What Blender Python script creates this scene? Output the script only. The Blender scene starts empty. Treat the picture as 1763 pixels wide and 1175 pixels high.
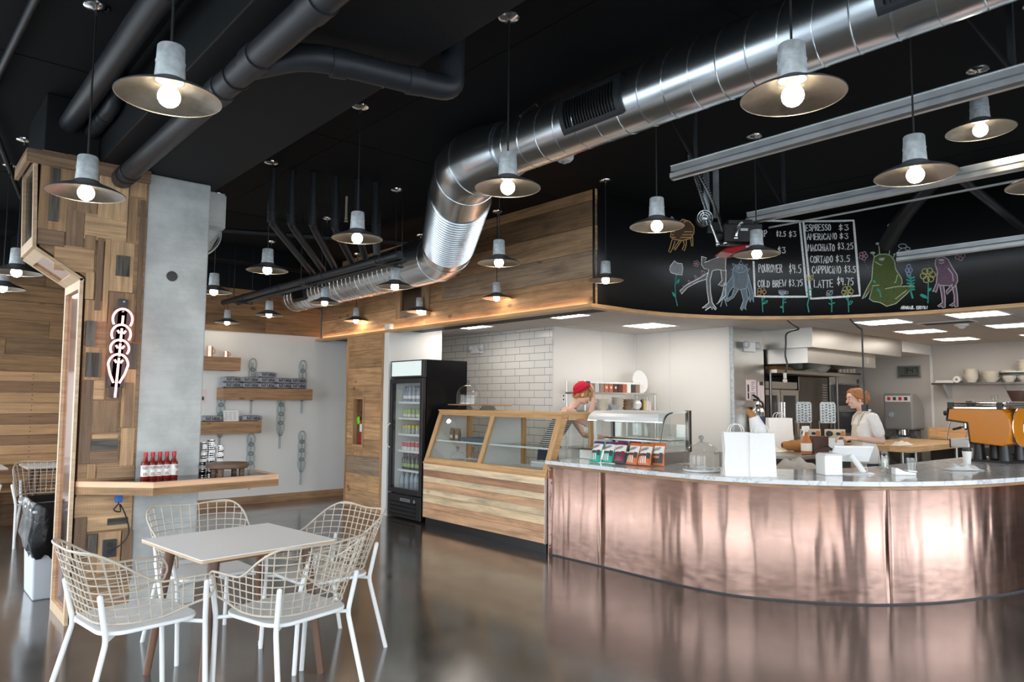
import bpy, math, random
from mathutils import Vector, Matrix, Euler
random.seed(11)
PI = math.pi
sc = bpy.context.scene
COL = sc.collection

# ------------------------------------------------------------------ camera
YAW, PITCH, ROLL = math.radians(41.1), math.radians(4.7), math.radians(0.4)
_f = Vector((math.sin(YAW)*math.cos(PITCH), math.cos(YAW)*math.cos(PITCH), math.sin(PITCH)))
_r = _f.cross(Vector((0, 0, 1))).normalized()
_u = _r.cross(_f)
_r2 = math.cos(ROLL)*_r + math.sin(ROLL)*_u
_u2 = -math.sin(ROLL)*_r + math.cos(ROLL)*_u
cam = bpy.data.cameras.new('camera')
cam.sensor_width = 36.0
cam.sensor_fit = 'HORIZONTAL'
cam.lens = 36.0*1242.0/1763.0
cam.clip_start = 0.05
cam.clip_end = 200
camo = bpy.data.objects.new('camera', cam)
COL.objects.link(camo)
camo.matrix_world = Matrix(((_r2.x, _u2.x, -_f.x, 0.0), (_r2.y, _u2.y, -_f.y, 0.0), (_r2.z, _u2.z, -_f.z, 1.5), (0, 0, 0, 1)))
sc.camera = camo

# ------------------------------------------------------------------ daylight and exposure
sc.view_settings.view_transform = 'Standard'
sc.view_settings.look = 'None'
sc.view_settings.exposure = 0.1
sc.view_settings.gamma = 1.0
sc.view_settings.use_curve_mapping = False
SKY = 7.0
world = bpy.data.worlds.new('sky')
sc.world = world
world.use_nodes = True
nt = world.node_tree
nt.nodes.clear()
w_out = nt.nodes.new('ShaderNodeOutputWorld')
w_bg = nt.nodes.new('ShaderNodeBackground')
w_tc = nt.nodes.new('ShaderNodeTexCoord')
w_sep = nt.nodes.new('ShaderNodeSeparateXYZ')
w_ramp = nt.nodes.new('ShaderNodeValToRGB')
w_ramp.color_ramp.elements[0].position = 0.44
w_ramp.color_ramp.elements[0].color = (0.20, 0.21, 0.21, 1)
w_ramp.color_ramp.elements[1].position = 0.80
w_ramp.color_ramp.elements[1].color = (0.74, 0.86, 1.0, 1)
e = w_ramp.color_ramp.elements.new(0.50)
e.color = (0.92, 0.97, 1.0, 1)
w_map = nt.nodes.new('ShaderNodeMapRange')
w_map.inputs[1].default_value = -1
w_map.inputs[2].default_value = 1
nt.links.new(w_tc.outputs['Generated'], w_sep.inputs[0])
nt.links.new(w_sep.outputs[2], w_map.inputs[0])
nt.links.new(w_map.outputs[0], w_ramp.inputs[0])
nt.links.new(w_ramp.outputs[0], w_bg.inputs[0])
w_bg.inputs[1].default_value = SKY
nt.links.new(w_bg.outputs[0], w_out.inputs[0])

# window openings of the two glazed fronts (left side and behind the camera)
XW, YW = -1.7, -3.0                       # planes of the two glazed walls
LEFT_BAYS = [(-2.6, -0.8), (0.0, 3.0), (3.9, 6.9), (7.7, 10.0)]
BACK_BAYS = [(-1.2, 1.5), (3.0, 5.9), (6.4, 9.6)]
ZW0, ZW1 = 0.06, 3.15


def portal(name, loc, rot, sx, sy):
    l = bpy.data.lights.new(name, 'AREA')
    l.shape = 'RECTANGLE'
    l.size, l.size_y = sx, sy
    l.cycles.is_portal = True
    o = bpy.data.objects.new(name, l)
    o.location, o.rotation_euler = loc, rot
    COL.objects.link(o)


for a, b in LEFT_BAYS:
    portal('daylight_portal', (XW-0.02, (a+b)/2, (ZW0+ZW1)/2), (0, -PI/2, 0), ZW1-ZW0, b-a)
portal('daylight_portal', (-0.75, 10.54, (ZW0+ZW1)/2), (-PI/2, 0, 0), 1.6, ZW1-ZW0)
for a, b in BACK_BAYS:
    portal('daylight_portal', ((a+b)/2, YW-0.02, (ZW0+ZW1)/2), (PI/2, 0, 0), b-a, ZW1-ZW0)


# ------------------------------------------------------------------ mesh helpers
class MB:
    """collects shapes with uv (u along the grain, metres) and a random face colour"""
    def __init__(s):
        s.v, s.f, s.uv, s.col, s.mi = [], [], [], [], []
        s.M = Matrix()

    def add(s, verts, faces, uvs=None, col=None, mat=0):
        b = len(s.v)
        s.v += [s.M @ Vector(p) for p in verts]
        c = col or (random.random(), random.random(), random.random(), 1)
        for i, f in enumerate(faces):
            s.f.append([b+k for k in f])
            s.mi.append(mat)
            s.uv.append(uvs[i] if uvs else [(verts[k][0]+verts[k][1], verts[k][2]) for k in f])
            s.col.append(c)
        return s

    def box(s, x0, x1, y0, y1, z0, z1, col=None, mat=0, grain=None):
        lo, hi = (min(x0, x1), min(y0, y1), min(z0, z1)), (max(x0, x1), max(y0, y1), max(z0, z1))
        d = [hi[i]-lo[i] for i in range(3)]
        g = d.index(max(d)) if grain is None else grain
        V = [(x, y, z) for z in (lo[2], hi[2]) for y in (lo[1], hi[1]) for x in (lo[0], hi[0])]
        F = [(0, 2, 3, 1), (4, 5, 7, 6), (0, 1, 5, 4), (2, 6, 7, 3), (0, 4, 6, 2), (1, 3, 7, 5)]
        AX = [2, 2, 1, 1, 0, 0]
        c = col or (random.random(), random.random(), random.random(), 1)
        ou, ov = c[1]*37.0, c[2]*23.0
        uv = []
        for f, ax in zip(F, AX):
            a = [i for i in range(3) if i != ax]
            if g in a:
                o = [i for i in a if i != g][0]
                uv.append([(V[k][g]+ou, V[k][o]+ov) for k in f])
            else:
                uv.append([(V[k][a[0]]*0.3+ou, V[k][a[1]]+ov) for k in f])
        return s.add(V, F, uv, c, mat)

    def obox(s, c, half, rot, col=None, mat=0, grain=None):
        """box with its own rotation (Euler) about c"""
        M0 = s.M
        s.M = M0 @ Matrix.Translation(c) @ Euler(rot).to_matrix().to_4x4()
        s.box(-half[0], half[0], -half[1], half[1], -half[2], half[2], col, mat, grain)
        s.M = M0
        return s

    def tube(s, pts, r, n=8, closed=False, caps=True, mat=0, col=None, flat=None):
        P = [Vector(p) for p in pts]
        m = len(P)
        R = r if isinstance(r, (list, tuple)) else [r]*m
        T = []
        for i in range(m):
            if closed:
                t = P[(i+1) % m]-P[i-1]
            else:
                t = P[min(i+1, m-1)]-P[max(i-1, 0)]
            T.append(t.normalized() if t.length > 1e-9 else Vector((0, 0, 1)))
        a = Vector((0, 0, 1)) if abs(T[0].z) < 0.9 else Vector((1, 0, 0))
        nrm = (a-T[0]*a.dot(T[0])).normalized()
        V, uvl, L = [], [], 0
        for i in range(m):
            if i:
                L += (P[i]-P[i-1]).length
                q = T[i-1].rotation_difference(T[i])
                nrm = q @ nrm
                nrm = (nrm-T[i]*nrm.dot(T[i])).normalized()
            bn = T[i].cross(nrm)
            fx = flat or 1.0
            for k in range(n):
                an = 2*PI*k/n
                V.append(P[i]+nrm*(math.cos(an)*R[i]*fx)+bn*(math.sin(an)*R[i]))
            uvl.append(L)
        F, U = [], []
        rng = m if closed else m-1
        cr = random.random()*9
        for i in range(rng):
            j = (i+1) % m
            for k in range(n):
                k2 = (k+1) % n
                F.append((i*n+k, i*n+k2, j*n+k2, j*n+k))
                w = 2*PI*max(R)/n
                U.append([(uvl[i]+cr, k*w), (uvl[i]+cr, (k+1)*w), (uvl[j]+cr, (k+1)*w), (uvl[j]+cr, k*w)])
        if caps and not closed:
            for base, rev in ((0, True), ((m-1)*n, False)):
                f = [base+k for k in range(n)]
                if rev:
                    f = f[::-1]
                F.append(tuple(f))
                U.append([(V[q][0], V[q][1]) for q in f])
        return s.add(V, F, U, col, mat)

    def lathe(s, prof, n=24, at=(0, 0, 0), mat=0, col=None, a0=0.0, a1=None):
        full = a1 is None
        A = [a0+2*PI*k/n for k in range(n)] if full else [a0+(a1-a0)*k/(n-1) for k in range(n)]
        V, rings = [], []
        for r, z in prof:
            if r < 1e-6:
                rings.append([len(V)]*n)
                V.append((at[0], at[1], at[2]+z))
            else:
                rings.append(list(range(len(V), len(V)+n)))
                V += [(at[0]+r*math.cos(a), at[1]+r*math.sin(a), at[2]+z) for a in A]
        F, U = [], []
        L = 0
        for i in range(len(prof)-1):
            dl = math.hypot(prof[i+1][0]-prof[i][0], prof[i+1][1]-prof[i][1])
            for k in range(n if full else n-1):
                k2 = (k+1) % n
                q = [rings[i][k], rings[i][k2], rings[i+1][k2], rings[i+1][k]]
                uvq = [(k/n, L), ((k+1)/n, L), ((k+1)/n, L+dl), (k/n, L+dl)]
                f, u2 = [], []
                for a, b in zip(q, uvq):
                    if a not in f:
                        f.append(a)
                        u2.append(b)
                if len(f) > 2:
                    F.append(tuple(f))
                    U.append(u2)
            L += dl
        return s.add(V, F, U, col, mat)

    def ball(s, c, r, n=16, mat=0, col=None):
        rr = r if isinstance(r, (list, tuple)) else (r, r, r)
        M0 = s.M
        s.M = M0 @ Matrix.Translation(c) @ Matrix.Diagonal((rr[0], rr[1], rr[2], 1))
        h = max(6, n//2)
        s.lathe([(math.sin(PI*i/h) if 0 < i < h else 0, -math.cos(PI*i/h)) for i in range(h+1)], n, mat=mat, col=col)
        s.M = M0
        return s

    def prism(s, poly, a, b, plane='xy', mat=0, col=None):
        """extrude a 2D polygon between a and b along the axis that is missing from plane"""
        def p3(p, h):
            return {'xy': (p[0], p[1], h), 'xz': (p[0], h, p[1]), 'yz': (h, p[0], p[1])}[plane]
        n = len(poly)
        ar = sum(poly[i][0]*poly[(i+1) % n][1]-poly[(i+1) % n][0]*poly[i][1] for i in range(n))
        if ar < 0:
            poly = poly[::-1]
        V = [p3(p, a) for p in poly]+[p3(p, b) for p in poly]
        lo, hi = tuple(range(n))[::-1], tuple(range(n, 2*n))
        S = [(i, (i+1) % n, n+(i+1) % n, n+i) for i in range(n)]
        flip = (plane == 'xz')
        if (b < a):
            flip = not flip
        F = [lo, hi]+S
        if flip:
            F = [f[::-1] for f in F]
        L = [0]
        for i in range(n):
            L.append(L[-1]+math.hypot(poly[(i+1) % n][0]-poly[i][0], poly[(i+1) % n][1]-poly[i][1]))
        U = []
        for f in F[:2]:
            U.append([(poly[k % n][0], poly[k % n][1]) for k in f])
        for i, f in enumerate(F[2:]):
            U.append([((L[i+1] if (k % n) == (i+1) % n else L[i]), (b if k >= n else a)) for k in f])
        return s.add(V, F, U, col, mat)

    def surf(s, fn, nu, nv, mat=0, col=None, closeu=False):
        V = [fn(i/(nu-1) if not closeu else i/nu, j/(nv-1)) for j in range(nv) for i in range(nu)]
        F, U = [], []
        for j in range(nv-1):
            for i in range(nu if closeu else nu-1):
                i2 = (i+1) % nu
                f = (j*nu+i, j*nu+i2, (j+1)*nu+i2, (j+1)*nu+i)
                F.append(f)
                U.append([(i/nu, j/nv), ((i+1)/nu, j/nv), ((i+1)/nu, (j+1)/nv), (i/nu, (j+1)/nv)])
        return s.add(V, F, U, col, mat)

    def loft(s, rings, caps=True, mat=0, col=None):
        n = len(rings[0])
        V = [p for r in rings for p in r]
        F = []
        for i in range(len(rings)-1):
            for k in range(n):
                k2 = (k+1) % n
                F.append((i*n+k, i*n+k2, (i+1)*n+k2, (i+1)*n+k))
        if caps:
            F.append(tuple(range(n))[::-1])
            F.append(tuple(range((len(rings)-1)*n, len(rings)*n)))
        return s.add(V, F, None, col, mat)

    def build(s, name, mats, parent=None, smooth=True, bevel=0.0, angle=38, seg=2, solid=0.0):
        me = bpy.data.meshes.new(name)
        me.from_pydata([tuple(p) for p in s.v], [], s.f)
        uvl = me.uv_layers.new(name='UVMap')
        flat = []
        for u in s.uv:
            for a in u:
                flat += [a[0], a[1]]
        uvl.data.foreach_set('uv', flat)
        at = me.attributes.new('rnd', 'FLOAT_COLOR', 'FACE')
        fc = []
        for c in s.col:
            fc += list(c)
        at.data.foreach_set('color', fc)
        if not isinstance(mats, (list, tuple)):
            mats = [mats]
        for m in mats:
            me.materials.append(m)
        me.polygons.foreach_set('material_index', s.mi)
        if smooth:
            me.polygons.foreach_set('use_smooth', [True]*len(s.f))
            me.set_sharp_from_angle(angle=math.radians(angle))
        me.update()
        o = bpy.data.objects.new(name, me)
        COL.objects.link(o)
        if parent is not None:
            o.parent = parent
        if solid:
            md = o.modifiers.new('thickness', 'SOLIDIFY')
            md.thickness = solid
            md.offset = 0
        if bevel:
            md = o.modifiers.new('bevel', 'BEVEL')
            md.width = bevel
            md.segments = seg
            md.limit_method = 'ANGLE'
            md.angle_limit = math.radians(40)
        return o


def tag(o, label=None, cat=None, group=None, kind=None):
    if label:
        o['label'] = label
    if cat:
        o['category'] = cat
    if group:
        o['group'] = group
    if kind:
        o['kind'] = kind
    return o


def thing(name, label, cat, loc=(0, 0, 0), rz=0.0, group=None):
    o = bpy.data.objects.new(name, None)
    o.empty_display_size = 0.1
    COL.objects.link(o)
    o.location = loc
    o.rotation_euler = (0, 0, rz)
    return tag(o, label, cat, group)


def dup(o, loc=None, rz=None, label=None, group=None, parent=None):
    kids = list(o.children)
    c = o.copy()
    COL.objects.link(c)
    if parent is not None:
        c.parent = parent
    if loc is not None:
        c.location = loc
    if rz is not None:
        c.rotation_euler = (0, 0, rz)
    if label:
        c['label'] = label
    if group:
        c['group'] = group
    for k in kids:
        dup(k, parent=c)
    return c


def struct(name, mb, mats, parent=None, **kw):
    o = mb.build(name, mats, parent, **kw)
    if parent is None:
        o['kind'] = 'structure'
    return o


def catmull(pts, per=8):
    P = [Vector(p) for p in pts]
    P = [P[0]*2-P[1]]+P+[P[-1]*2-P[-2]]
    out = []
    for i in range(1, len(P)-2):
        for k in range(per):
            t = k/per
            a, b, c, d = P[i-1], P[i], P[i+1], P[i+2]
            out.append(0.5*((2*b)+(c-a)*t+(2*a-5*b+4*c-d)*t*t+(3*b-a-3*c+d)*t**3))
    out.append(P[-2])
    return out


def fillet(pts, r, n=5):
    """round the inner corners of a polyline"""
    P = [Vector(p) for p in pts]
    out = [P[0]]
    for i in range(1, len(P)-1):
        a, b, c = P[i-1], P[i], P[i+1]
        d1, d2 = (a-b), (c-b)
        rr = min(r, d1.length*0.49, d2.length*0.49)
        p, q = b+d1.normalized()*rr, b+d2.normalized()*rr
        for k in range(n+1):
            t = k/n
            out.append(p*(1-t)**2+b*2*t*(1-t)+q*t*t)
    out.append(P[-1])
    return out


def offset_path(pts, d):
    """offset a 2D polyline to its left by d"""
    P = [Vector((p[0], p[1])) for p in pts]
    out = []
    for i in range(len(P)):
        t = (P[min(i+1, len(P)-1)]-P[max(i-1, 0)]).normalized()
        out.append(P[i]+Vector((-t.y, t.x))*d)
    return out


def ribbon_wall(mb, path, z0, z1, mat=0, col=None):
    """vertical sheet along a 2D path, u = length"""
    V, F, U = [], [], []
    L = 0
    Ls = []
    for i, p in enumerate(path):
        if i:
            L += (Vector(p[:2])-Vector(path[i-1][:2])).length
        Ls.append(L)
        V += [(p[0], p[1], z0), (p[0], p[1], z1)]
    for i in range(len(path)-1):
        F.append((2*i, 2*i+2, 2*i+3, 2*i+1))
        U.append([(Ls[i], z0), (Ls[i+1], z0), (Ls[i+1], z1), (Ls[i], z1)])
    mb.add(V, F, U, col, mat)


# ------------------------------------------------------------------ materials
def newmat(name):
    m = bpy.data.materials.new(name)
    m.use_nodes = True
    nt = m.node_tree
    b = nt.nodes['Principled BSDF']
    return m, nt, b


def nd(nt, typ, **kw):
    n = nt.nodes.new(typ)
    for k, v in kw.items():
        if k.startswith('i_'):
            key = k[2:]
            n.inputs[int(key) if key.isdigit() else key].default_value = v
        else:
            setattr(n, k, v)
    return n


def ramp(nt, stops):
    n = nt.nodes.new('ShaderNodeValToRGB')
    el = n.color_ramp.elements
    while len(el) > 1:
        el.remove(el[-1])
    el[0].position, el[0].color = stops[0][0], (*stops[0][1], 1)
    for p, c in stops[1:]:
        x = el.new(p)
        x.color = (*c, 1)
    return n


def S(name, col, rough=0.5, metal=0.0, emis=None, es=0.0, coat=0.0, spec=0.5, alpha=1.0, bump=0.0, bscale=80.0, var=0.0):
    m, nt, b = newmat(name)
    b.inputs['Base Color'].default_value = (*col, 1)
    b.inputs['Roughness'].default_value = rough
    b.inputs['Metallic'].default_value = metal
    b.inputs['Coat Weight'].default_value = coat
    b.inputs['Specular IOR Level'].default_value = spec
    if emis:
        b.inputs['Emission Color'].default_value = (*emis, 1)
        b.inputs['Emission Strength'].default_value = es
    tc = nd(nt, 'ShaderNodeTexCoord')
    nz = nd(nt, 'ShaderNodeTexNoise', i_Scale=bscale, i_Detail=4.0)
    nt.links.new(tc.outputs['Object'], nz.inputs['Vector'])
    if var:
        r = ramp(nt, [(0.3, tuple(c*(1-var) for c in col)), (0.7, tuple(min(1, c*(1+var)) for c in col))])
        nt.links.new(nz.outputs[0], r.inputs[0])
        nt.links.new(r.outputs[0], b.inputs['Base Color'])
    if bump:
        bp = nd(nt, 'ShaderNodeBump', i_Strength=bump, i_Distance=0.01)
        nt.links.new(nz.outputs[0], bp.inputs['Height'])
        nt.links.new(bp.outputs[0], b.inputs['Normal'])
    return m


def emit(name, col, strength):
    m, nt, b = newmat(name)
    b.inputs['Base Color'].default_value = (*col, 1)
    b.inputs['Emission Color'].default_value = (*col, 1)
    b.inputs['Emission Strength'].default_value = strength
    return m


def wood(name, palette, rough=0.6, grain=30.0, contrast=0.55, knots=0.35, saw=0.0, bump=0.15):
    """palette: list of base colours picked per board by the random face colour"""
    m, nt, b = newmat(name)
    L = nt.links.new
    uv = nd(nt, 'ShaderNodeUVMap')
    at = nd(nt, 'ShaderNodeAttribute', attribute_name='rnd')
    sp = nd(nt, 'ShaderNodeSeparateColor')
    L(at.outputs['Color'], sp.inputs[0])
    base = ramp(nt, [(i/max(1, len(palette)-1), c) for i, c in enumerate(palette)])
    L(sp.outputs[0], base.inputs[0])
    mp = nd(nt, 'ShaderNodeMapping')
    mp.inputs['Scale'].default_value = (1.6, grain, 1)
    L(uv.outputs[0], mp.inputs[0])
    n1 = nd(nt, 'ShaderNodeTexNoise', i_Scale=1.0, i_Detail=7.0, i_Roughness=0.62, i_Distortion=0.6)
    L(mp.outputs[0], n1.inputs['Vector'])
    r1 = ramp(nt, [(0.28, (1-contrast,)*3), (0.62, (1.2, 1.2, 1.2))])
    L(n1.outputs[0], r1.inputs[0])
    mx = nd(nt, 'ShaderNodeMix', data_type='RGBA', blend_type='MULTIPLY')
    mx.inputs[0].default_value = 1.0
    L(base.outputs[0], mx.inputs[6])
    L(r1.outputs[0], mx.inputs[7])
    # weathered blotches and knots
    mp2 = nd(nt, 'ShaderNodeMapping')
    mp2.inputs['Scale'].default_value = (1.6, 4.5, 1)
    L(uv.outputs[0], mp2.inputs[0])
    n2 = nd(nt, 'ShaderNodeTexNoise', i_Scale=1.3, i_Detail=5.0, i_Roughness=0.6)
    L(mp2.outputs[0], n2.inputs['Vector'])
    r2 = ramp(nt, [(0.30, (1-knots,)*3), (0.52, (1.0, 1.0, 1.0))])
    L(n2.outputs[0], r2.inputs[0])
    mx2 = nd(nt, 'ShaderNodeMix', data_type='RGBA', blend_type='MULTIPLY')
    mx2.inputs[0].default_value = 1.0
    L(mx.outputs[2], mx2.inputs[6])
    L(r2.outputs[0], mx2.inputs[7])
    vo = nd(nt, 'ShaderNodeTexVoronoi', i_Scale=1.0)
    mp3 = nd(nt, 'ShaderNodeMapping')
    mp3.inputs['Scale'].default_value = (2.2, 4.0, 1)
    L(uv.outputs[0], mp3.inputs[0])
    L(mp3.outputs[0], vo.inputs['Vector'])
    r3 = ramp(nt, [(0.05, (0.30, 0.22, 0.16)), (0.13, (1, 1, 1))])
    L(vo.outputs['Distance'], r3.inputs[0])
    mx3 = nd(nt, 'ShaderNodeMix', data_type='RGBA', blend_type='MULTIPLY')
    mx3.inputs[0].default_value = min(1.0, knots*2)
    L(mx2.outputs[2], mx3.inputs[6])
    L(r3.outputs[0], mx3.inputs[7])
    out = mx3
    if saw:
        wv = nd(nt, 'ShaderNodeTexWave', i_Scale=18.0, i_Distortion=1.0)
        wv.bands_direction = 'X'
        L(uv.outputs[0], wv.inputs['Vector'])
        r4 = ramp(nt, [(0.0, (1-saw,)*3), (0.6, (1, 1, 1))])
        L(wv.outputs[0], r4.inputs[0])
        mx4 = nd(nt, 'ShaderNodeMix', data_type='RGBA', blend_type='MULTIPLY')
        mx4.inputs[0].default_value = 1.0
        L(out.outputs[2], mx4.inputs[6])
        L(r4.outputs[0], mx4.inputs[7])
        out = mx4
    L(out.outputs[2], b.inputs['Base Color'])
    b.inputs['Roughness'].default_value = rough
    if bump:
        bp = nd(nt, 'ShaderNodeBump', i_Strength=bump, i_Distance=0.006)
        L(n1.outputs[0], bp.inputs['Height'])
        L(bp.outputs[0], b.inputs['Normal'])
    return m


def pane(name, tint=(1, 1, 1), refl=0.08, rough=0.0, haze=0.0):
    """thin sheet of glass: transparent with a Fresnel reflection"""
    m = bpy.data.materials.new(name)
    m.use_nodes = True
    nt = m.node_tree
    nt.nodes.clear()
    L = nt.links.new
    out = nd(nt, 'ShaderNodeOutputMaterial')
    tr = nd(nt, 'ShaderNodeBsdfTransparent')
    tr.inputs[0].default_value = (*tint, 1)
    gl = nd(nt, 'ShaderNodeBsdfGlossy', i_Roughness=rough)
    lw = nd(nt, 'ShaderNodeLayerWeight', i_Blend=0.5)
    pw = nd(nt, 'ShaderNodeMath', operation='POWER', i_1=4.0)
    mt = nd(nt, 'ShaderNodeMath', operation='MULTIPLY_ADD', i_1=0.75, i_2=refl)
    L(lw.outputs['Facing'], pw.inputs[0])
    mx = nd(nt, 'ShaderNodeMixShader')
    L(pw.outputs[0], mt.inputs[0])
    L(mt.outputs[0], mx.inputs[0])
    L(tr.outputs[0], mx.inputs[1])
    L(gl.outputs[0], mx.inputs[2])
    L(mx.outputs[0], out.inputs[0])
    return m


# ---- metals
def brushed(name, col, rough, bump=0.06, stretch=(1.0, 1.0, 40.0), scale=6.0, wav=0.0, wscale=(1, 1, 1), aniso=0.0, rvar=0.25):
    m, nt, b = newmat(name)
    L = nt.links.new
    b.inputs['Metallic'].default_value = 1.0
    tc = nd(nt, 'ShaderNodeTexCoord')
    mp = nd(nt, 'ShaderNodeMapping')
    mp.inputs['Scale'].default_value = stretch
    L(tc.outputs['Object'], mp.inputs[0])
    nz = nd(nt, 'ShaderNodeTexNoise', i_Scale=scale, i_Detail=4.0)
    L(mp.outputs[0], nz.inputs['Vector'])
    r = ramp(nt, [(0.3, tuple(c*(1-rvar*0.5) for c in col)), (0.7, col)])
    L(nz.outputs[0], r.inputs[0])
    L(r.outputs[0], b.inputs['Base Color'])
    rr = nd(nt, 'ShaderNodeMapRange')
    rr.inputs[3].default_value = rough*(1-rvar)
    rr.inputs[4].default_value = rough*(1+rvar)
    L(nz.outputs[0], rr.inputs[0])
    L(rr.outputs[0], b.inputs['Roughness'])
    bp = nd(nt, 'ShaderNodeBump', i_Strength=bump, i_Distance=0.004)
    L(nz.outputs[0], bp.inputs['Height'])
    last = bp
    if wav:
        mp2 = nd(nt, 'ShaderNodeMapping')
        mp2.inputs['Scale'].default_value = wscale
        L(tc.outputs['Object'], mp2.inputs[0])
        n2 = nd(nt, 'ShaderNodeTexNoise', i_Scale=1.0, i_Detail=2.0, i_Roughness=0.45)
        L(mp2.outputs[0], n2.inputs['Vector'])
        bp2 = nd(nt, 'ShaderNodeBump', i_Strength=1.0, i_Distance=wav)
        L(n2.outputs[0], bp2.inputs['Height'])
        L(bp.outputs[0], bp2.inputs['Normal'])
        last = bp2
    L(last.outputs[0], b.inputs['Normal'])
    if aniso:
        b.inputs['Anisotropic'].default_value = aniso
        tg = nd(nt, 'ShaderNodeTangent', direction_type='UV_MAP', uv_map='UVMap')
        b.inputs['Anisotropic Rotation'].default_value = 0.25
        L(tg.outputs[0], b.inputs['Tangent'])
    return m


M = {}
M['black_paint'] = S('black_paint', (0.0075, 0.0085, 0.010), 0.6, spec=0.25)
M['black_ceiling'] = S('black_ceiling', (0.004, 0.0042, 0.0047), 0.8, spec=0.2)
M['black_pipe'] = S('black_pipe', (0.018, 0.020, 0.024), 0.45)
M['black'] = S('black', (0.012, 0.012, 0.013), 0.4)
M['black_gloss'] = S('black_gloss', (0.007, 0.007, 0.008), 0.2, spec=0.25)
M['black_rubber'] = S('black_rubber', (0.02, 0.02, 0.02), 0.7)
M['cord'] = S('cord', (0.008, 0.008, 0.009), 0.6)
M['white_wall'] = S('white_wall', (0.80, 0.79, 0.77), 0.75, var=0.02, bscale=2)
M['panel_wall'] = S('panel_wall', (0.84, 0.81, 0.77), 0.45, var=0.02, bscale=1.5)
M['white'] = S('white', (0.86, 0.86, 0.86), 0.4)
M['white_gloss'] = S('white_gloss', (0.88, 0.88, 0.88), 0.2)
M['paper'] = S('paper', (0.86, 0.85, 0.83), 0.85, bump=0.15, bscale=40)
M['white_metal'] = S('white_metal', (0.82, 0.84, 0.84), 0.35)
M['wire'] = S('taupe_wire', (0.52, 0.45, 0.37), 0.45)
M['laminate'] = S('white_laminate', (0.88, 0.86, 0.84), 0.45)
M['galv_cap'] = S('zinc_cap', (0.46, 0.50, 0.52), 0.55, metal=0.2, var=0.25, bscale=30)
M['chrome'] = S('chrome', (0.85, 0.85, 0.85), 0.12, metal=1)
M['steel'] = brushed('stainless_steel', (0.60, 0.58, 0.55), 0.33, bump=0.0, rvar=0.06)
M['steel_dark'] = brushed('dark_steel', (0.16, 0.145, 0.13), 0.30, bump=0.0, rvar=0.06)
M['galv'] = brushed('galvanized_duct', (0.72, 0.77, 0.80), 0.25, stretch=(1, 1, 1), scale=2.0, bump=0.0, rvar=0.06)
M['rail'] = brushed('galvanized_rail', (0.70, 0.74, 0.77), 0.35, stretch=(2, 2, 2))
M['shade_in'] = brushed('aged_zinc_shade', (0.42, 0.39, 0.34), 0.38, stretch=(1, 1, 1), scale=45.0, bump=0.25)
M['shade_out'] = S('shade_outside', (0.10, 0.10, 0.105), 0.5, metal=0.4)
M['copper'] = brushed('copper_sheet', (0.97, 0.64, 0.53), 0.41, stretch=(3, 3, 10), scale=3.0, bump=0.01, wav=0.026, wscale=(4.0, 4.0, 0.8), aniso=1.0)
M['copper_small'] = S('polished_copper', (0.90, 0.50, 0.33), 0.2, metal=1)
M['bulb'] = emit('lamp_bulb', (1.0, 0.84, 0.62), 42.0)
M['panel_light'] = emit('light_panel', (1.0, 0.92, 0.82), 12.0)
M['neon'] = emit('neon_tube', (1.0, 0.40, 0.36), 3.2)
M['led'] = emit('led_strip', (1.0, 0.64, 0.46), 15.0)
M['glass'] = pane('clear_glass', (0.98, 0.99, 0.99), 0.06)
M['glass_case'] = pane('case_glass', (0.95, 0.975, 0.97), 0.07)
M['glass_dome'] = pane('dome_glass', (0.975, 0.98, 0.98), 0.045)
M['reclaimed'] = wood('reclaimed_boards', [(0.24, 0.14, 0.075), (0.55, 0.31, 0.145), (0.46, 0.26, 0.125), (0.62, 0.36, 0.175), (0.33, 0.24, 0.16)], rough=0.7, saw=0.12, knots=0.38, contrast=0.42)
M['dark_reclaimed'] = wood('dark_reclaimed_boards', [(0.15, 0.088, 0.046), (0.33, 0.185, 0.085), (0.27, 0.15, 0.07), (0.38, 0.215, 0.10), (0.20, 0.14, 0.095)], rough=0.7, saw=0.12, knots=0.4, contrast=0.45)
M['pillar_wood'] = wood('pillar_boards', [(0.15, 0.093, 0.058), (0.30, 0.185, 0.11), (0.44, 0.265, 0.14), (0.64, 0.41, 0.225), (0.50, 0.29, 0.15)], rough=0.7, saw=0.06, knots=0.28, contrast=0.42)
M['char'] = wood('charred_board', [(0.13, 0.115, 0.095), (0.17, 0.15, 0.125)], rough=0.6, grain=30, contrast=0.99, knots=0.3, bump=0.6)
M['trimwood'] = wood('pale_trim_wood', [(0.52, 0.36, 0.22), (0.60, 0.43, 0.28)], rough=0.55, contrast=0.25, knots=0.1)
M['casewood'] = wood('case_frame_wood', [(0.60, 0.34, 0.15), (0.68, 0.41, 0.19)], rough=0.4, contrast=0.3, knots=0.12)
M['hickory'] = wood('hickory_planks', [(0.86, 0.64, 0.40), (0.74, 0.42, 0.24), (0.90, 0.70, 0.46), (0.46, 0.22, 0.12)], rough=0.38, grain=14, contrast=0.42, knots=0.18)
M['walnut'] = wood('walnut', [(0.115, 0.058, 0.036), (0.16, 0.082, 0.05)], rough=0.5, contrast=0.4, knots=0.1)
M['butcher'] = wood('butcher_block', [(0.60, 0.36, 0.17), (0.70, 0.45, 0.24)], rough=0.45, contrast=0.3, knots=0.1)
M['shelfwood'] = wood('shelf_timber', [(0.36, 0.20, 0.10), (0.45, 0.26, 0.135)], rough=0.55, contrast=0.4, knots=0.4)
M['darkboard'] = wood('dark_round_wood', [(0.15, 0.088, 0.05), (0.19, 0.11, 0.065)], rough=0.5, contrast=0.45, knots=0.3)
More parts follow.
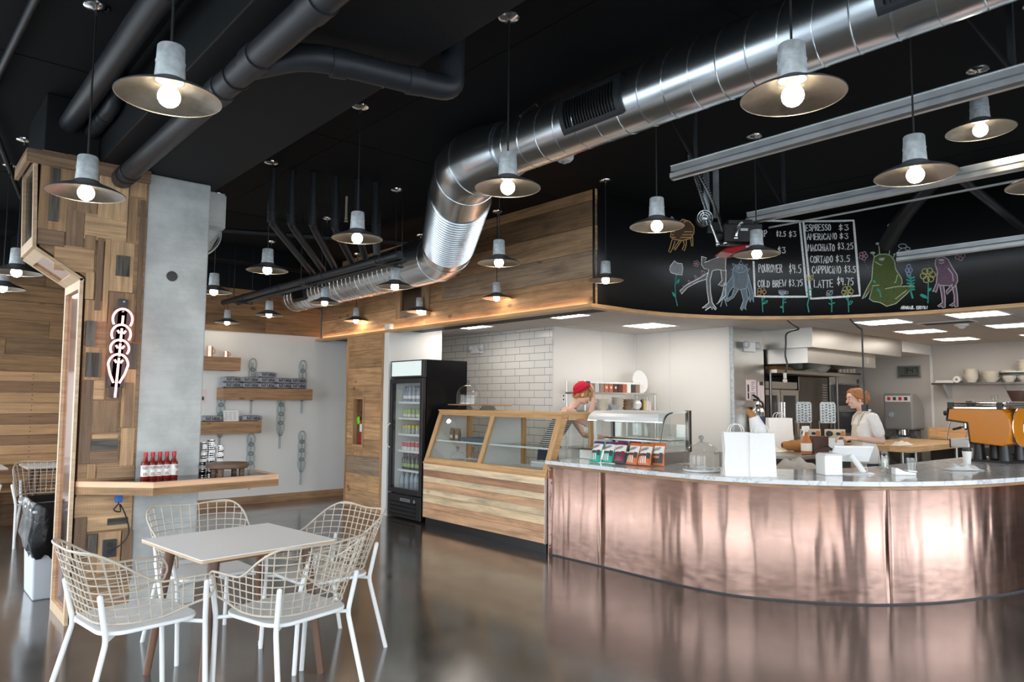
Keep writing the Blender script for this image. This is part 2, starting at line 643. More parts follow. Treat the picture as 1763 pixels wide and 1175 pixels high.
M['slat'] = wood('bench_slats', [(0.40, 0.22, 0.10), (0.50, 0.29, 0.14), (0.26, 0.135, 0.06)], rough=0.5, contrast=0.35, knots=0.1)


def concrete(name, c0, c1, rough=0.8, bump=0.3, scale=3.0, lines=True):
    m, nt, b = newmat(name)
    L = nt.links.new
    tc = nd(nt, 'ShaderNodeTexCoord')
    n1 = nd(nt, 'ShaderNodeTexNoise', i_Scale=scale, i_Detail=8.0, i_Roughness=0.65)
    L(tc.outputs['Object'], n1.inputs['Vector'])
    r = ramp(nt, [(0.32, c0), (0.62, c1)])
    L(n1.outputs[0], r.inputs[0])
    out = r
    mp = nd(nt, 'ShaderNodeMapping')
    mp.inputs['Scale'].default_value = (1.5, 1.5, 26)
    L(tc.outputs['Object'], mp.inputs[0])
    n2 = nd(nt, 'ShaderNodeTexNoise', i_Scale=1.6, i_Detail=5.0)
    L(mp.outputs[0], n2.inputs['Vector'])
    r2 = ramp(nt, [(0.3, (0.95, 0.95, 0.95)), (0.6, (1.02, 1.02, 1.02))])
    L(n2.outputs[0], r2.inputs[0])
    mx = nd(nt, 'ShaderNodeMix', data_type='RGBA', blend_type='MULTIPLY')
    mx.inputs[0].default_value = 1.0
    L(out.outputs[0], mx.inputs[6])
    L(r2.outputs[0], mx.inputs[7])
    L(mx.outputs[2], b.inputs['Base Color'])
    b.inputs['Roughness'].default_value = rough
    bp = nd(nt, 'ShaderNodeBump', i_Strength=bump, i_Distance=0.004)
    n3 = nd(nt, 'ShaderNodeTexNoise', i_Scale=60.0, i_Detail=3.0)
    L(tc.outputs['Object'], n3.inputs['Vector'])
    L(n3.outputs[0], bp.inputs['Height'])
    L(bp.outputs[0], b.inputs['Normal'])
    return m


M['concrete'] = concrete('board_formed_concrete', (0.40, 0.415, 0.405), (0.60, 0.61, 0.595))


def floor_mat():
    m, nt, b = newmat('polished_concrete_floor')
    L = nt.links.new
    tc = nd(nt, 'ShaderNodeTexCoord')
    n1 = nd(nt, 'ShaderNodeTexNoise', i_Scale=0.9, i_Detail=9.0, i_Roughness=0.62, i_Distortion=0.8)
    L(tc.outputs['Object'], n1.inputs['Vector'])
    r = ramp(nt, [(0.30, (0.055, 0.049, 0.043)), (0.52, (0.092, 0.083, 0.074)), (0.70, (0.135, 0.122, 0.110))])
    L(n1.outputs[0], r.inputs[0])
    n2 = nd(nt, 'ShaderNodeTexNoise', i_Scale=16.0, i_Detail=8.0, i_Roughness=0.7)
    L(tc.outputs['Object'], n2.inputs['Vector'])
    r2 = ramp(nt, [(0.3, (0.84, 0.84, 0.84)), (0.7, (1.10, 1.10, 1.10))])
    L(n2.outputs[0], r2.inputs[0])
    mx = nd(nt, 'ShaderNodeMix', data_type='RGBA', blend_type='MULTIPLY')
    mx.inputs[0].default_value = 1.0
    L(r.outputs[0], mx.inputs[6])
    L(r2.outputs[0], mx.inputs[7])
    L(mx.outputs[2], b.inputs['Base Color'])
    n3 = nd(nt, 'ShaderNodeTexNoise', i_Scale=2.2, i_Detail=6.0, i_Roughness=0.6)
    L(tc.outputs['Object'], n3.inputs['Vector'])
    rr = nd(nt, 'ShaderNodeMapRange')
    rr.inputs[1].default_value = 0.3
    rr.inputs[2].default_value = 0.7
    rr.inputs[3].default_value = 0.10
    rr.inputs[4].default_value = 0.26
    L(n3.outputs[0], rr.inputs[0])
    L(rr.outputs[0], b.inputs['Roughness'])
    b.inputs['Specular IOR Level'].default_value = 0.6
    b.inputs['Coat Weight'].default_value = 0.6
    b.inputs['Coat Roughness'].default_value = 0.12
    bp = nd(nt, 'ShaderNodeBump', i_Strength=0.04, i_Distance=0.01)
    L(n2.outputs[0], bp.inputs['Height'])
    L(bp.outputs[0], b.inputs['Normal'])
    return m


M['floor'] = floor_mat()


def marble_mat():
    m, nt, b = newmat('white_quartz')
    L = nt.links.new
    tc = nd(nt, 'ShaderNodeTexCoord')
    n1 = nd(nt, 'ShaderNodeTexNoise', i_Scale=2.2, i_Detail=8.0, i_Roughness=0.55, i_Distortion=2.2)
    L(tc.outputs['Object'], n1.inputs['Vector'])
    r = ramp(nt, [(0.0, (0.74, 0.75, 0.77)), (0.475, (0.76, 0.77, 0.78)), (0.50, (0.50, 0.52, 0.55)), (0.525, (0.76, 0.77, 0.78)), (1.0, (0.80, 0.80, 0.80))])
    L(n1.outputs[0], r.inputs[0])
    L(r.outputs[0], b.inputs['Base Color'])
    b.inputs['Roughness'].default_value = 0.09
    b.inputs['Specular IOR Level'].default_value = 0.6
    return m


M['quartz'] = marble_mat()


def tile_mat():
    m, nt, b = newmat('white_subway_tile')
    L = nt.links.new
    uv = nd(nt, 'ShaderNodeUVMap')
    br = nd(nt, 'ShaderNodeTexBrick')
    br.offset = 0.33
    br.inputs['Color1'].default_value = (0.82, 0.80, 0.77, 1)
    br.inputs['Color2'].default_value = (0.78, 0.76, 0.73, 1)
    br.inputs['Mortar'].default_value = (0.16, 0.16, 0.16, 1)
    br.inputs['Scale'].default_value = 1.0
    br.inputs['Mortar Size'].default_value = 0.003
    br.inputs['Mortar Smooth'].default_value = 0.1
    br.inputs['Brick Width'].default_value = 0.305
    br.inputs['Row Height'].default_value = 0.1025
    L(uv.outputs[0], br.inputs['Vector'])
    L(br.outputs['Color'], b.inputs['Base Color'])
    b.inputs['Roughness'].default_value = 0.16
    bp = nd(nt, 'ShaderNodeBump', i_Strength=0.5, i_Distance=0.002)
    inv = nd(nt, 'ShaderNodeMath', operation='SUBTRACT', i_0=1.0)
    L(br.outputs['Fac'], inv.inputs[1])
    L(inv.outputs[0], bp.inputs['Height'])
    L(bp.outputs[0], b.inputs['Normal'])
    return m


M['tile'] = tile_mat()


def ceiling_tile_mat():
    m, nt, b = newmat('kitchen_ceiling_tile')
    L = nt.links.new
    tc = nd(nt, 'ShaderNodeTexCoord')
    br = nd(nt, 'ShaderNodeTexBrick')
    br.offset = 0.0
    br.inputs['Color1'].default_value = (0.62, 0.58, 0.55, 1)
    br.inputs['Color2'].default_value = (0.60, 0.56, 0.53, 1)
    br.inputs['Mortar'].default_value = (0.34, 0.32, 0.30, 1)
    br.inputs['Scale'].default_value = 1.0
    br.inputs['Mortar Size'].default_value = 0.006
    br.inputs['Brick Width'].default_value = 1.2
    br.inputs['Row Height'].default_value = 0.6
    L(tc.outputs['Object'], br.inputs['Vector'])
    L(br.outputs['Color'], b.inputs['Base Color'])
    b.inputs['Roughness'].default_value = 0.7
    return m


M['kceil'] = ceiling_tile_mat()
for nm, c, r in (('red_hat', (0.50, 0.008, 0.03), 0.9), ('skin', (0.72, 0.44, 0.33), 0.55), ('hair_blond', (0.42, 0.22, 0.07), 0.6),
                 ('hair_red', (0.36, 0.14, 0.05), 0.6), ('shirt', (0.80, 0.76, 0.73), 0.8), ('apron', (0.62, 0.54, 0.42), 0.85),
                 ('denim', (0.05, 0.06, 0.09), 0.85), ('orange', (0.60, 0.20, 0.006), 0.3), ('shirt_grey', (0.36, 0.37, 0.42), 0.9),
                 ('bread', (0.40, 0.17, 0.05), 0.7), ('grey_plastic', (0.50, 0.53, 0.57), 0.45), ('hotsauce', (0.20, 0.018, 0.012), 0.2),
                 ('red_cap', (0.55, 0.02, 0.04), 0.4), ('label_white', (0.82, 0.79, 0.76), 0.6), ('chip_green', (0.01, 0.36, 0.27), 0.35),
                 ('chip_purple', (0.09, 0.035, 0.20), 0.35), ('chip_maroon', (0.20, 0.015, 0.05), 0.35), ('chip_orange', (0.62, 0.16, 0.04), 0.35),
                 ('cream', (0.72, 0.66, 0.55), 0.5), ('beige_cloth', (0.66, 0.58, 0.50), 0.9), ('cup_white', (0.86, 0.85, 0.83), 0.5),
                 ('extinguisher_red', (0.42, 0.01, 0.02), 0.3), ('tag_green', (0.18, 0.75, 0.03), 0.6), ('money', (0.36, 0.45, 0.36), 0.8),
                 ('syrup_yellow', (0.62, 0.52, 0.16), 0.4), ('pink_paper', (0.80, 0.66, 0.68), 0.7), ('oven_black', (0.02, 0.02, 0.021), 0.2),
                 ('teal_metal', (0.13, 0.22, 0.24), 0.5), ('blue_tray', (0.16, 0.25, 0.33), 0.4), ('blue_plug', (0.01, 0.12, 0.48), 0.4),
                 ('spice_red', (0.44, 0.13, 0.06), 0.6), ('spice_brown', (0.09, 0.04, 0.03), 0.6), ('spice_tan', (0.30, 0.21, 0.14), 0.6),
                 ('dark_blue', (0.02, 0.03, 0.10), 0.5), ('wine', (0.10, 0.02, 0.025), 0.3), ('red_machine', (0.36, 0.01, 0.015), 0.3),
                 ('zinc_grey', (0.30, 0.29, 0.28), 0.5), ('mixer_grey', (0.24, 0.235, 0.23), 0.45), ('gold', (0.62, 0.52, 0.38), 0.4),
                 ('lcd', (0.11, 0.125, 0.11), 0.4), ('charcoal', (0.05, 0.05, 0.055), 0.6), ('lips', (0.50, 0.20, 0.17), 0.5),
                 ('amber', (0.55, 0.19, 0.05), 0.3), ('towel', (0.80, 0.79, 0.78), 0.9)):
    M[nm] = S(nm, c, r)
M['mirror_black'] = S('black_mirror_top', (0.012, 0.011, 0.012), 0.06)
M['bag_black'] = S('black_bin_liner', (0.006, 0.006, 0.007), 0.30, bump=0.5, bscale=22, spec=0.35)
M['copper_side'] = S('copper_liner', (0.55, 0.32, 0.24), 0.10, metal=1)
M['right_wall'] = S('dimmed_wall', (0.56, 0.52, 0.48), 0.6)  # wall colour darkened to stand in for dimmer light on the far wall
M['knit_red'] = S('red_knit', (0.48, 0.006, 0.03), 0.95, bump=0.5, bscale=140)
def stripe_mat():
    m, nt, b = newmat('striped_knit')
    tc = nd(nt, 'ShaderNodeTexCoord')
    wv = nd(nt, 'ShaderNodeTexWave', i_Scale=14.0)
    wv.bands_direction = 'Z'
    r = ramp(nt, [(0.45, (0.05, 0.05, 0.06)), (0.55, (0.62, 0.60, 0.58))])
    nt.links.new(tc.outputs['Object'], wv.inputs['Vector'])
    nt.links.new(wv.outputs[0], r.inputs[0])
    nt.links.new(r.outputs[0], b.inputs['Base Color'])
    b.inputs['Roughness'].default_value = 0.9
    return m


M['stripe'] = stripe_mat()
# =================================================================== the setting
ZC = 3.55            # black ceiling
ZK = 2.50            # kitchen ceiling
ZL = 2.385           # underside of the ledge below the soffit
XS, YB = 5.08, 10.36  # soffit plane, back wall plane


def arc(cx, cy, r, a0, a1, n):
    return [(cx+r*math.cos(math.radians(a0+(a1-a0)*i/n)), cy+r*math.sin(math.radians(a0+(a1-a0)*i/n))) for i in range(n+1)]


CHALK = [(XS, 4.62), (5.3, 4.645), (5.6, 4.65)]+arc(5.6, 2.4, 2.25, 88, 0, 28)+[(7.85, 1.0), (7.85, -2.98)]

mb = MB()
mb.box(XW-0.3, 14.2, YW-0.3, YB+0.3, -0.1, 0.0)
struct('floor', mb, M['floor'], smooth=False)
mb = MB()
mb.box(XW-0.3, 14.2, YW-0.3, YB+0.3, ZC, ZC+0.1)
o = struct('ceiling', mb, M['black_ceiling'], smooth=False)
mb = MB()
for x in (0.2, 2.65, 4.2, 6.6):
    mb.box(x-0.004, x+0.004, -2.9, YB, ZC-0.004, ZC+0.002)
for y in (0.6, 2.0, 5.1, 7.9):
    mb.box(-1.6, 5.05, y-0.004, y+0.004, ZC-0.004, ZC+0.002)
struct('ceiling_joint', mb, M['black_ceiling'], o, smooth=False)

# concrete ground outside the glazed fronts
mb = MB()
mb.box(-14, XW-0.3, -14, 14, -0.12, -0.02)
mb.box(XW-0.3, 16, -14, YW-0.3, -0.12, -0.02)
struct('floor_outside', mb, M['concrete'], smooth=False)


def glazed_wall(name, bays, axis):
    """wall with tall window openings and dark mullions"""
    mb, fr = MB(), MB()
    lo, hi = (YW-0.2, YB+0.2) if axis == 'x' else (XW, 14.1)
    edges = [lo]+[e for b in bays for e in b]+[hi]

    def bx(m, a0, a1, z0, z1, d0=-0.15, d1=0.15):
        if axis == 'x':
            m.box(XW+d0, XW+d1, a0, a1, z0, z1)
        else:
            m.box(a0, a1, YW+d0, YW+d1, z0, z1)
    bx(mb, lo, hi, 0, ZW0)
    bx(mb, lo, hi, ZW1, ZC)
    for i in range(0, len(edges), 2):
        bx(mb, edges[i], edges[i+1], ZW0, ZW1)
    w = struct(name, mb, M['black_paint'], smooth=False)
    for a, b in bays:
        n = max(2, round((b-a)/1.05))
        fr = MB()
        for k in range(n+1):
            c = a+(b-a)*k/n
            bx(fr, c-0.03, c+0.03, ZW0, ZW1, -0.05, 0.05)
        for z in (ZW0+0.02, 2.25, ZW1-0.02):
            bx(fr, a, b, z-0.03, z+0.03, -0.05, 0.05)
        struct('window_frame', fr, M['black'], w, smooth=False)
    return w


glazed_wall('wall_left', LEFT_BAYS, 'x')
glazed_wall('wall_front', BACK_BAYS, 'y')

# ---- back wall: white plaster, timber band above, full timber at the left
mb = MB()
mb.box(0.05, 5.9, YB, YB+0.2, 0, ZC)
mb.box(XW, 0.05, YB, YB+0.2, ZW1, ZC)
mb.box(XW, 0.05, YB, YB+0.2, 0, ZW0)
mb.box(XW, XW+0.15, YB, YB+0.2, ZW0, ZW1)
wb = struct('wall_back', mb, M['white_wall'], smooth=False)
mb = MB()
for x in (-1.52, -0.75, 0.02):
    mb.box(x-0.03, x+0.03, YB+0.05, YB+0.15, ZW0, ZW1)
for z in (ZW0+0.03, 2.25, ZW1-0.03):
    mb.box(-1.55, 0.05, YB+0.05, YB+0.15, z-0.03, z+0.03)
struct('window_frame', mb, M['black'], wb, smooth=False)
mb = MB()
mb.box(2.2, 5.74, YB-0.018, YB, 0, 0.105)
struct('baseboard_back', mb, M['shelfwood'], smooth=False)
mb = MB()
mb.box(0.05, 2.2, YB-0.03, YB-0.001, 2.3, ZC)
mb.box(2.2, 5.08, YB-0.03, YB-0.001, 3.06, ZC)
struct('wall_back_upper', mb, M['black_paint'], smooth=False)


def plank_rows(mb, rows, a0, a1, face, axis, lens=(1.3, 2.9), depth=0.02, gap=0.004, tones=None, jit=0.006):
    """horizontal boards on a wall plane; face is the coordinate of the visible side"""
    for i in range(len(rows)-1):
        z0, z1 = rows[i], rows[i+1]
        a = a0
        while a < a1-0.01:
            b = min(a1, a+random.uniform(*lens))
            if a1-b < 0.4:
                b = a1
            d = depth+random.uniform(0, jit)
            c = (random.random() if not tones else random.choice(tones), random.random(), random.random(), 1)
            if axis == 'x':
                mb.box(face, face+d, a, b-gap, z0+gap/2, z1-gap/2, col=c, grain=1)
            else:
                mb.box(a, b-gap, face-d, face, z0+gap/2, z1-gap/2, col=c, grain=0)
            a = b


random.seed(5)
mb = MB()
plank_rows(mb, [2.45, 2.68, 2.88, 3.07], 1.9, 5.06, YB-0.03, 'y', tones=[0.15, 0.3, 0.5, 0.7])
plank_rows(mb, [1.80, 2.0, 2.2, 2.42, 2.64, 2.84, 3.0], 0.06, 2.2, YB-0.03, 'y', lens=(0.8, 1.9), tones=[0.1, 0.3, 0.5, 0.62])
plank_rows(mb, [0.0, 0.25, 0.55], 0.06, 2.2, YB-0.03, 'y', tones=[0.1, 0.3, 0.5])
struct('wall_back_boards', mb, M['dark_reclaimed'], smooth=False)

# ---- soffit clad with timber over the service side
mb = MB()
mb.box(XS+0.03, 5.55, 4.70, YB, ZL+0.03, ZC)
struct('wall_soffit', mb, M['black_paint'], smooth=False)
random.seed(9)
mb = MB()
rows = [2.41, 2.695, 2.945, 3.19, 3.44, ZC-0.003]
plank_rows(mb, rows[:2], 4.62, YB-0.06, XS, 'x', lens=(2.2, 3.6), depth=0.028, tones=[0.45, 0.72, 0.75])
plank_rows(mb, rows[1:], 4.62, YB-0.06, XS, 'x', lens=(1.4, 3.2), depth=0.028, tones=[0.28, 0.5, 0.72, 0.97, 0.85, 0.05])
struct('wall_soffit_boards', mb, M['reclaimed'], smooth=False)
# vent framed by rough boards in the soffit
t = thing('wall_vent', 'square dark vent with rough timber frame in the timber soffit', 'vent', (XS, 7.74, 2.745))
mb = MB()
mb.box(-0.02, -0.004, -0.26, 0.26, -0.1, 0.18)
mb.build('grille', M['steel_dark'], t, smooth=False)
mb = MB()
for y in (-0.30, 0.30):
    mb.box(-0.05, -0.004, y-0.055, y+0.055, -0.2, 0.21, grain=2)
mb.box(-0.05, -0.004, -0.245, 0.245, -0.2, -0.10)
mb.build('frame', M['reclaimed'], t, smooth=False)

# ---- ledge below soffit and chalkboard, with a light strip on the timber part
led_in = [(XS+0.06, YB-0.04), (XS+0.06, 4.70)]
outer = [(5.0, YB-0.035), (5.0, 4.60), (5.3, 4.60), (5.6, 4.61)]+arc(5.6, 2.4, 2.205, 88, 0, 28)+[(7.805, 1.0), (7.805, -2.98)]
inner = [(XS+0.07, YB-0.035), (XS+0.07, 4.72), (5.3, 4.72), (5.6, 4.71)]+arc(5.6, 2.4, 2.30, 88, 0, 28)+[(7.90, 1.0), (7.90, -2.98)]
mb = MB()
for i in range(len(outer)-1):
    a, b, c, d = outer[i], outer[i+1], inner[i+1], inner[i]
    V = [(p[0], p[1], z) for z in (ZL, ZL+0.035) for p in (a, b, c, d)]
    L0 = i*0.3
    U = [[(L0, 0), (L0+0.3, 0), (L0+0.3, 0.1), (L0, 0.1)]]*2+[[(L0, 0), (L0+0.3, 0), (L0+0.3, 0.03), (L0, 0.03)]]*2
    mb.add(V, [(3, 2, 1, 0), (4, 5, 6, 7), (0, 1, 5, 4), (2, 3, 7, 6)], U, col=(0.2, 0.4, 0.5, 1))
struct('trim_1', mb, M['casewood'], smooth=False)
mb = MB()
mb.box(5.062, 5.072, 4.72, YB-0.10, ZL+0.036, ZL+0.042)
tag(mb.build('led_strip', M['led'], smooth=False), 'thin warm light strip along the ledge under the timber soffit', 'light')

# ---- chalkboard: concave wall over the bar
mb = MB()
back = offset_path(CHALK, 0.05)
ribbon_wall(mb, CHALK, ZL+0.03, ZC)
chalkboard = struct('wall_chalkboard', mb, M['black'], smooth=True, angle=30)
md = chalkboard.modifiers.new('thickness', 'SOLIDIFY')
md.thickness = 0.03
md.offset = -1

# ---- kitchen shell
kin = [(p[0], p[1]) for p in inner]
poly = [(13.75, -2.98)]+[(13.75, YB)]+kin
mb = MB()
mb.prism(poly, ZK, ZK+0.05, 'xy')
struct('ceiling_kitchen', mb, M['kceil'], smooth=False)
mb = MB()
ribbon_wall(mb, [(6.79, YB), (6.79, 6.95)], 0, ZK)
struct('wall_tile', mb, M['tile'], smooth=False)
mb = MB()
mb.box(6.795, 6.95, 7.051, YB, 0, ZK)
struct('wall_tile_core', mb, M['panel_wall'], smooth=False)
mb = MB()
mb.box(6.795, 8.5, 6.93, 7.05, 0, ZK)
struct('wall_panel_back', mb, M['panel_wall'], smooth=False)
mb = MB()
mb.box(8.5, 8.62, 5.30, 6.93, 0, ZK)
struct('wall_panel_right', mb, M['panel_wall'], smooth=False)
mb = MB()
for y in (6.30,):
    mb.box(8.494, 8.5, y-0.02, y+0.02, 0, ZK)
mb.box(7.75, 7.79, 6.924, 6.93, 0, ZK)
mb.box(8.47, 8.5, 6.90, 6.93, 0, ZK)
struct('trim_2', mb, M['white_wall'], smooth=False)
mb = MB()
mb.box(8.50, 9.33, 5.29, 5.299, 0, ZK)
struct('wall_steel', mb, M['steel'], smooth=False)
mb = MB()
mb.tube([(8.488, 5.287, 0), (8.488, 5.287, ZK)], 0.028, 10)
struct('trim_3', mb, M['galv_cap'])
mb = MB()
mb.box(9.33, 13.75, 5.95, 6.1, 0, ZK)
mb.box(9.30, 9.33, 5.29, 5.95, 0, ZK)
struct('wall_cooking', mb, M['steel_dark'], smooth=False)
mb = MB()
mb.box(13.7, 13.85, -3.0, YB, 0, ZK)
struct('wall_right', mb, M['right_wall'], smooth=False)
mb = MB()
mb.box(13.69, 13.70, 4.62, 4.66, 0, ZK)
mb.box(13.69, 13.70, 3.2, 3.24, 0, ZK)
struct('trim_4', mb, M['white_wall'], smooth=False)
mb = MB()
mb.box(12.4, 13.7, 4.62, 5.95, ZK-0.17, ZK-0.001)
struct('ceiling_bulkhead', mb, M['white_wall'], smooth=False)
# stub wall behind the fridge
mb = MB()
mb.box(5.02, 5.87, 8.22, 8.34, 0, ZK)
struct('wall_stub', mb, M['white_wall'], smooth=False)
mb = MB()
mb.box(5.901, 6.79, YB-0.02, YB+0.2, 0, ZC)
struct('wall_corridor', mb, M['white_wall'], smooth=False)

# ---- timber clad wall end with a niche for the extinguisher
mb = MB()
rows = [0.0, 0.255, 0.477, 0.714, 0.952, 1.22, 1.461, 1.689, 1.933, 2.179, ZL]
tn = [0.8, 0.75, 0.99, 0.55, 0.75, 0.25, 0.5, 0.7, 0.15, 0.6]
for i in range(10):
    z0, z1 = rows[i]+0.002, rows[i+1]-0.002
    d = random.uniform(0, 0.006)
    segs = [(8.37, 9.30)]
    if z1 > 0.87 and z0 < 1.50:
        segs = [(8.37, 8.84), (9.10, 9.30)]
    for a, b in segs:
        mb.box(5.02-d, 5.05, a, b, z0, z1, col=(tn[i], random.random(), 0.5, 1), grain=1)
# fill above and below the niche inside its plank rows
mb.box(5.02, 5.05, 8.84, 9.10, 0.716, 0.868, col=(0.55, 0.3, 0.5, 1), grain=1)
mb.box(5.02, 5.05, 8.84, 9.10, 1.506, 1.688, col=(0.5, 0.3, 0.5, 1), grain=1)
mb.box(5.0, 5.05, 8.345, 8.37, 0, ZL, col=(0.3, 0.3, 0.5, 1), grain=2)
mb.box(5.0, 5.05, 9.30, 9.325, 0, ZL, col=(0.3, 0.7, 0.5, 1), grain=2)
struct('wall_column', mb, M['reclaimed'], smooth=False)
mb = MB()
mb.box(5.05, 5.30, 8.345, 8.84, 0, ZL)
mb.box(5.05, 5.30, 9.10, 9.325, 0, ZL)
mb.box(5.05, 5.30, 8.84, 9.10, 0, 0.868)
mb.box(5.05, 5.30, 8.84, 9.10, 1.506, ZL)
mb.box(5.22, 5.30, 8.84, 9.10, 0.868, 1.506)
struct('wall_column_core', mb, M['shelfwood'], smooth=False)
mb = MB()
for a, b, z0, z1 in ((8.82, 8.85, 0.85, 1.52), (9.09, 9.12, 0.85, 1.52), (8.85, 9.09, 0.85, 0.875), (8.85, 9.09, 1.50, 1.52)):
    mb.box(5.0, 5.06, a, b, z0, z1)
struct('trim_5', mb, M['reclaimed'], smooth=False)
mb = MB()
mb.box(5.03, 5.2, 8.341, 8.346, 0, 2.2)
mb.box(5.04, 5.87, 8.205, 8.22, 0.0, 0.1)
struct('trim_6', mb, M['zinc_grey'], smooth=False)

# ---- big black beam over the pillar and its cross piece
mb = MB()
mb.box(1.06, 1.90, YW, YB-0.04, 3.135, ZC)
struct('beam', mb, M['black_paint'], smooth=False, bevel=0.006)
mb = MB()
mb.box(0.73, 1.059, 5.622, 6.4, 3.136, ZC)
struct('beam_cross', mb, M['black_paint'], smooth=False, bevel=0.006)
mb = MB()
mb.box(-1.5, 5.06, YB-0.7, YB-0.35, 3.35, ZC)
struct('beam_back', mb, M['black_paint'], smooth=False)

# ---- concrete pillar
mb = MB()
mb.box(1.385, 1.825, 5.625, 6.15, 0, 3.134, mat=0)
pil = struct('pillar', mb, M['concrete'], smooth=False, bevel=0.012)
mb = MB()
mb.lathe([(0.0, 0.0), (0.038, 0.0), (0.038, 0.004), (0.03, 0.005), (0.0, 0.005)], 20)
o = mb.build('tie_hole', M['charcoal'], pil)
o.location = (1.57, 5.622, 2.395)
o.rotation_euler = (PI/2, 0, 0)
mb = MB()
mb.prism([(5.80, 3.134), (6.10, 3.134), (6.10, 2.72), (5.80, 2.86)], 1.826, 1.99, 'yz')
mb.prism([(1.826, 3.134), (2.02, 3.134), (2.02, 2.87), (1.90, 2.74), (1.826, 2.70)], 5.85, 6.10, 'xz')
struct('corbel', mb, M['concrete'], pil, smooth=False)
mb = MB()
mb.tube(fillet([(1.83, 5.84, 2.60), (1.93, 5.84, 2.68), (1.98, 5.84, 2.76), (1.98, 5.84, 2.86)], 0.04), 0.012, 8)
struct('conduit', mb, M['galv'], pil)

# ---- reclaimed board cladding at the left of the pillar, with a copper lined side
SIDE = [(1.02, 0.0), (1.0, 2.31), (0.718, 2.49), (0.695, 3.12)]
mb = MB()
mb.prism([(1.04, 0.0), (1.384, 0.0), (1.384, 3.12), (0.715, 3.12), (0.738, 2.50), (1.02, 2.32)], 5.625, 6.12, 'xz', col=(0.4, 0.3, 0.5, 1))
clad = struct('pillar_cladding', mb, M['pillar_wood'], smooth=False)
BOARDS = [
    (0.716, 0.884, 2.613, 3.156, 0.5, 0), (0.775, 0.832, 2.676, 3.042, 0, 2), (0.872, 1.062, 2.765, 3.16, 0.3, 0), (1.064, 1.254, 2.745, 3.159, 0.75, 1),
    (1.259, 1.369, 2.936, 3.118, 0.6, 1), (1.256, 1.319, 2.611, 2.929, 0.45, 0), (1.336, 1.37, 1.892, 2.926, 0.05, 1), (0.88, 0.99, 2.501, 2.776, 0.25, 0),
    (0.989, 1.255, 2.585, 2.773, 0.8, 0), (0.719, 0.876, 2.508, 2.617, 0.15, 1), (0.82, 1.062, 2.35, 2.528, 0.55, 0), (0.994, 1.064, 2.514, 2.615, 0.35, 1),
    (1.074, 1.113, 2.098, 2.607, 0.1, 3), (1.119, 1.158, 2.021, 2.61, 0.6, 1), (1.15, 1.312, 2.241, 2.6, 0.7, 0), (1.194, 1.282, 2.353, 2.502, 0, 2),
    (1.16, 1.325, 1.881, 2.241, 0.4, 0), (1.012, 1.068, 2.169, 2.361, 0.7, 1), (1.017, 1.133, 2.015, 2.171, 0.6, 0), (1.028, 1.091, 1.85, 2.025, 0, 2),
    (1.034, 1.175, 1.617, 1.844, 0.62, 0), (1.038, 1.133, 1.637, 1.807, 0, 4), (1.162, 1.26, 1.483, 2.237, 0.2, 1), (1.271, 1.36, 1.704, 1.885, 0, 2),
    (1.27, 1.362, 1.289, 1.704, 0.7, 0), (1.29, 1.346, 1.293, 1.606, 0.3, 2), (1.026, 1.106, 1.048, 1.616, 0.1, 0), (1.095, 1.26, 1.483, 1.619, 0.65, 0),
    (1.097, 1.261, 1.256, 1.479, 0.3, 1), (1.096, 1.267, 1.213, 1.248, 0.75, 0), (1.099, 1.266, 1.137, 1.213, 0, 2), (1.096, 1.27, 1.05, 1.134, 0.2, 1),
    (1.28, 1.372, 0.947, 1.289, 0.68, 0), (1.084, 1.139, 0.945, 1.05, 0.5, 0), (1.143, 1.382, 0.943, 1.027, 0.4, 1), (1.023, 1.378, 0.689, 0.834, 0.85, 0),
    (1.027, 1.102, 0.415, 0.699, 0.1, 1), (1.1, 1.379, 0.591, 0.693, 0.75, 0), (1.222, 1.353, 0.625, 0.672, 0, 3), (1.11, 1.166, 0.448, 0.575, 0, 3),
    (1.172, 1.315, 0.305, 0.583, 0.8, 1), (1.32, 1.39, 0.237, 0.582, 0.2, 1), (1.114, 1.176, 0.309, 0.444, 0.5, 0),
]
random.seed(3)
mb, mc = MB(), MB()
for x0, x1, z0, z1, tone, lvl in BOARDS:
    d = 0.008+0.007*(lvl if lvl < 3 else lvl-1)+random.uniform(0, 0.003)
    c = (tone, random.random(), random.random(), 1)
    (mc if (tone == 0 and lvl >= 2) else mb).box(x0+0.002, x1-0.002, 5.625-d, 5.625, z0+0.002, z1-0.002, col=c)
struct('cladding_board', mb, M['pillar_wood'], clad, smooth=False, bevel=0.002, seg=1)
struct('charred_board', mc, M['char'], clad, smooth=False)
# pale edging of front and side, crown board
mb = MB()


def strip(mb, a, b, w, y0, y1):
    """edge board along a segment of the side profile (x,z), thickness w to the outside"""
    d = Vector((b[0]-a[0], b[1]-a[1])).normalized()
    n = Vector((-d.y, d.x))
    p = [(a[0], a[1]), (b[0], b[1]), (b[0]+n.x*w, b[1]+n.y*w), (a[0]+n.x*w, a[1]+n.y*w)]
    mb.prism(p, y0, y1, 'xz')


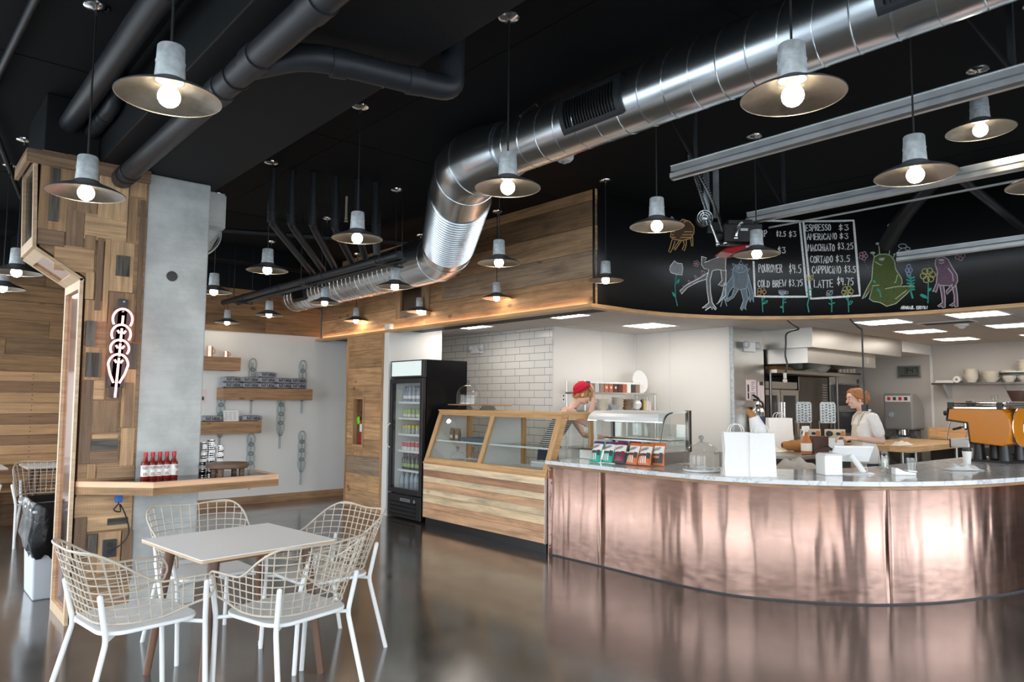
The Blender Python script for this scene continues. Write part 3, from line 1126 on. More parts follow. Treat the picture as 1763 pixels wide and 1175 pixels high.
for i in range(3):
    a, b = SIDE[i], SIDE[i+1]
    for y0, y1 in ((5.600, 5.645), (6.09, 6.13)):
        strip(mb, a, b, 0.022, y0, y1)
for p, q in ((SIDE[0], SIDE[1]), (SIDE[1], SIDE[2]), (SIDE[2], SIDE[3])):
    d = (Vector(q)-Vector(p)).normalized()
    for s in (0.0, 1.0):
        c = Vector(p)+(Vector(q)-Vector(p))*s
        e2 = c+d*(0.07 if s == 0 else -0.07)
        strip(mb, tuple(c) if s == 0 else tuple(e2), tuple(e2) if s == 0 else tuple(c), 0.022, 5.645, 6.09)
struct('side_edging', mb, M['trimwood'], clad, smooth=False)
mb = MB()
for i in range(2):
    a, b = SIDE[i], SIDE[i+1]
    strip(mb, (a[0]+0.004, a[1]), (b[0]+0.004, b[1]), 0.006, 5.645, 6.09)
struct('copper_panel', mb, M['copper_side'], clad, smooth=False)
mb = MB()
a, b = SIDE[2], SIDE[3]
strip(mb, (a[0]+0.004, a[1]), (b[0]+0.004, b[1]), 0.006, 5.645, 6.09)
struct('dark_panel', mb, M['black_gloss'], clad, smooth=False)
mb = MB()
mb.box(0.63, 1.385, 5.575, 6.14, 3.105, 3.134, grain=0)
mb.box(0.63, 1.385, 5.575, 5.60, 3.045, 3.105, grain=0)
mb.box(0.63, 0.655, 5.60, 6.14, 3.045, 3.105, grain=1)
struct('crown_board', mb, M['pillar_wood'], clad, smooth=False)
# =================================================================== overhead: lamps, duct, pipes, rails
# ---- pendant lamps: canopy, cord, cap, shade, bulb
def shade_mesh(outside):
    prof = [(0.048, 0.062), (0.056, 0.057), (0.070, 0.046), (0.088, 0.037), (0.118, 0.026), (0.150, 0.012), (0.1725, 0.0)]
    mb = MB()
    if outside:
        mb.lathe([(r, z+0.0035) for r, z in prof[:-1]]+[(0.1735, 0.001), (0.1745, -0.002), (0.1725, -0.003)], 40)
    else:
        mb.lathe([(0.0, 0.060)]+prof+[(0.1725, -0.003)], 40)
    return mb


def make_lamp():
    t = thing('pendant_lamp', 'pendant', 'pendant lamp')
    shade_mesh(True).build('shade', M['shade_out'], t)
    shade_mesh(False).build('shade_lining', M['shade_in'], t)
    mb = MB()
    mb.lathe([(0.0, 0.186), (0.041, 0.186), (0.045, 0.181), (0.047, 0.130), (0.049, 0.128), (0.049, 0.123), (0.047, 0.121), (0.051, 0.066), (0.046, 0.058), (0.0, 0.058)], 28)
    mb.build('cap', M['galv_cap'], t)
    mb = MB()
    mb.lathe([(0.0, 0.059), (0.020, 0.059), (0.022, 0.04), (0.017, 0.03), (0.0, 0.03)], 16)
    mb.build('socket', M['cream'], t)
    mb = MB()
    mb.ball((0, 0, 0.002), 0.0375, 20)
    mb.build('bulb', M['bulb'], t)
    mb = MB()
    mb.tube([(0, 0, 0), (0, 0, 1)], 0.0045, 8)
    c = mb.build('cord', M['cord'], t)
    c.location = (0, 0, 0.182)
    mb = MB()
    mb.lathe([(0.0, -0.022), (0.006, -0.045), (0.009, -0.022), (0.045, -0.016), (0.058, -0.008), (0.060, 0.0), (0.0, 0.0)], 28)
    mb.build('canopy', M['chrome'], t)
    return t


LAMPS = [
    (0.735, 2.77, 2.601, 1.05, 'large zinc pendant lamp nearest the viewer, hanging before the thick black pipe'),
    (0.735, 4.18, 2.545, 1.05, 'zinc pendant lamp hanging in front of the reclaimed board pillar'),
    (0.75, 6.80, 2.475, 1.03, 'zinc pendant lamp at the left edge, just left of the pillar bend'),
    (0.75, 7.65, 2.445, 1.0, 'zinc pendant lamp half out of the left frame edge, the lowest there'),
    (2.42, 1.24, 2.602, 1.05, 'large zinc pendant lamp hanging in front of the near end of the steel duct'),
    (2.42, 2.817, 2.613, 1.0, 'zinc pendant lamp right of the big duct elbow'),
    (2.42, 4.41, 2.608, 1.0, 'zinc pendant lamp left of the duct elbow, before the black drain pipes'),
    (2.44, 6.0, 2.597, 1.0, 'zinc pendant lamp on the left below the row of black drain pipes'),
    (2.44, 7.32, 2.555, 1.0, 'zinc pendant lamp half hidden behind the concrete pillar edge'),
    (3.53, 10.0, 2.535, 0.93, 'smallest zinc pendant lamp, against the back timber band beside the pillar'),
    (3.69, 1.285, 2.593, 1.05, 'zinc pendant lamp between the two upper door rails at right'),
    (3.69, 2.823, 2.619, 1.0, 'zinc pendant lamp hanging before the left end of the chalkboard, beside the bee drawing'),
    (3.69, 4.397, 2.602, 1.0, 'upper of two zinc pendant lamps in line before the timber soffit'),
    (3.69, 5.96, 2.588, 1.0, 'zinc pendant lamp hanging before the far level run of the duct'),
    (3.71, 7.468, 2.578, 0.97, 'zinc pendant lamp below the far open end of the duct'),
    (3.74, 9.09, 2.58, 1.0, 'small zinc pendant lamp left of the far duct end, against the timber band'),
    (4.97, 1.355, 3.165, 1.08, 'zinc pendant lamp hung high on a short cord beside the uppermost rail'),
    (4.97, 2.865, 2.623, 1.0, 'zinc pendant lamp hanging before the menu lettering and red machine'),
    (4.97, 4.39, 2.607, 0.95, 'zinc pendant lamp at the corner of timber soffit and chalkboard'),
    (4.94, 5.92, 2.594, 0.93, 'lower of two zinc pendant lamps in line before the timber soffit'),
    (4.97, 7.447, 2.587, 0.93, 'small zinc pendant lamp beside the framed soffit vent'),
    (4.97, 9.03, 2.595, 1.0, 'small zinc pendant lamp above the timber wall end with the extinguisher niche'),
    (4.35, 0.913, 2.60, 1.0, 'zinc pendant lamp cut off by the right frame edge'),
]
lamp0 = make_lamp()
for i, (x, y, z, s, lab) in enumerate(LAMPS):
    t = lamp0 if i == 0 else dup(lamp0)
    t.location = (x, y, z)
    t['label'] = lab
    t['group'] = 'zinc pendant lamps under the black ceiling'
    t.scale = (s, s, s)
    zc = 3.134 if (1.06 < x < 1.9) else ZC
    for k in t.children:
        if k.name.startswith('cord'):
            k.scale = (1, 1, (zc-z)/s-0.182-0.02)
        if k.name.startswith('canopy'):
            k.location = (0, 0, (zc-z)/s)

# ---- spiral duct
duct = thing('ventilation_duct', 'long galvanized spiral duct with a double bend crossing below the black ceiling', 'duct', (3.3, 2.0, 3.3))
DX = Vector((3.3, 2.0, 3.3))


def seam(mb, path, r, pitch, w):
    """raised helical seam around a duct"""
    P = [Vector(p) for p in path]
    Ls = [0]
    for i in range(1, len(P)):
        Ls.append(Ls[-1]+(P[i]-P[i-1]).length)
    n = int(Ls[-1]/pitch*22)
    pts = []
    for k in range(n+1):
        d = Ls[-1]*k/n
        i = max(j for j in range(len(Ls)-1) if Ls[j] <= d+1e-9)
        q = (d-Ls[i])/(Ls[i+1]-Ls[i])
        c = P[i].lerp(P[i+1], q)
        t = (P[i+1]-P[i]).normalized()
        a = t.cross(Vector((0, 0, 1))).normalized()
        b = a.cross(t)
        R = r[i]+(r[i+1]-r[i])*q if isinstance(r, list) else r
        an = 2*PI*d/pitch
        pts.append(c+(a*math.cos(an)+b*math.sin(an))*R)
    mb.tube(pts, w, 5, caps=False)


def ring(mb, c, t, r, w):
    t = Vector(t).normalized()
    a = t.cross(Vector((0, 0, 1))).normalized()
    b = a.cross(t)
    mb.tube([Vector(c)+(a*math.cos(2*PI*k/40)+b*math.sin(2*PI*k/40))*r for k in range(40)], w, 6, closed=True)


R1 = 0.188
mb = MB()
p1 = [Vector((3.3, y, 3.3))-DX for y in (-2.84, 0, 2, 3.86)]
mb.tube(p1, R1, 48)
seam(mb, p1, R1, 0.17, 0.0045)
ring(mb, Vector((3.3, 3.80, 3.3))-DX, (0, 1, 0), R1+0.002, 0.008)
mb.build('straight_section', M['galv'], duct, angle=50)
c1, c2 = Vector((3.3, 4.32, 3.29)), Vector((4.46, 6.20, 3.03))
dm = (c2-c1).normalized()
mb = MB()
e1 = fillet([Vector((3.3, 3.82, 3.3)), c1, c1+dm*0.55], 0.34, 4)
mb.tube([p-DX for p in e1], [R1+0.014, 0.235]+[0.258]*(len(e1)-2), 48)
for p in (e1[2], e1[4]):
    k = e1.index(p)
    tt = (e1[k+1]-e1[k-1])
    ring(mb, p-DX, tt, 0.259, 0.005)
mb.build('elbow', M['galv'], duct, angle=50)
mb = MB()
pm = [c1+dm*0.52, c1+dm*1.0, c2-dm*0.45]
pl_, rl_ = [], []
nr = int((pm[2]-pm[0]).length/0.056)
for k in range(nr):
    for q, rr in ((0.0, 0.258), (0.66, 0.258), (0.76, 0.270), (0.92, 0.270)):
        pl_.append(pm[0].lerp(pm[2], (k+q)/nr)-DX)
        rl_.append(rr)
mb.tube(pl_, rl_, 48)
mb.build('ribbed_section', M['galv'], duct, angle=50)
mb = MB()
e2 = fillet([c2-dm*0.5, c2, c2+Vector((0, 0.55, -0.01))], 0.34, 4)
mb.tube([p-DX for p in e2], 0.256, 48)
for k in (1, 4):
    ring(mb, e2[k]-DX, e2[k+1]-e2[k-1], 0.257, 0.005)
mb.build('elbow', M['galv'], duct, angle=50)
mb = MB()
p2 = [c2+Vector((0, 0.52, -0.01)), Vector((4.46, 8.2, 2.99)), Vector((4.46, 9.95, 2.96))]
mb.tube([p-DX for p in p2], [0.252, 0.222, 0.195], 48)
seam(mb, [p-DX for p in p2], [0.253, 0.223, 0.196], 0.11, 0.004)
mb.build('far_section', M['galv'], duct, angle=50)


def register(y0, y1, r, x, z, a0, a1, name):
    """curved black grille lying on the round duct"""
    fr, gr = MB(), MB()
    A = [math.radians(a0+(a1-a0)*i/14) for i in range(15)]

    def strip3(mb, ya, yb, i0, i1, ro):
        Vv = []
        for i in range(i0, i1+1):
            for rr in (r-0.01, ro):
                for yy in (ya, yb):
                    Vv.append((x+rr*math.cos(A[i]), yy, z+rr*math.sin(A[i])))
        F = []
        for i in range(i1-i0):
            b = 4*i
            F += [(b+2, b+3, b+7, b+6), (b, b+2, b+6, b+4), (b+3, b+1, b+5, b+7)]
        F += [(0, 1, 3, 2), (4*(i1-i0), 4*(i1-i0)+2, 4*(i1-i0)+3, 4*(i1-i0)+1)]
        mb.add([Vector(v)-DX for v in Vv], F)
    w = 0.035
    strip3(fr, y0, y0+w, 0, 14, r+0.02)
    strip3(fr, y1-w, y1, 0, 14, r+0.02)
    strip3(fr, y0+w, y1-w, 0, 2, r+0.02)
    strip3(fr, y0+w, y1-w, 12, 14, r+0.02)
    o = fr.build(name, M['black_pipe'], duct, smooth=False)
    n = int((y1-y0-2*w)/0.022)
    for k in range(n):
        ya = y0+w+(y1-y0-2*w)*k/n
        strip3(gr, ya, ya+0.006, 2, 12, r+0.014)
    strip3(gr, y0+w, y1-w, 2, 12, r+0.002)
    gr.build('louvre', M['black'], o, smooth=False)


register(2.64, 3.12, R1, 3.3, 3.3, 150, 222, 'vent_grille')
register(0.62, 1.22, R1, 3.3, 3.3, 150, 222, 'vent_grille')
register(9.15, 9.55, 0.203, 4.46, 2.97, 140, 215, 'vent_grille')
mb = MB()
for y, dx in ((3.55, 0.0), (0.3, 0.0), (-1.6, 0.0)):
    mb.tube([Vector((3.3-0.15, y, 3.3+0.12))-DX, Vector((3.3, y, ZC))-DX], 0.003, 6)
    mb.tube([Vector((3.3+0.15, y, 3.3+0.12))-DX, Vector((3.3, y, ZC))-DX], 0.003, 6)
mb.build('hanger_wire', M['rail'], duct)

# ---- black drain pipes
t = thing('drain_pipe', 'thick black drain pipe running under the beam into the pillar, with a side branch', 'pipe', (1.2, 2.0, 3.045))
mb = MB()
o3 = Vector((1.2, 2.0, 3.045))
mb.tube([Vector((1.2, YW+0.2, 3.045))-o3, Vector((1.2, 5.62, 3.045))-o3], 0.064, 24)
mb.build('main_run', M['black_pipe'], t)
for y in (5.52, 3.62, 3.17, 2.55):
    mb = MB()
    mb.tube([Vector((1.2, y-0.055, 3.045))-o3, Vector((1.2, y+0.055, 3.045))-o3], 0.071, 24)
    mb.build('coupling', M['black_pipe'], t)
mb = MB()
br = fillet([Vector((1.2, 3.28, 3.045)), Vector((1.36, 2.98, 3.05)), Vector((1.95, 2.85, 3.04)), Vector((2.06, 2.83, 3.05)), Vector((2.06, 2.83, 3.54))], 0.13, 6)
mb.tube([p-o3 for p in br], 0.062, 20)
mb.build('branch', M['black_pipe'], t)
for x, y in ((1.50, 2.95), (1.86, 2.87)):
    mb = MB()
    mb.tube([Vector((x-0.035, y+0.0075, 3.04))-o3, Vector((x+0.035, y-0.0075, 3.045))-o3], 0.068, 20)
    mb.build('coupling', M['black_pipe'], t)
mb = MB()
for y in (5.35, 3.4, 2.3):
    ring(mb, Vector((1.2, y, 3.045))-o3, (0, 1, 0), 0.068, 0.004)
    mb.tube([Vector((1.2, y, 3.11))-o3, Vector((1.2, y, 3.138))-o3], 0.004, 6)
ring(mb, Vector((1.72, 2.913, 3.04))-o3, (1, -0.19, 0), 0.056, 0.004)
mb.tube([Vector((1.72, 2.913, 3.096))-o3, Vector((1.72, 2.913, 3.138))-o3], 0.004, 6)
mb.build('hanger', M['black'], t)
mb = MB()
mb.tube([(0.87, YW+0.2, 3.37), (0.87, 5.62, 3.37)], 0.066, 20)
mb.tube([(0.87, 3.4, 3.37), (0.87, 3.5, 3.37)], 0.073, 20)
tag(mb.build('drain_pipe', M['black_pipe']), 'straight black pipe at upper left ending above the pillar crown', 'pipe')
mb = MB()
mb.tube(fillet([(1.0, 4.95, 3.545), (1.0, 4.95, 3.34), (1.0, 5.62, 3.34)], 0.1), 0.048, 18)
for y in (5.2, 5.3, 5.42):
    mb.tube([(1.0, y-0.012, 3.34), (1.0, y+0.012, 3.34)], 0.053, 18)
tag(mb.build('drain_pipe', M['black_pipe']), 'short black bent pipe dropping from the ceiling above the pillar', 'pipe')
mb = MB()
mb.tube([(0.52, 2.6, 3.50), (0.42, 5.9, 3.50)], 0.022, 10)
tag(mb.build('sprinkler_pipe', M['black_pipe']), 'thin black pipe along the ceiling at the upper left corner', 'pipe')
mb = MB()
mb.tube([(0.30, 5.4, 3.49), (0.95, 8.6, 3.49)], 0.02, 10)
tag(mb.build('sprinkler_pipe', M['black_pipe']), 'thin black pipe on the ceiling left of the pillar, farther back', 'pipe')
ends = [(2.52, 6.14, 7.25), (2.68, 6.10, 7.0), (2.85, 6.02, 6.75), (3.05, 5.98, 6.38), (3.26, 5.94, 6.12), (3.43, 5.90, 5.85)]
ords = ['leftmost', 'second from left', 'third from left', 'fourth from left', 'fifth from left', 'rightmost']
for (x, y, ye), od in zip(ends, ords):
    p = [(x, y, ZC-0.001), (x, y, 3.06), (3.45, ye, 2.86)]
    if x > 3.3:
        p = [(x, y, ZC-0.001), (x, y, 3.0), (x+0.02, y, 2.86)]
    mb = MB()
    q = fillet(p, 0.06, 4)
    mb.tube(q, 0.033, 14)
    mb.tube([(x, y, 3.24), (x, y, 3.14)], 0.041, 14)
    mb.tube([(x, y, 3.12), (x, y, 3.06)], 0.040, 14)
    tag(mb.build('drain_pipe', M['black_pipe']), '%s of six slim black drain pipes dropping from the ceiling' % od, 'pipe', 'six black drain pipes above the far lamps')
mb = MB()
mb.tube([(3.45, 9.95, 2.80), (3.45, 5.5, 2.80)], 0.036, 16)
for y in (9.2, 8.1, 7.0, 5.9):
    mb.tube([(3.45, y-0.03, 2.80), (3.45, y+0.03, 2.80)], 0.042, 16)
tag(mb.build('collector_pipe', M['black_pipe']), 'black level collector pipe below the six drain pipes', 'pipe')
mb = MB()
mb.tube([(3.56, 9.7, 2.78), (3.56, 5.6, 2.78)], 0.03, 16)
tag(mb.build('collector_pipe', M['black_pipe']), 'second black level pipe just behind the collector pipe', 'pipe')
for y, lab in ((5.75, 'nearest'), (7.4, 'middle'), (9.4, 'farthest')):
    mb = MB()
    mb.box(3.38, 3.64, y-0.02, y+0.02, 2.735, 2.749)
    for x in (3.39, 3.63):
        mb.tube([(x, y, 2.745), (x, y, ZC-0.001)], 0.005, 6)
    tag(mb.build('trapeze_hanger', M['black']), lab+' thin black trapeze hanger carrying the two level pipes', 'hanger', 'trapeze hangers')
mb = MB()
mb.tube([(2.2, 8.6, 3.42), (5.05, 7.3, 3.42)], 0.028, 10)
tag(mb.build('sprinkler_pipe', M['black_pipe']), 'thin black pipe crossing behind the far drain pipes', 'pipe')
# sprinkler head, smoke detector
mb = MB()
mb.lathe([(0, 0.12), (0.012, 0.12), (0.012, 0.04), (0.018, 0.035), (0.010, 0.02), (0.022, 0.0), (0.0, -0.004)], 14, at=(3.443, 6.51, 3.29))
mb.tube([(3.443, 6.51, 3.40), (3.443, 6.51, ZC-0.001)], 0.012, 10)
tag(mb.build('sprinkler', M['gold']), 'brass sprinkler head hanging among the far black pipes', 'sprinkler')
t = thing('smoke_detector', 'round white fire detector on the black ceiling under the duct', 'smoke detector', (4.2, 4.16, ZC))
mb = MB()
mb.lathe([(0.0, -0.055), (0.055, -0.052), (0.075, -0.03), (0.078, 0.0), (0.0, 0.0)], 28)
mb.build('body', M['white'], t)
mb = MB()
mb.lathe([(0.0, -0.072), (0.018, -0.070), (0.030, -0.054), (0.0, -0.050)], 20)
mb.build('sensor', M['grey_plastic'], t)

# ---- overhead door rails
def rail(x, y1, z, lab, n):
    t = thing('door_rail', lab, 'door rail', (x, y1, z), 0, 'overhead door rails')
    mb = MB()
    prof = [(-0.028, 0.045), (-0.022, 0.045), (-0.022, 0.01), (-0.034, -0.004), (-0.034, -0.034), (-0.018, -0.045), (0.012, -0.045), (0.012, -0.040), (-0.016, -0.040), (-0.029, -0.032), (-0.029, -0.006), (-0.016, 0.008), (-0.016, 0.045), (0.02, 0.045), (0.02, 0.050), (-0.028, 0.050)]
    mb.prism(prof, 0.0, YW+0.2-y1, 'xz')
    mb.build('track', M['rail'], t, angle=25)
    for yy in n:
        mb = MB()
        L = ZC-z-0.001
        mb.box(-0.002, 0.030, yy-0.018, yy-0.014, -0.03, L)
        mb.box(0.026, 0.030, yy-0.018, yy+0.016, -0.03, L)
        mb.build('hanger', M['black_pipe'], t, smooth=False)
        mb = MB()
        mb.tube([(0.01, yy, 0.05), (0.01, yy+0.26, L)], 0.010, 4)
        mb.build('brace', M['black_pipe'], t, smooth=False)


rail(3.86, 2.82, 3.0, 'uppermost galvanized door rail hung below the ceiling beside the duct', (-0.16, -1.9))
rail(5.29, 3.12, 3.0, 'middle galvanized door rail crossing in front of the menu top', (-0.30, -2.2))
rail(7.33, 2.74, 2.9, 'lowest galvanized door rail ending at the green monster drawing', (-1.9,))
mb = MB()
mb.tube([(5.40, 3.0, 2.925), (5.40, YW+0.2, 2.925)], 0.008, 6)
tag(mb.build('drive_chain', M['zinc_grey']), 'thin drive chain running along the middle door rail', 'chain')

# ---- door opener with red cover, fan and conduits in front of the chalkboard
t = thing('door_opener', 'black and red door opener hanging before the chalkboard drawings', 'motor', (5.20, 3.19, 2.85), math.radians(-41))
mb = MB()
mb.box(-0.11, 0.20, -0.08, 0.10, -0.06, 0.09)
mb.box(-0.07, 0.14, -0.06, 0.08, 0.09, 0.13)
mb.tube([(-0.16, 0.0, 0.0), (-0.11, 0.0, 0.0)], 0.05, 14)
mb.build('housing', M['black'], t, smooth=False, bevel=0.008)
mb = MB()
mb.prism([(0.20, -0.06), (-0.10, -0.115), (-0.15, -0.145), (-0.05, -0.16), (0.20, -0.125)], -0.11, 0.11, 'xz')
mb.build('cover', M['red_machine'], t, smooth=False, bevel=0.012)
mb = MB()
mb.tube([(-0.25, -0.02, 0.15), (-0.25, 0.05, 0.15)], 0.062, 24)
mb.box(-0.22, -0.1, 0.0, 0.04, 0.04, 0.12)
fh = mb.build('fan_housing', M['black'], t)
mb = MB()
for r in (0.025, 0.043, 0.062):
    mb.tube([(-0.25+r*math.cos(2*PI*k/24), -0.025, 0.15+r*math.sin(2*PI*k/24)) for k in range(24)], 0.004, 5, closed=True)
for k in range(10):
    a = 2*PI*k/10
    mb.tube([(-0.25, -0.025, 0.15), (-0.25+0.062*math.cos(a), -0.025, 0.15+0.062*math.sin(a))], 0.003, 4)
mb.ball((-0.25, -0.025, 0.15), (0.022, 0.01, 0.022), 12)
mb.build('guard', M['rail'], fh)
mb = MB()
mb.box(0.02, 0.08, -0.085, -0.08, 0.03, 0.05)
mb.box(0.05, 0.13, -0.115, -0.11, -0.115, -0.10)
mb.build('label', M['grey_plastic'], t, smooth=False)
for pts in ([(-0.36, 0.05, 0.70), (-0.31, 0.04, 0.52), (-0.285, 0.02, 0.42), (-0.235, 0.0, 0.225), (-0.16, -0.03, -0.02), (-0.15, -0.03, -0.07)],
            [(-0.34, 0.12, 0.70), (-0.25, 0.06, 0.50), (-0.18, 0.03, 0.33), (-0.13, 0.0, 0.15), (-0.10, -0.03, 0.0), (-0.09, -0.03, -0.06)],
            [(0.26, 0.02, 0.20), (0.13, 0.0, 0.155), (0.03, -0.06, 0.09), (-0.01, -0.09, 0.03), (-0.02, -0.085, -0.03)]):
    mb = MB()
    c = catmull(pts, 8)
    mb.tube(c, 0.013, 10)
    for k in range(1, len(c)-1):
        ring(mb, c[k], c[k+1]-c[k-1], 0.0135, 0.002)
    mb.ball(c[-1], 0.02, 10)
    mb.build('conduit', M['galv'], t)
for x, z1 in ((-0.20, 0.15), (-0.12, 0.18)):
    mb = MB()
    mb.box(x-0.025, x+0.025, 0.10, 0.104, z1, 0.698)
    mb.box(x-0.025, x-0.021, 0.10, 0.13, z1, 0.698)
    mb.build('hanger', M['galv'], t, smooth=False)

# ---- black pipes before the right part of the chalkboard
mb = MB()
mb.tube(fillet([(6.95, 2.25, 3.5), (7.08, 2.58, 3.25), (7.38, 2.86, 3.05)], 0.2, 6), 0.07, 18)
tag(mb.build('drain_pipe', M['black']), 'black bent pipe before the chalkboard above the green monster', 'pipe')
mb = MB()
mb.tube([(6.35, 1.9, 3.30), (7.70, 1.75, 3.02)], 0.035, 12)
tag(mb.build('drain_pipe', M['black']), 'slanting black pipe at upper right of the chalkboard', 'pipe')

# ---- kitchen ceiling lights
PANELS = [(9.2, 2.62, 'square ceiling light panel below the right end of the chalkboard'),
          (9.29, 3.67, 'square ceiling light panel above the woman in white'),
          (10.85, 3.79, 'square kitchen light panel in the second row, above the wall clock'),
          (12.52, 3.87, 'smallest square kitchen light panel, nearest the back wall'),
          (10.82, 2.68, 'square kitchen light panel above the back wall shelf, second row'),
          (12.6, 2.75, 'square kitchen light panel far right near the back wall'),
          (5.93, 7.74, 'square ceiling light panel above the fridge'),
          (5.92, 5.94, 'square ceiling light panel under the corner of timber and chalkboard'),
          (7.6, 5.95, 'square ceiling light panel above the white corner shelf'),
          (7.83, 4.21, 'square ceiling light panel mostly hidden by the chalkboard edge')]
for i, (x, y, lab) in enumerate(PANELS):
    if i == 0:
        t = thing('ceiling_light', lab, 'ceiling light', (x, y, ZK), 0, 'square light panels in the kitchen ceiling')
        mb = MB()
        mb.box(-0.25, 0.25, -0.25, 0.25, -0.006, -0.001)
        mb.build('diffuser', M['panel_light'], t, smooth=False)
        mb = MB()
        for a, b, c, d in ((-0.27, 0.27, -0.27, -0.25), (-0.27, 0.27, 0.25, 0.27), (-0.27, -0.25, -0.25, 0.25), (0.25, 0.27, -0.25, 0.25)):
            mb.box(a, b, c, d, -0.009, -0.001)
        mb.build('frame', M['white'], t, smooth=False)
        panel0 = t
    else:
        dup(panel0, (x, y, ZK), label=lab)
t = thing('ceiling_vent', 'slotted grey air vent in the kitchen ceiling beside the light panels', 'vent', (9.9, 3.15, ZK))
mb = MB()
mb.box(-0.15, 0.15, -0.30, 0.30, -0.008, -0.001)
mb.build('frame', M['white'], t, smooth=False)
for k in range(4):
    mb = MB()
    mb.box(-0.11+k*0.06, -0.08+k*0.06, -0.27, 0.27, -0.012, -0.008)
    mb.build('slot', M['charcoal'], t, smooth=False)
mb = MB()
mb.lathe([(0.0, -0.06), (0.03, -0.055), (0.05, -0.03), (0.075, -0.02), (0.08, 0.0), (0, 0)], 24, at=(10.25, 3.1, ZK-0.001))
tag(mb.build('smoke_detector', M['white']), 'small white round detector on the kitchen ceiling', 'smoke detector')

# ---- power drops hanging over the bar
t = thing('power_drop', 'bent black power cord hanging from kitchen ceiling before the hood', 'cord', (7.47, 4.0, ZK))
mb = MB()
c = catmull([(0, 0, 0), (0.0, 0, -0.05), (0.05, -0.06, -0.13), (0.12, -0.11, -0.19), (0.05, -0.05, -0.22), (0.01, -0.02, -0.26), (0.0, -0.02, -0.36), (0.0, -0.01, -0.48), (0.02, -0.02, -0.60), (0.0, 0, -0.70)], 8)
mb.tube(c, 0.010, 8)
mb.build('cable', M['black'], t)
mb = MB()
mb.tube([(0, 0, 0), (0, 0, -0.05)], 0.022, 10)
mb.build('connector', M['black'], t)
mb = MB()
mb.tube([(0, 0, -0.68), (0, 0, -0.74)], 0.018, 10)
mb.ball((0, 0, -0.765), 0.025, 12)
mb.build('plug', M['cream'], t)
t = thing('power_drop', 'long black power cord hanging in front of the woman in white', 'cord', (7.80, 3.42, ZK))
mb = MB()
c = catmull([(0, 0, 0), (0.0, 0, -0.10), (0.05, -0.06, -0.19), (0.10, -0.08, -0.23), (0.10, -0.08, -0.4), (0.10, -0.08, -0.8), (0.095, -0.085, -1.02)], 8)
mb.tube(c, 0.009, 8)
mb.build('cable', M['black'], t)
mb = MB()
mb.box(0.07, 0.12, -0.11, -0.06, -1.09, -1.02)
mb.build('plug', M['black'], t, smooth=False)
# =================================================================== seating area
mb = MB()
mb.box(5.75, 5.9, 8.345, YB-0.001, 0, ZK)
struct('wall_corner', mb, M['white_wall'], smooth=False)

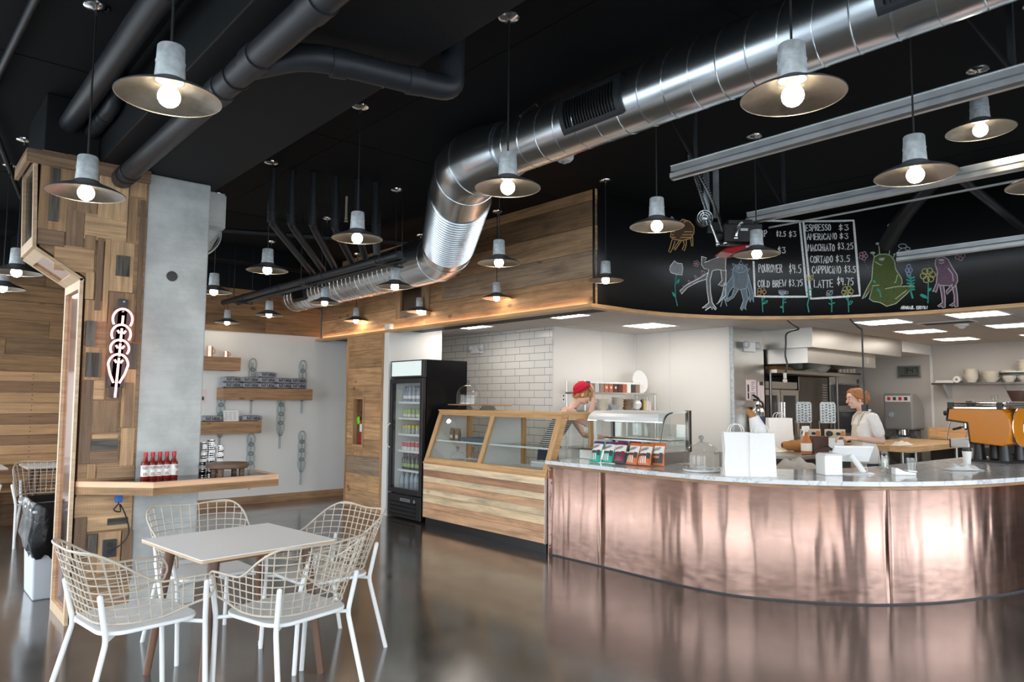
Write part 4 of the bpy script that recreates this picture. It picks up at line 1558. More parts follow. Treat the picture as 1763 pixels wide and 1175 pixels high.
# ---- wire armchairs
def wire_chair():
    t = thing('armchair', 'white chair', 'chair')
    # seat
    mb = MB()
    pts = []
    W, D, R = 0.235, 0.225, 0.11
    for cx, cy, a0 in ((W-R, D-R, 0), (-W+R, D-R, 90), (-W+R, -D+R, 180), (W-R, -D+R, 270)):
        for k in range(9):
            a = math.radians(a0+90*k/8)
            pts.append((cx+R*math.cos(a), cy+0.01+R*math.sin(a)))
    mb.prism(pts, 0.438, 0.457, 'xy')
    mb.build('seat', M['white_metal'], t, bevel=0.006, seg=3)
    # legs, each one bent tube
    for sx in (-1, 1):
        mb = MB()
        mb.tube(fillet([(sx*0.245, 0.255, 0.0), (sx*0.25, 0.235, 0.43), (sx*0.292, 0.215, 0.62)], 0.03, 4), 0.0125, 12)
        mb.ball((sx*0.292, 0.215, 0.62), 0.0125, 10)
        mb.build('leg', M['white_metal'], t)
        mb = MB()
        mb.tube(fillet([(sx*0.255, -0.30, 0.0), (sx*0.215, -0.195, 0.42), (sx*0.232, -0.235, 0.62)], 0.03, 4), 0.0125, 12)
        mb.ball((sx*0.232, -0.235, 0.62), 0.0125, 10)
        mb.build('leg', M['white_metal'], t)
    mb = MB()
    for s in (-1, 1):
        mb.tube([(s*0.25, 0.234, 0.425), (s*0.10, 0.12, 0.428), (-s*0.10, -0.10, 0.428), (-s*0.212, -0.19, 0.425)], 0.010, 10)
    mb.build('underframe', M['white_metal'], t)

    # basket
    ZB = 0.487

    def plan(u, z):
        fl = (z-ZB)
        W = 0.250+0.20*fl
        yf = 0.265
        yb = -0.215-0.30*fl
        R = 0.17
        s1 = (yf-(yb+R))
        s2 = PI/2*R
        s3 = 2*(W-R)
        tot = 2*s1+2*s2+s3
        d = u*tot
        if d < s1:
            return Vector((-W, yf-d, z))
        d -= s1
        if d < s2:
            a = d/R
            return Vector((-W+R-R*math.cos(a), yb+R-R*math.sin(a), z))
        d -= s2
        if d < s3:
            return Vector((-W+R+d, yb, z))
        d -= s3
        if d < s2:
            a = d/R
            return Vector((W-R+R*math.sin(a), yb+R-R*math.cos(a), z))
        d -= s2
        return Vector((W, yb+R+d, z))

    def smooth(a, b, x):
        x = max(0, min(1, (x-a)/(b-a)))
        return x*x*(3-2*x)

    def top(u):
        v = min(u, 1-u)
        z = 0.655+0.165*smooth(0.16, 0.36, v)-0.012*smooth(0.36, 0.5, v)
        c = 0.032
        if v < c:
            z -= 0.055*(1-math.sqrt(max(0, 1-((c-v)/c)**2)))
        return z

    def bot(u):
        v = min(u, 1-u)
        z = ZB+0.045*(1-smooth(0.02, 0.2, v))
        c = 0.03
        if v < c:
            z += 0.045*(1-math.sqrt(max(0, 1-((c-v)/c)**2)))
        return z
    NU = 72
    rim = [plan(i/NU, top(i/NU)) for i in range(NU+1)]+[plan(i/NU, bot(i/NU)) for i in range(NU, -1, -1)]
    mb = MB()
    mb.tube(rim, 0.0058, 8, closed=True)
    bas = mb.build('basket', M['wire'], t)
    mb = MB()
    for k in range(1, 28):
        u = k/28
        z0, z1 = bot(u), top(u)
        mb.tube([plan(u, z0+(z1-z0)*j/5) for j in range(6)], 0.0030, 5, caps=False)
    for k in range(1, 10):
        z = ZB+0.036*k
        run = []
        for i in range(NU*2+1):
            u = i/(NU*2)
            if bot(u) <= z <= top(u)-0.004:
                run.append(plan(u, z))
            else:
                if len(run) > 3:
                    mb.tube(run, 0.0030, 5, caps=False)
                run = []
        if len(run) > 3:
            mb.tube(run, 0.0030, 5, caps=False)
    mb.build('mesh', M['wire'], bas)
    return t


ch = wire_chair()
ch.location = (1.605, 3.53, 0)
ch.rotation_euler = (0, 0, math.radians(13))
ch['label'] = 'white chair with taupe wire basket nearest the viewer, seen from behind'
ch['group'] = 'wire basket armchairs'
dup(ch, (0.985, 3.895, 0), math.radians(-83), 'white chair with taupe wire basket at the left side of the table')
dup(ch, (2.085, 4.135, 0), math.radians(94), 'white chair with taupe wire basket at the right side of the table')
dup(ch, (1.575, 4.655, 0), math.radians(183), 'white chair with taupe wire basket behind the table, before the pillar')
dup(ch, (1.36, 8.92, 0), math.radians(172), 'wire basket chair at the far left table, seen past the pillar')
dup(ch, (0.66, 9.02, 0), math.radians(180), 'wire basket chair half cut off by the left frame edge')


# ---- tables
def table(lab, loc, rz, group, sx=0.755, sy=0.755, h=0.722):
    t = thing('cafe_table', lab, 'table', loc, rz, group)
    mb = MB()
    a, b = sx/2, sy/2
    r = 0.012
    pts = []
    for cx, cy, a0 in ((a-r, b-r, 0), (-a+r, b-r, 90), (-a+r, -b+r, 180), (a-r, -b+r, 270)):
        for k in range(4):
            an = math.radians(a0+30*k)
            pts.append((cx+r*math.cos(an), cy+r*math.sin(an)))
    mb.prism(pts, h-0.004, h, 'xy')
    mb.build('tabletop', M['laminate'], t, smooth=False)
    mb = MB()
    mb.prism([(x*0.999, y*0.999) for x, y in pts], h-0.018, h-0.004, 'xy')
    mb.build('plywood_edge', M['trimwood'], t, smooth=False)
    for x in (-1, 1):
        for y in (-1, 1):
            mb = MB()
            top = Vector((x*(a-0.12), y*(b-0.12), h-0.018))
            ft = Vector((x*(a-0.045), y*(b-0.045), 0.0))
            mb.tube([top, top.lerp(ft, 0.06), top.lerp(ft, 0.35), ft], [0.030, 0.029, 0.024, 0.0185], 16)
            mb.build('leg', M['walnut'], t)
    mb = MB()
    for s in (-1, 1):
        mb.box(-a+0.10, a-0.10, s*(b-0.12)-0.018, s*(b-0.12)+0.018, h-0.05, h-0.018)
    mb.build('apron', M['walnut'], t, smooth=False)
    return t


table('white square cafe table with walnut legs in the foreground', (1.545, 4.06, 0), math.radians(6), 'white cafe tables')
table('white table behind the pillar left side, before the slatted bench', (1.60, 9.68, 0), 0, 'white cafe tables', 0.72, 0.62, 0.735)
table('white table cut off by the left frame edge', (0.70, 9.72, 0), 0, 'white cafe tables', 0.76, 0.62, 0.735)

# ---- slatted bench along the back wall
t = thing('slatted_bench', 'long wooden bench with tall slatted back on the left back wall', 'bench', (1.48, YB-0.075, 0))
zs = [1.80, 1.683, 1.556, 1.432, 1.305, 1.18, 1.052, 0.94, 0.83, 0.71, 0.60, 0.50]
tn = [0.3, 1.0, 0.2, 0.4, 1.0, 0.3, 1.0, 0.35, 0.25, 0.95, 0.4]
for i in range(11):
    mb = MB()
    c = (tn[i], random.random(), 0.5, 1)
    dark = tn[i] > 0.9
    y = 0.0 if dark else -0.05
    mb.obox((0, y, (zs[i]+zs[i+1])/2), (0.68, 0.011, (zs[i]-zs[i+1])/2-0.003), (math.radians(0 if dark else 7), 0, 0), col=c, grain=0)
    mb.build('slat', M['slat'], t, smooth=False)
mb = MB()
for x in (-0.12,):
    for i in range(11):
        z = (zs[i]+zs[i+1])/2
        for dz in (-0.025, 0.025):
            mb.ball((x, (-0.012 if tn[i] > 0.9 else -0.062)-dz*0.12, z+dz), 0.006, 6)
tag(mb.build('screw', M['black'], t), kind='stuff')
mb = MB()
for k in range(4):
    mb.box(-0.68, 0.68, -0.33+0.075*k, -0.265+0.075*k, 0.42, 0.45, grain=0)
mb.build('seat', M['slat'], t, smooth=False)
for x in (-0.6, 0.6):
    mb = MB()
    mb.box(x-0.03, x+0.03, -0.30, 0.02, 0.0, 0.42)
    mb.build('leg', M['slat'], t, smooth=False)

# ---- bin behind the pillar
t = thing('trash_bin', 'grey plastic bin with black liner beside the pillar foot', 'trash bin', (1.03, 6.62, 0))
mb = MB()
mb.loft([[(-0.10, -0.20, 0), (0.14, -0.20, 0), (0.14, 0.2, 0), (-0.10, 0.2, 0)], [(-0.125, -0.25, 0.66), (0.165, -0.25, 0.66), (0.165, 0.25, 0.66), (-0.125, 0.25, 0.66)]])
mb.box(-0.135, 0.175, -0.26, 0.26, 0.64, 0.665)
mb.build('body', M['grey_plastic'], t, smooth=False, bevel=0.012)
mb = MB()
random.seed(4)
rings = []
for z, g in ((0.32, 0.0), (0.36, 0.035), (0.45, 0.05), (0.58, 0.035), (0.68, 0.03), (0.715, 0.02), (0.72, 0.0), (0.66, -0.03)):
    rg = []
    n = 44
    for k in range(n):
        a = 2*PI*k/n
        ex, ey = 0.128+0.012*z/0.7, 0.225+0.03*z/0.7
        ca, sa = math.cos(a), math.sin(a)
        s = 1/max(abs(ca)/1.0, abs(sa)/1.0)
        s = min(s, 1.28)
        w = random.uniform(-0.5, 1)*g*0.5
        rg.append((0.02+(ex+g*0.5+w)*ca*s, (ey+g*0.5+w)*sa*s, z+(random.uniform(-0.03, 0.03) if z < 0.33 else 0)))
    rings.append(rg)
mb.loft(rings, caps=False)
mb.build('liner', M['bag_black'], t, angle=80)

# ---- bar shelf wrapping the pillar
t = thing('bar_shelf', 'angled wooden bar shelf with glossy black top around the concrete pillar', 'shelf', (1.6, 5.4, 0.9))
oo = Vector((1.6, 5.4, 0.9))
out = [(1.022, 5.615), (1.405, 5.232), (2.285, 5.268), (2.285, 5.80), (1.829, 5.80), (1.829, 5.62)]
ins = [(1.065, 5.615), (1.418, 5.262), (2.255, 5.297), (2.255, 5.80), (1.829, 5.80), (1.829, 5.62)]
mb = MB()
mb.prism([(x-oo.x, y-oo.y) for x, y in ins], -0.03, 0.033, 'xy')
mb.build('top', M['mirror_black'], t, smooth=False)
for nm, z0, z1, c, gr in (('upper_edge', 0.0, 0.037, 0.9, 0.0), ('lower_edge', -0.05, 0.0, 0.25, -0.004)):
    mb = MB()
    for i in range(3):
        a, b, c2, d = out[i], out[i+1], ins[i+1], ins[i]
        V = [(p[0]-oo.x, p[1]-oo.y, z) for z in (z0, z1) for p in (a, b, c2, d)]
        L = math.dist(a, b)
        rr = random.random()*9
        mb.add(V, [(3, 2, 1, 0), (4, 5, 6, 7), (0, 1, 5, 4), (2, 3, 7, 6), (1, 2, 6, 5), (3, 0, 4, 7)],
               [[(rr, 0), (rr+L, 0), (rr+L, 0.04), (rr, 0.04)]]*4+[[(rr, 0), (rr+0.02, 0), (rr+0.02, 0.04), (rr, 0.04)]]*2, col=(c*0.35 if c > 0.5 else 0.3, 0.3, 0.2, 1))
    mb.build(nm, M['hickory'] if c > 0.5 else M['dark_reclaimed'], t, smooth=False)

# ---- hot sauce bottles
def bottle_label_marks(mb, r, z0, z1, a0, a1, n, col=0):
    for k in range(n):
        z = z0+(z1-z0)*(k+0.5)/n
        w = random.uniform(0.5, 1.0)
        A = [a0+(a1-a0)*(0.5+(j/6-0.5)*w) for j in range(7)]
        V = [(r*math.cos(a), r*math.sin(a), zz) for zz in (z-(z1-z0)/n*0.28, z+(z1-z0)/n*0.28) for a in A]
        mb.add(V, [(j, j+1, 8+j, 7+j) for j in range(6)])


def hot_bottle():
    t = thing('hot_sauce_bottle', 'x', 'bottle')
    mb = MB()
    mb.lathe([(0, 0), (0.026, 0), (0.028, 0.004), (0.028, 0.105), (0.024, 0.118), (0.013, 0.135), (0.0115, 0.165), (0, 0.165)], 20)
    mb.build('glass', M['hotsauce'], t)
    mb = MB()
    mb.lathe([(0, 0.157), (0.014, 0.157), (0.0145, 0.16), (0.0135, 0.187), (0.0, 0.188)], 16)
    mb.build('cap', M['red_cap'], t)
    mb = MB()
    mb.lathe([(0.0285, 0.022), (0.0287, 0.023), (0.0287, 0.097), (0.0285, 0.098)], 24)
    lb = mb.build('label', M['label_white'], t)
    mb = MB()
    bottle_label_marks(mb, 0.0291, 0.070, 0.092, -2.6, -1.0, 3)
    mb.build('print', M['wine'], lb, smooth=False)
    mb = MB()
    bottle_label_marks(mb, 0.0291, 0.028, 0.05, -2.4, -1.2, 2)
    mb.build('print', M['spice_red'], lb, smooth=False)
    return t


hb = hot_bottle()
for i, (x, lab) in enumerate(((1.419, 'leftmost of five red capped hot sauce bottles on the black shelf'), (1.465, 'second from left of five hot sauce bottles, its neck nearly empty'),
                              (1.512, 'middle one of the five hot sauce bottles on the black shelf'), (1.558, 'fourth from left of the five hot sauce bottles'),
                              (1.606, 'rightmost of the five hot sauce bottles, label turned aside'))):
    b = hb if i == 0 else dup(hb)
    b.location = (x, 5.50, 0.933)
    b.rotation_euler = (0, 0, (0.0, 0.15, -0.1, 0.05, 0.9)[i])
    b['label'] = lab
    b['group'] = 'hot sauce bottles on the bar shelf'

# ---- stacks of silver cups, round board on legs
for k, (x, y, h) in enumerate(((1.872, 5.705, 0.235), (1.935, 5.72, 0.255), (1.995, 5.70, 0.215))):
    t = thing('cup_stack', ('left stack of patterned silver cups beside the concrete pillar', 'tallest middle stack of patterned silver cups behind the round board', 'right and shortest stack of patterned silver cups behind the round board')[k], 'cups', (x, y, 0.933), 0, 'stacks of silver cups')
    mb = MB()
    prof = [(0, 0)]
    z = 0.0
    n = int(h/0.0155)
    for i in range(n):
        prof += [(0.0285, z), (0.0315, z+0.012), (0.033, z+0.013), (0.033, z+0.0155)]
        z += 0.0155
    prof += [(0.030, z), (0.027, z-0.02), (0, z-0.02)]
    mb.lathe(prof, 20)
    mb.build('cup', M['chrome'], t)
    for i in range(4):
        mb = MB()
        mb.lathe([(0.0335, h*(0.15+0.22*i)), (0.0338, h*(0.15+0.22*i)+0.004), (0.0335, h*(0.15+0.22*i)+0.022)], 14, a0=-2.9+0.3*i, a1=-0.9)
        mb.build('pattern', M['white'], t)
t = thing('serving_board', 'round dark wooden serving board on four stub legs on the black shelf', 'serving board', (1.985, 5.50, 0.933))
mb = MB()
mb.lathe([(0, 0.05), (0.140, 0.05), (0.150, 0.056), (0.152, 0.080), (0.147, 0.086), (0, 0.086)], 40)
mb.build('board', M['darkboard'], t)
for x, y in ((-0.075, -0.075), (0.085, -0.06), (-0.07, 0.085), (0.08, 0.08)):
    mb = MB()
    mb.lathe([(0, 0), (0.019, 0), (0.022, 0.05), (0, 0.05)], 16, at=(x, y, 0))
    mb.build('leg', M['darkboard'], t)

# ---- cable, plug, outlet on the cladding
t = thing('power_outlet', 'dark square wall outlet low on the reclaimed board cladding', 'outlet', (1.243, 5.603, 0.47))
mb = MB()
mb.box(-0.042, 0.042, -0.008, 0.006, -0.06, 0.06)
mb.build('plate', M['charcoal'], t, smooth=False, bevel=0.003)
for z in (-0.024, 0.024):
    mb = MB()
    mb.lathe([(0, 0), (0.017, 0), (0.017, 0.004), (0, 0.004)], 16)
    o = mb.build('socket', M['black'], t)
    o.location = (0.0, -0.0085, z)
    o.rotation_euler = (PI/2, 0, 0)
t = thing('power_cable', 'black cable with bright blue plug hanging from the bar shelf to the outlet', 'cable', (1.25, 5.54, 0.84))
mb = MB()
c = catmull([(0.02, 0.0, 0.0), (0.02, -0.01, -0.06), (-0.01, -0.02, -0.10), (0.03, -0.02, -0.115), (0.03, 0.0, -0.07), (0.06, 0.01, -0.12), (0.09, 0.02, -0.2), (0.10, 0.03, -0.28), (0.06, 0.035, -0.345), (0.0, 0.046, -0.385)], 8)
mb.tube(c, 0.0045, 8)
mb.build('cord', M['black'], t)
mb = MB()
mb.box(0.0, 0.042, -0.02, 0.02, -0.055, 0.008)
mb.build('plug', M['blue_plug'], t, smooth=False, bevel=0.006)

# ---- neon sign
t = thing('neon_sign', 'glowing pink neon chain link sign on dark backing, on the board cladding', 'neon sign', (1.218, 5.575, 1.5))
mb = MB()
mb.box(-0.052, 0.052, 0.0, 0.012, 0.07, 0.62)
mb.box(-0.03, 0.03, 0.0, 0.01, 0.0, 0.69)
mb.build('backing', M['charcoal'], t, smooth=False, bevel=0.002)


def link(cx, cz, w, h, a0, a1, n=22):
    out = []
    for k in range(n+1):
        a = math.radians(a0+(a1-a0)*k/n)
        out.append((cx+w*math.cos(a), -0.022, cz+h*math.sin(a)))
    return out


nt_ = []
for i, cz in enumerate((0.545, 0.44, 0.34)):
    nt_.append(link(0.0, cz, 0.062-0.002*i, 0.072-0.006*i, -35, 215))
bl = [(0.062*math.cos(math.radians(a)), -0.022, 0.225+0.075*math.sin(math.radians(a))) for a in range(0, 181, 12)]
nt_.append([(0.018, -0.022, 0.10), (0.045, -0.022, 0.16)]+bl+[(-0.045, -0.022, 0.16), (-0.018, -0.022, 0.10)])
for z0, z1 in ((0.50, 0.57), (0.385, 0.48), (0.285, 0.375), (0.0, 0.275)):
    nt_.append([(0, -0.026, z0), (0, -0.026, z1)])
for z in (0.465, 0.36, 0.26):
    for s in (-1, 1):
        nt_.append([(s*0.012, -0.026, z-0.02), (s*0.026, -0.026, z)])
for p in nt_:
    mb = MB()
    mb.tube(p, 0.0075, 8)
    mb.build('tube', M['neon'], t)
mb = MB()
for z in (0.02, 0.12, 0.3, 0.42, 0.6, 0.67):
    mb.tube([(0, 0.0, z), (0, -0.018, z)], 0.006, 8)
mb.build('standoff', M['grey_plastic'], t)
t.rotation_euler = (0, math.radians(2.5), 0)

# ---- shelves on the back wall with mugs and folded shirts
def wall_shelf(lab, x0, x1, z0, z1):
    t = thing('wall_shelf', lab, 'shelf', ((x0+x1)/2, YB, z1), 0, 'timber box shelves on the white wall')
    mb = MB()
    w = (x1-x0)/2
    mb.box(-w, w, -0.25, -0.001, z0-z1, 0)
    mb.build('board', M['shelfwood'], t, smooth=False, bevel=0.004)
    return t


wall_shelf('upper timber box shelf holding two copper mugs', 2.75, 3.78, 1.885, 2.07)
wall_shelf('longest timber box shelf, stacked with folded grey shirts', 3.55, 4.87, 1.48, 1.645)
wall_shelf('lower timber box shelf with a small card and two folded shirts', 2.75, 4.11, 1.01, 1.18)
for x, r, h, lab in ((3.395, 0.038, 0.145, 'taller copper mug on the upper wall shelf'), (3.615, 0.03, 0.085, 'shorter copper mug near the end of the upper wall shelf')):
    t = thing('copper_mug', lab, 'mug', (x, YB-0.13, 2.071), 0, 'copper mugs on the wall shelf')
    mb = MB()
    mb.lathe([(0, 0), (r, 0), (r, h), (r-0.004, h), (r-0.004, 0.01), (0, 0.01)], 20)
    mb.build('body', M['copper_small'], t)
    mb = MB()
    mb.tube([(r+0.028*math.sin(PI*k/8), 0, h*0.25+h*0.6*k/8) for k in range(9)], 0.004, 8)
    mb.build('handle', M['copper_small'], t)


def folded_shirt(seed):
    random.seed(seed)
    t = thing('folded_shirt', 'x', 'shirt')
    mb = MB()
    rings = []
    n = 22
    for i in range(7):
        x = -0.125+0.25*i/6
        e = 0.86 if i in (0, 6) else 1.0
        rings.append([(x+0.004*math.sin(3*k), 0.10*e*math.copysign(abs(math.cos(2*PI*k/n))**0.6, math.cos(2*PI*k/n)), 0.040+0.040*e*math.copysign(abs(math.sin(2*PI*k/n))**0.75, math.sin(2*PI*k/n))+0.003*math.sin(5*i+k)) for k in range(n)])
    mb.loft(rings)
    mb.build('fabric', M['shirt_grey'], t, angle=60)
    return t
# ---- hand drawn stroke letters (unit box: width 0..1, height 0..1)
GL = {
    'A': [[(0, 0), (.5, 1), (1, 0)], [(.2, .38), (.8, .38)]],
    'B': [[(0, 0), (0, 1), (.6, .98), (.8, .78), (.55, .54), (0, .52)], [(.55, .54), (.95, .32), (.7, .03), (0, 0)]],
    'C': [[(.95, .82), (.6, 1), (.15, .78), (.02, .4), (.25, .05), (.65, 0), (.98, .18)]],
    'D': [[(0, 0), (0, 1), (.6, .9), (.95, .5), (.6, .06), (0, 0)]],
    'E': [[(.9, 1), (.05, 1), (0, 0), (.95, 0)], [(.02, .5), (.75, .52)]],
    'F': [[(.9, 1), (.05, 1), (0, 0)], [(.02, .5), (.7, .52)]],
    'G': [[(.95, .82), (.55, 1), (.1, .75), (.02, .35), (.35, .0), (.9, .15), (.9, .45), (.55, .45)]],
    'H': [[(0, 0), (0, 1)], [(.9, 0), (.9, 1)], [(0, .5), (.9, .5)]],
    'I': [[(.5, 0), (.5, .62)], [(.5, .86), (.5, .92)]],
    'K': [[(0, 0), (0, 1)], [(.9, 1), (.05, .45), (.95, 0)]],
    'L': [[(.05, 1), (0, 0), (.9, .03)]],
    'M': [[(0, 0), (.1, 1), (.5, .35), (.9, 1), (1, 0)]],
    'N': [[(0, 0), (.02, 1), (.9, 0), (.92, 1)]],
    'O': [[(.5, 1), (.12, .8), (.02, .4), (.3, .02), (.75, .06), (.98, .5), (.82, .88), (.5, 1)]],
    'P': [[(0, 0), (.02, 1), (.65, .98), (.9, .74), (.6, .48), (.02, .46)]],
    'R': [[(0, 0), (.02, 1), (.65, .98), (.88, .76), (.6, .5), (.02, .48)], [(.35, .5), (.95, 0)]],
    'S': [[(.9, .88), (.5, 1), (.1, .8), (.3, .56), (.75, .44), (.9, .2), (.5, 0), (.02, .12)]],
    'T': [[(0, 1), (1, .98)], [(.5, 1), (.48, 0)]],
    'U': [[(0, 1), (.03, .25), (.35, 0), (.75, .1), (.92, 1)]],
    'V': [[(0, 1), (.45, 0), (.95, 1)]],
    'W': [[(0, 1), (.22, 0), (.5, .7), (.75, 0), (1, 1)]],
    'Y': [[(0, 1), (.45, .5), (.95, 1)], [(.45, .5), (.42, 0)]],
    '$': [[(.88, .78), (.5, .9), (.14, .72), (.35, .53), (.75, .42), (.86, .2), (.5, .1), (.08, .2)], [(.52, 1.08), (.46, -.1)]],
    '0': [[(.5, 1), (.1, .7), (.1, .3), (.5, 0), (.88, .3), (.88, .7), (.5, 1)]],
    '1': [[(.5, 1), (.5, 0)]],
    '2': [[(.1, .8), (.45, 1), (.85, .75), (.5, .35), (.05, 0), (.95, .02)]],
    '3': [[(.08, .95), (.85, .97), (.42, .6), (.85, .42), (.8, .1), (.4, 0), (.05, .12)]],
    '4': [[(.15, 1), (.08, .5), (.9, .5)], [(.75, .95), (.7, 0)]],
    '5': [[(.9, 1), (.2, .98), (.15, .58), (.7, .6), (.88, .3), (.6, .02), (.08, .05)]],
    '7': [[(.05, .98), (.9, .97), (.45, 0)]],
    '.': [[(.4, .0), (.5, .05)]],
    ':': [[(.5, .25), (.5, .3)], [(.5, .7), (.5, .75)]],
}


def write(text, x, y, h, width, jit=0.0):
    """polylines of a text whose baseline starts at (x, y), fitted to a width"""
    wd = {'I': .45, '.': .35, ' ': .6, ':': .4, 'M': 1.15, 'W': 1.2, 'N': 1.05, '1': .5}
    tot = sum(wd.get(c, .85)+.28 for c in text)-.28
    k = width/tot
    out = []
    for c in text:
        w = wd.get(c, .85)*k
        dy = random.uniform(-jit, jit)*h
        for st in GL.get(c, []):
            out.append([(x+p[0]*w, y+dy+p[1]*h) for p in st])
        x += w+.28*k
    return out


def flat_strokes(mb, strokes, to3, w, lift=(0, 0, 0)):
    """thin ribbons drawn on a surface; to3 maps 2D to 3D"""
    for s in strokes:
        n = len(s)
        L, R = [], []
        for i in range(n):
            a, b = Vector(s[max(0, i-1)]), Vector(s[min(n-1, i+1)])
            d = (b-a)
            d = d.normalized() if d.length > 1e-9 else Vector((1, 0))
            q = Vector((-d.y, d.x))*w*0.5
            p = Vector(s[i])
            if i == 0:
                p = p-d*w*0.4
            if i == n-1:
                p = p+d*w*0.4
            L.append(to3(p+q))
            R.append(to3(p-q))
        V = L+R
        F = [(n+i, n+i+1, i+1, i) for i in range(n-1)]
        mb.add(V, F)


def label_text(parent, name, text, origin, ax, up, h, width, w, mat, jit=0.0):
    mb = MB()
    ox, a, u = Vector(origin), Vector(ax), Vector(up)
    flat_strokes(mb, write(text, 0, 0, h, width, jit), lambda p: ox+a*p[0]+u*p[1], w)
    return mb.build(name, mat, parent, smooth=False)


# ---- folded shirts with dark print
base_shirt = folded_shirt(2)
random.seed(12)
SH = []
xs = [3.70, 3.955, 4.20, 4.445, 4.665]
cnt = [2, 2, 3, 2, 2]
cn = ['leftmost', 'second', 'middle', 'fourth', 'rightmost']
for c in range(5):
    for r in range(cnt[c]):
        lev = 'bottom' if r == 0 else ('top' if r == cnt[c]-1 else 'middle')
        SH.append((xs[c]+random.uniform(-.008, .008), 1.646+0.079*r, '%s folded grey shirt of the %s stack on the longest shelf' % (lev, cn[c])))
SH.append((4.0, 1.181, 'single folded grey shirt at the right end of the lower shelf'))
SH.append((3.44, 1.181, 'folded grey shirt on the lower shelf half hidden by the pillar'))
for i, (x, z, lab) in enumerate(SH):
    if i == 0:
        t = base_shirt
        o = None
        label_text(t, 'print', 'EAT LOCAL', (-0.095, -0.1055, 0.028), (1, 0, 0), (0, 0, 1), 0.03, 0.19, 0.009, M['black'], 0.1)
    else:
        t = dup(base_shirt)
    t.location = (x, YB-0.125, z)
    t['label'] = lab
    t['group'] = 'folded grey shirts on the wall shelves'
t = thing('price_card', 'small white handwritten card standing on the lower wall shelf', 'card', (3.70, YB-0.17, 1.181))
mb = MB()
mb.obox((0, 0, 0.075), (0.105, 0.0015, 0.075), (math.radians(-8), 0, 0))
mb.build('card', M['paper'], t, smooth=False)
mb = MB()
st = []
random.seed(8)
for r in range(4):
    for k in range(3):
        x = -0.085+0.06*k+random.uniform(-.005, .005)
        z = 0.115-0.028*r
        st.append([(x, z), (x+.012, z+.01), (x+.02, z-.004), (x+.035, z+.006)])
flat_strokes(mb, st, lambda p: Vector((p[0], -0.0025+0.14*(p[1]-0.075), p[1])), 0.004)
mb.build('writing', M['black'], t, smooth=False)


# ---- wire chain ornaments on the white wall
def ornament():
    t = thing('wall_ornament', 'x', 'wall ornament')
    mb = MB()
    for k, z in enumerate((0.0, -0.135, -0.265, -0.40)):
        for dx, dy in ((0, 0.0), (0.012, 0.012)):
            n = 22
            P = []
            for i in range(n):
                a = 2*PI*i/n
                w = 0.052
                h = 0.092
                zz = z+h*math.sin(a)
                xx = w*math.cos(a)
                if k == 3 and math.sin(a) < 0:
                    zz = z+h*1.35*math.sin(a)
                    xx = w*math.cos(a)*(1+0.25*math.sin(a))
                P.append((xx+dx, -0.03-dy, zz))
            mb.tube(P, 0.0032, 6, closed=True)
    mb.build('chain', M['teal_metal'], t)
    mb = MB()
    for dx in (-0.006, 0.012):
        mb.tube([(dx, -0.028, 0.03), (dx, -0.028, -0.71)], 0.0038, 6)
    mb.tube([(0, 0, -0.03), (0, -0.03, -0.03)], 0.004, 6)
    mb.tube([(0, 0, -0.5), (0, -0.03, -0.5)], 0.004, 6)
    mb.build('stem', M['teal_metal'], t)
    return t


orn = ornament()
for i, (x, z, lab) in enumerate(((4.03, 1.985, 'wire chain ornament rising above the middle of the longest shelf'), (4.80, 1.99, 'wire chain ornament at the right end of the longest shelf'),
                                 (4.475, 1.475, 'wire chain ornament hanging below the longest shelf on the white wall'), (4.045, 0.91, 'wire chain ornament below the lower shelf, above the round board'),
                                 (4.82, 0.925, 'lone wire chain ornament low on the white wall at right'), (3.60, 1.475, 'wire chain ornament behind the small white card'))):
    t = orn if i == 0 else dup(orn)
    t.location = (x, YB-0.001, z)
    t['label'] = lab
    t['group'] = 'wire chain ornaments on the white wall'
t = thing('notice_card', 'small pink notice on the white wall beside the concrete pillar', 'notice', (3.36, YB-0.001, 1.50))
mb = MB()
mb.box(-0.05, 0.05, -0.004, 0, -0.07, 0.12)
mb.build('sheet', M['pink_paper'], t, smooth=False)
mb = MB()
mb.box(-0.02, 0.02, -0.006, -0.004, -0.03, 0.02)
mb.build('mark', M['black'], t, smooth=False)

# ---- fire extinguisher in the niche
t = thing('fire_extinguisher', 'red fire extinguisher with bright green tag in the timber niche', 'fire extinguisher', (5.115, 9.0, 0.87))
mb = MB()
mb.lathe([(0, 0), (0.055, 0), (0.058, 0.01), (0.058, 0.30), (0.045, 0.345), (0.02, 0.365), (0.018, 0.39), (0, 0.39)], 24)
mb.build('cylinder', M['extinguisher_red'], t)
mb = MB()
mb.lathe([(0.0585, 0.18), (0.0588, 0.181), (0.0588, 0.285), (0.0585, 0.286)], 24)
mb.build('label', M['label_white'], t)
mb = MB()
mb.lathe([(0, 0.385), (0.02, 0.385), (0.02, 0.415), (0, 0.42)], 14)
mb.box(-0.06, 0.02, -0.012, 0.012, 0.415, 0.428)
mb.obox((-0.03, 0, 0.447), (0.045, 0.012, 0.005), (0, 0.3, 0))
mb.build('valve', M['chrome'], t, smooth=False)
mb = MB()
mb.tube(catmull([(0, -0.02, 0.40), (0.0, -0.065, 0.36), (0.0, -0.075, 0.25), (0.0, -0.07, 0.15)], 6), 0.009, 8)
mb.build('hose', M['black_rubber'], t)
mb = MB()
mb.obox((-0.055, 0.055, 0.335), (0.0015, 0.036, 0.05), (math.radians(-18), 0, 0))
mb.build('tag', M['tag_green'], t, smooth=False)

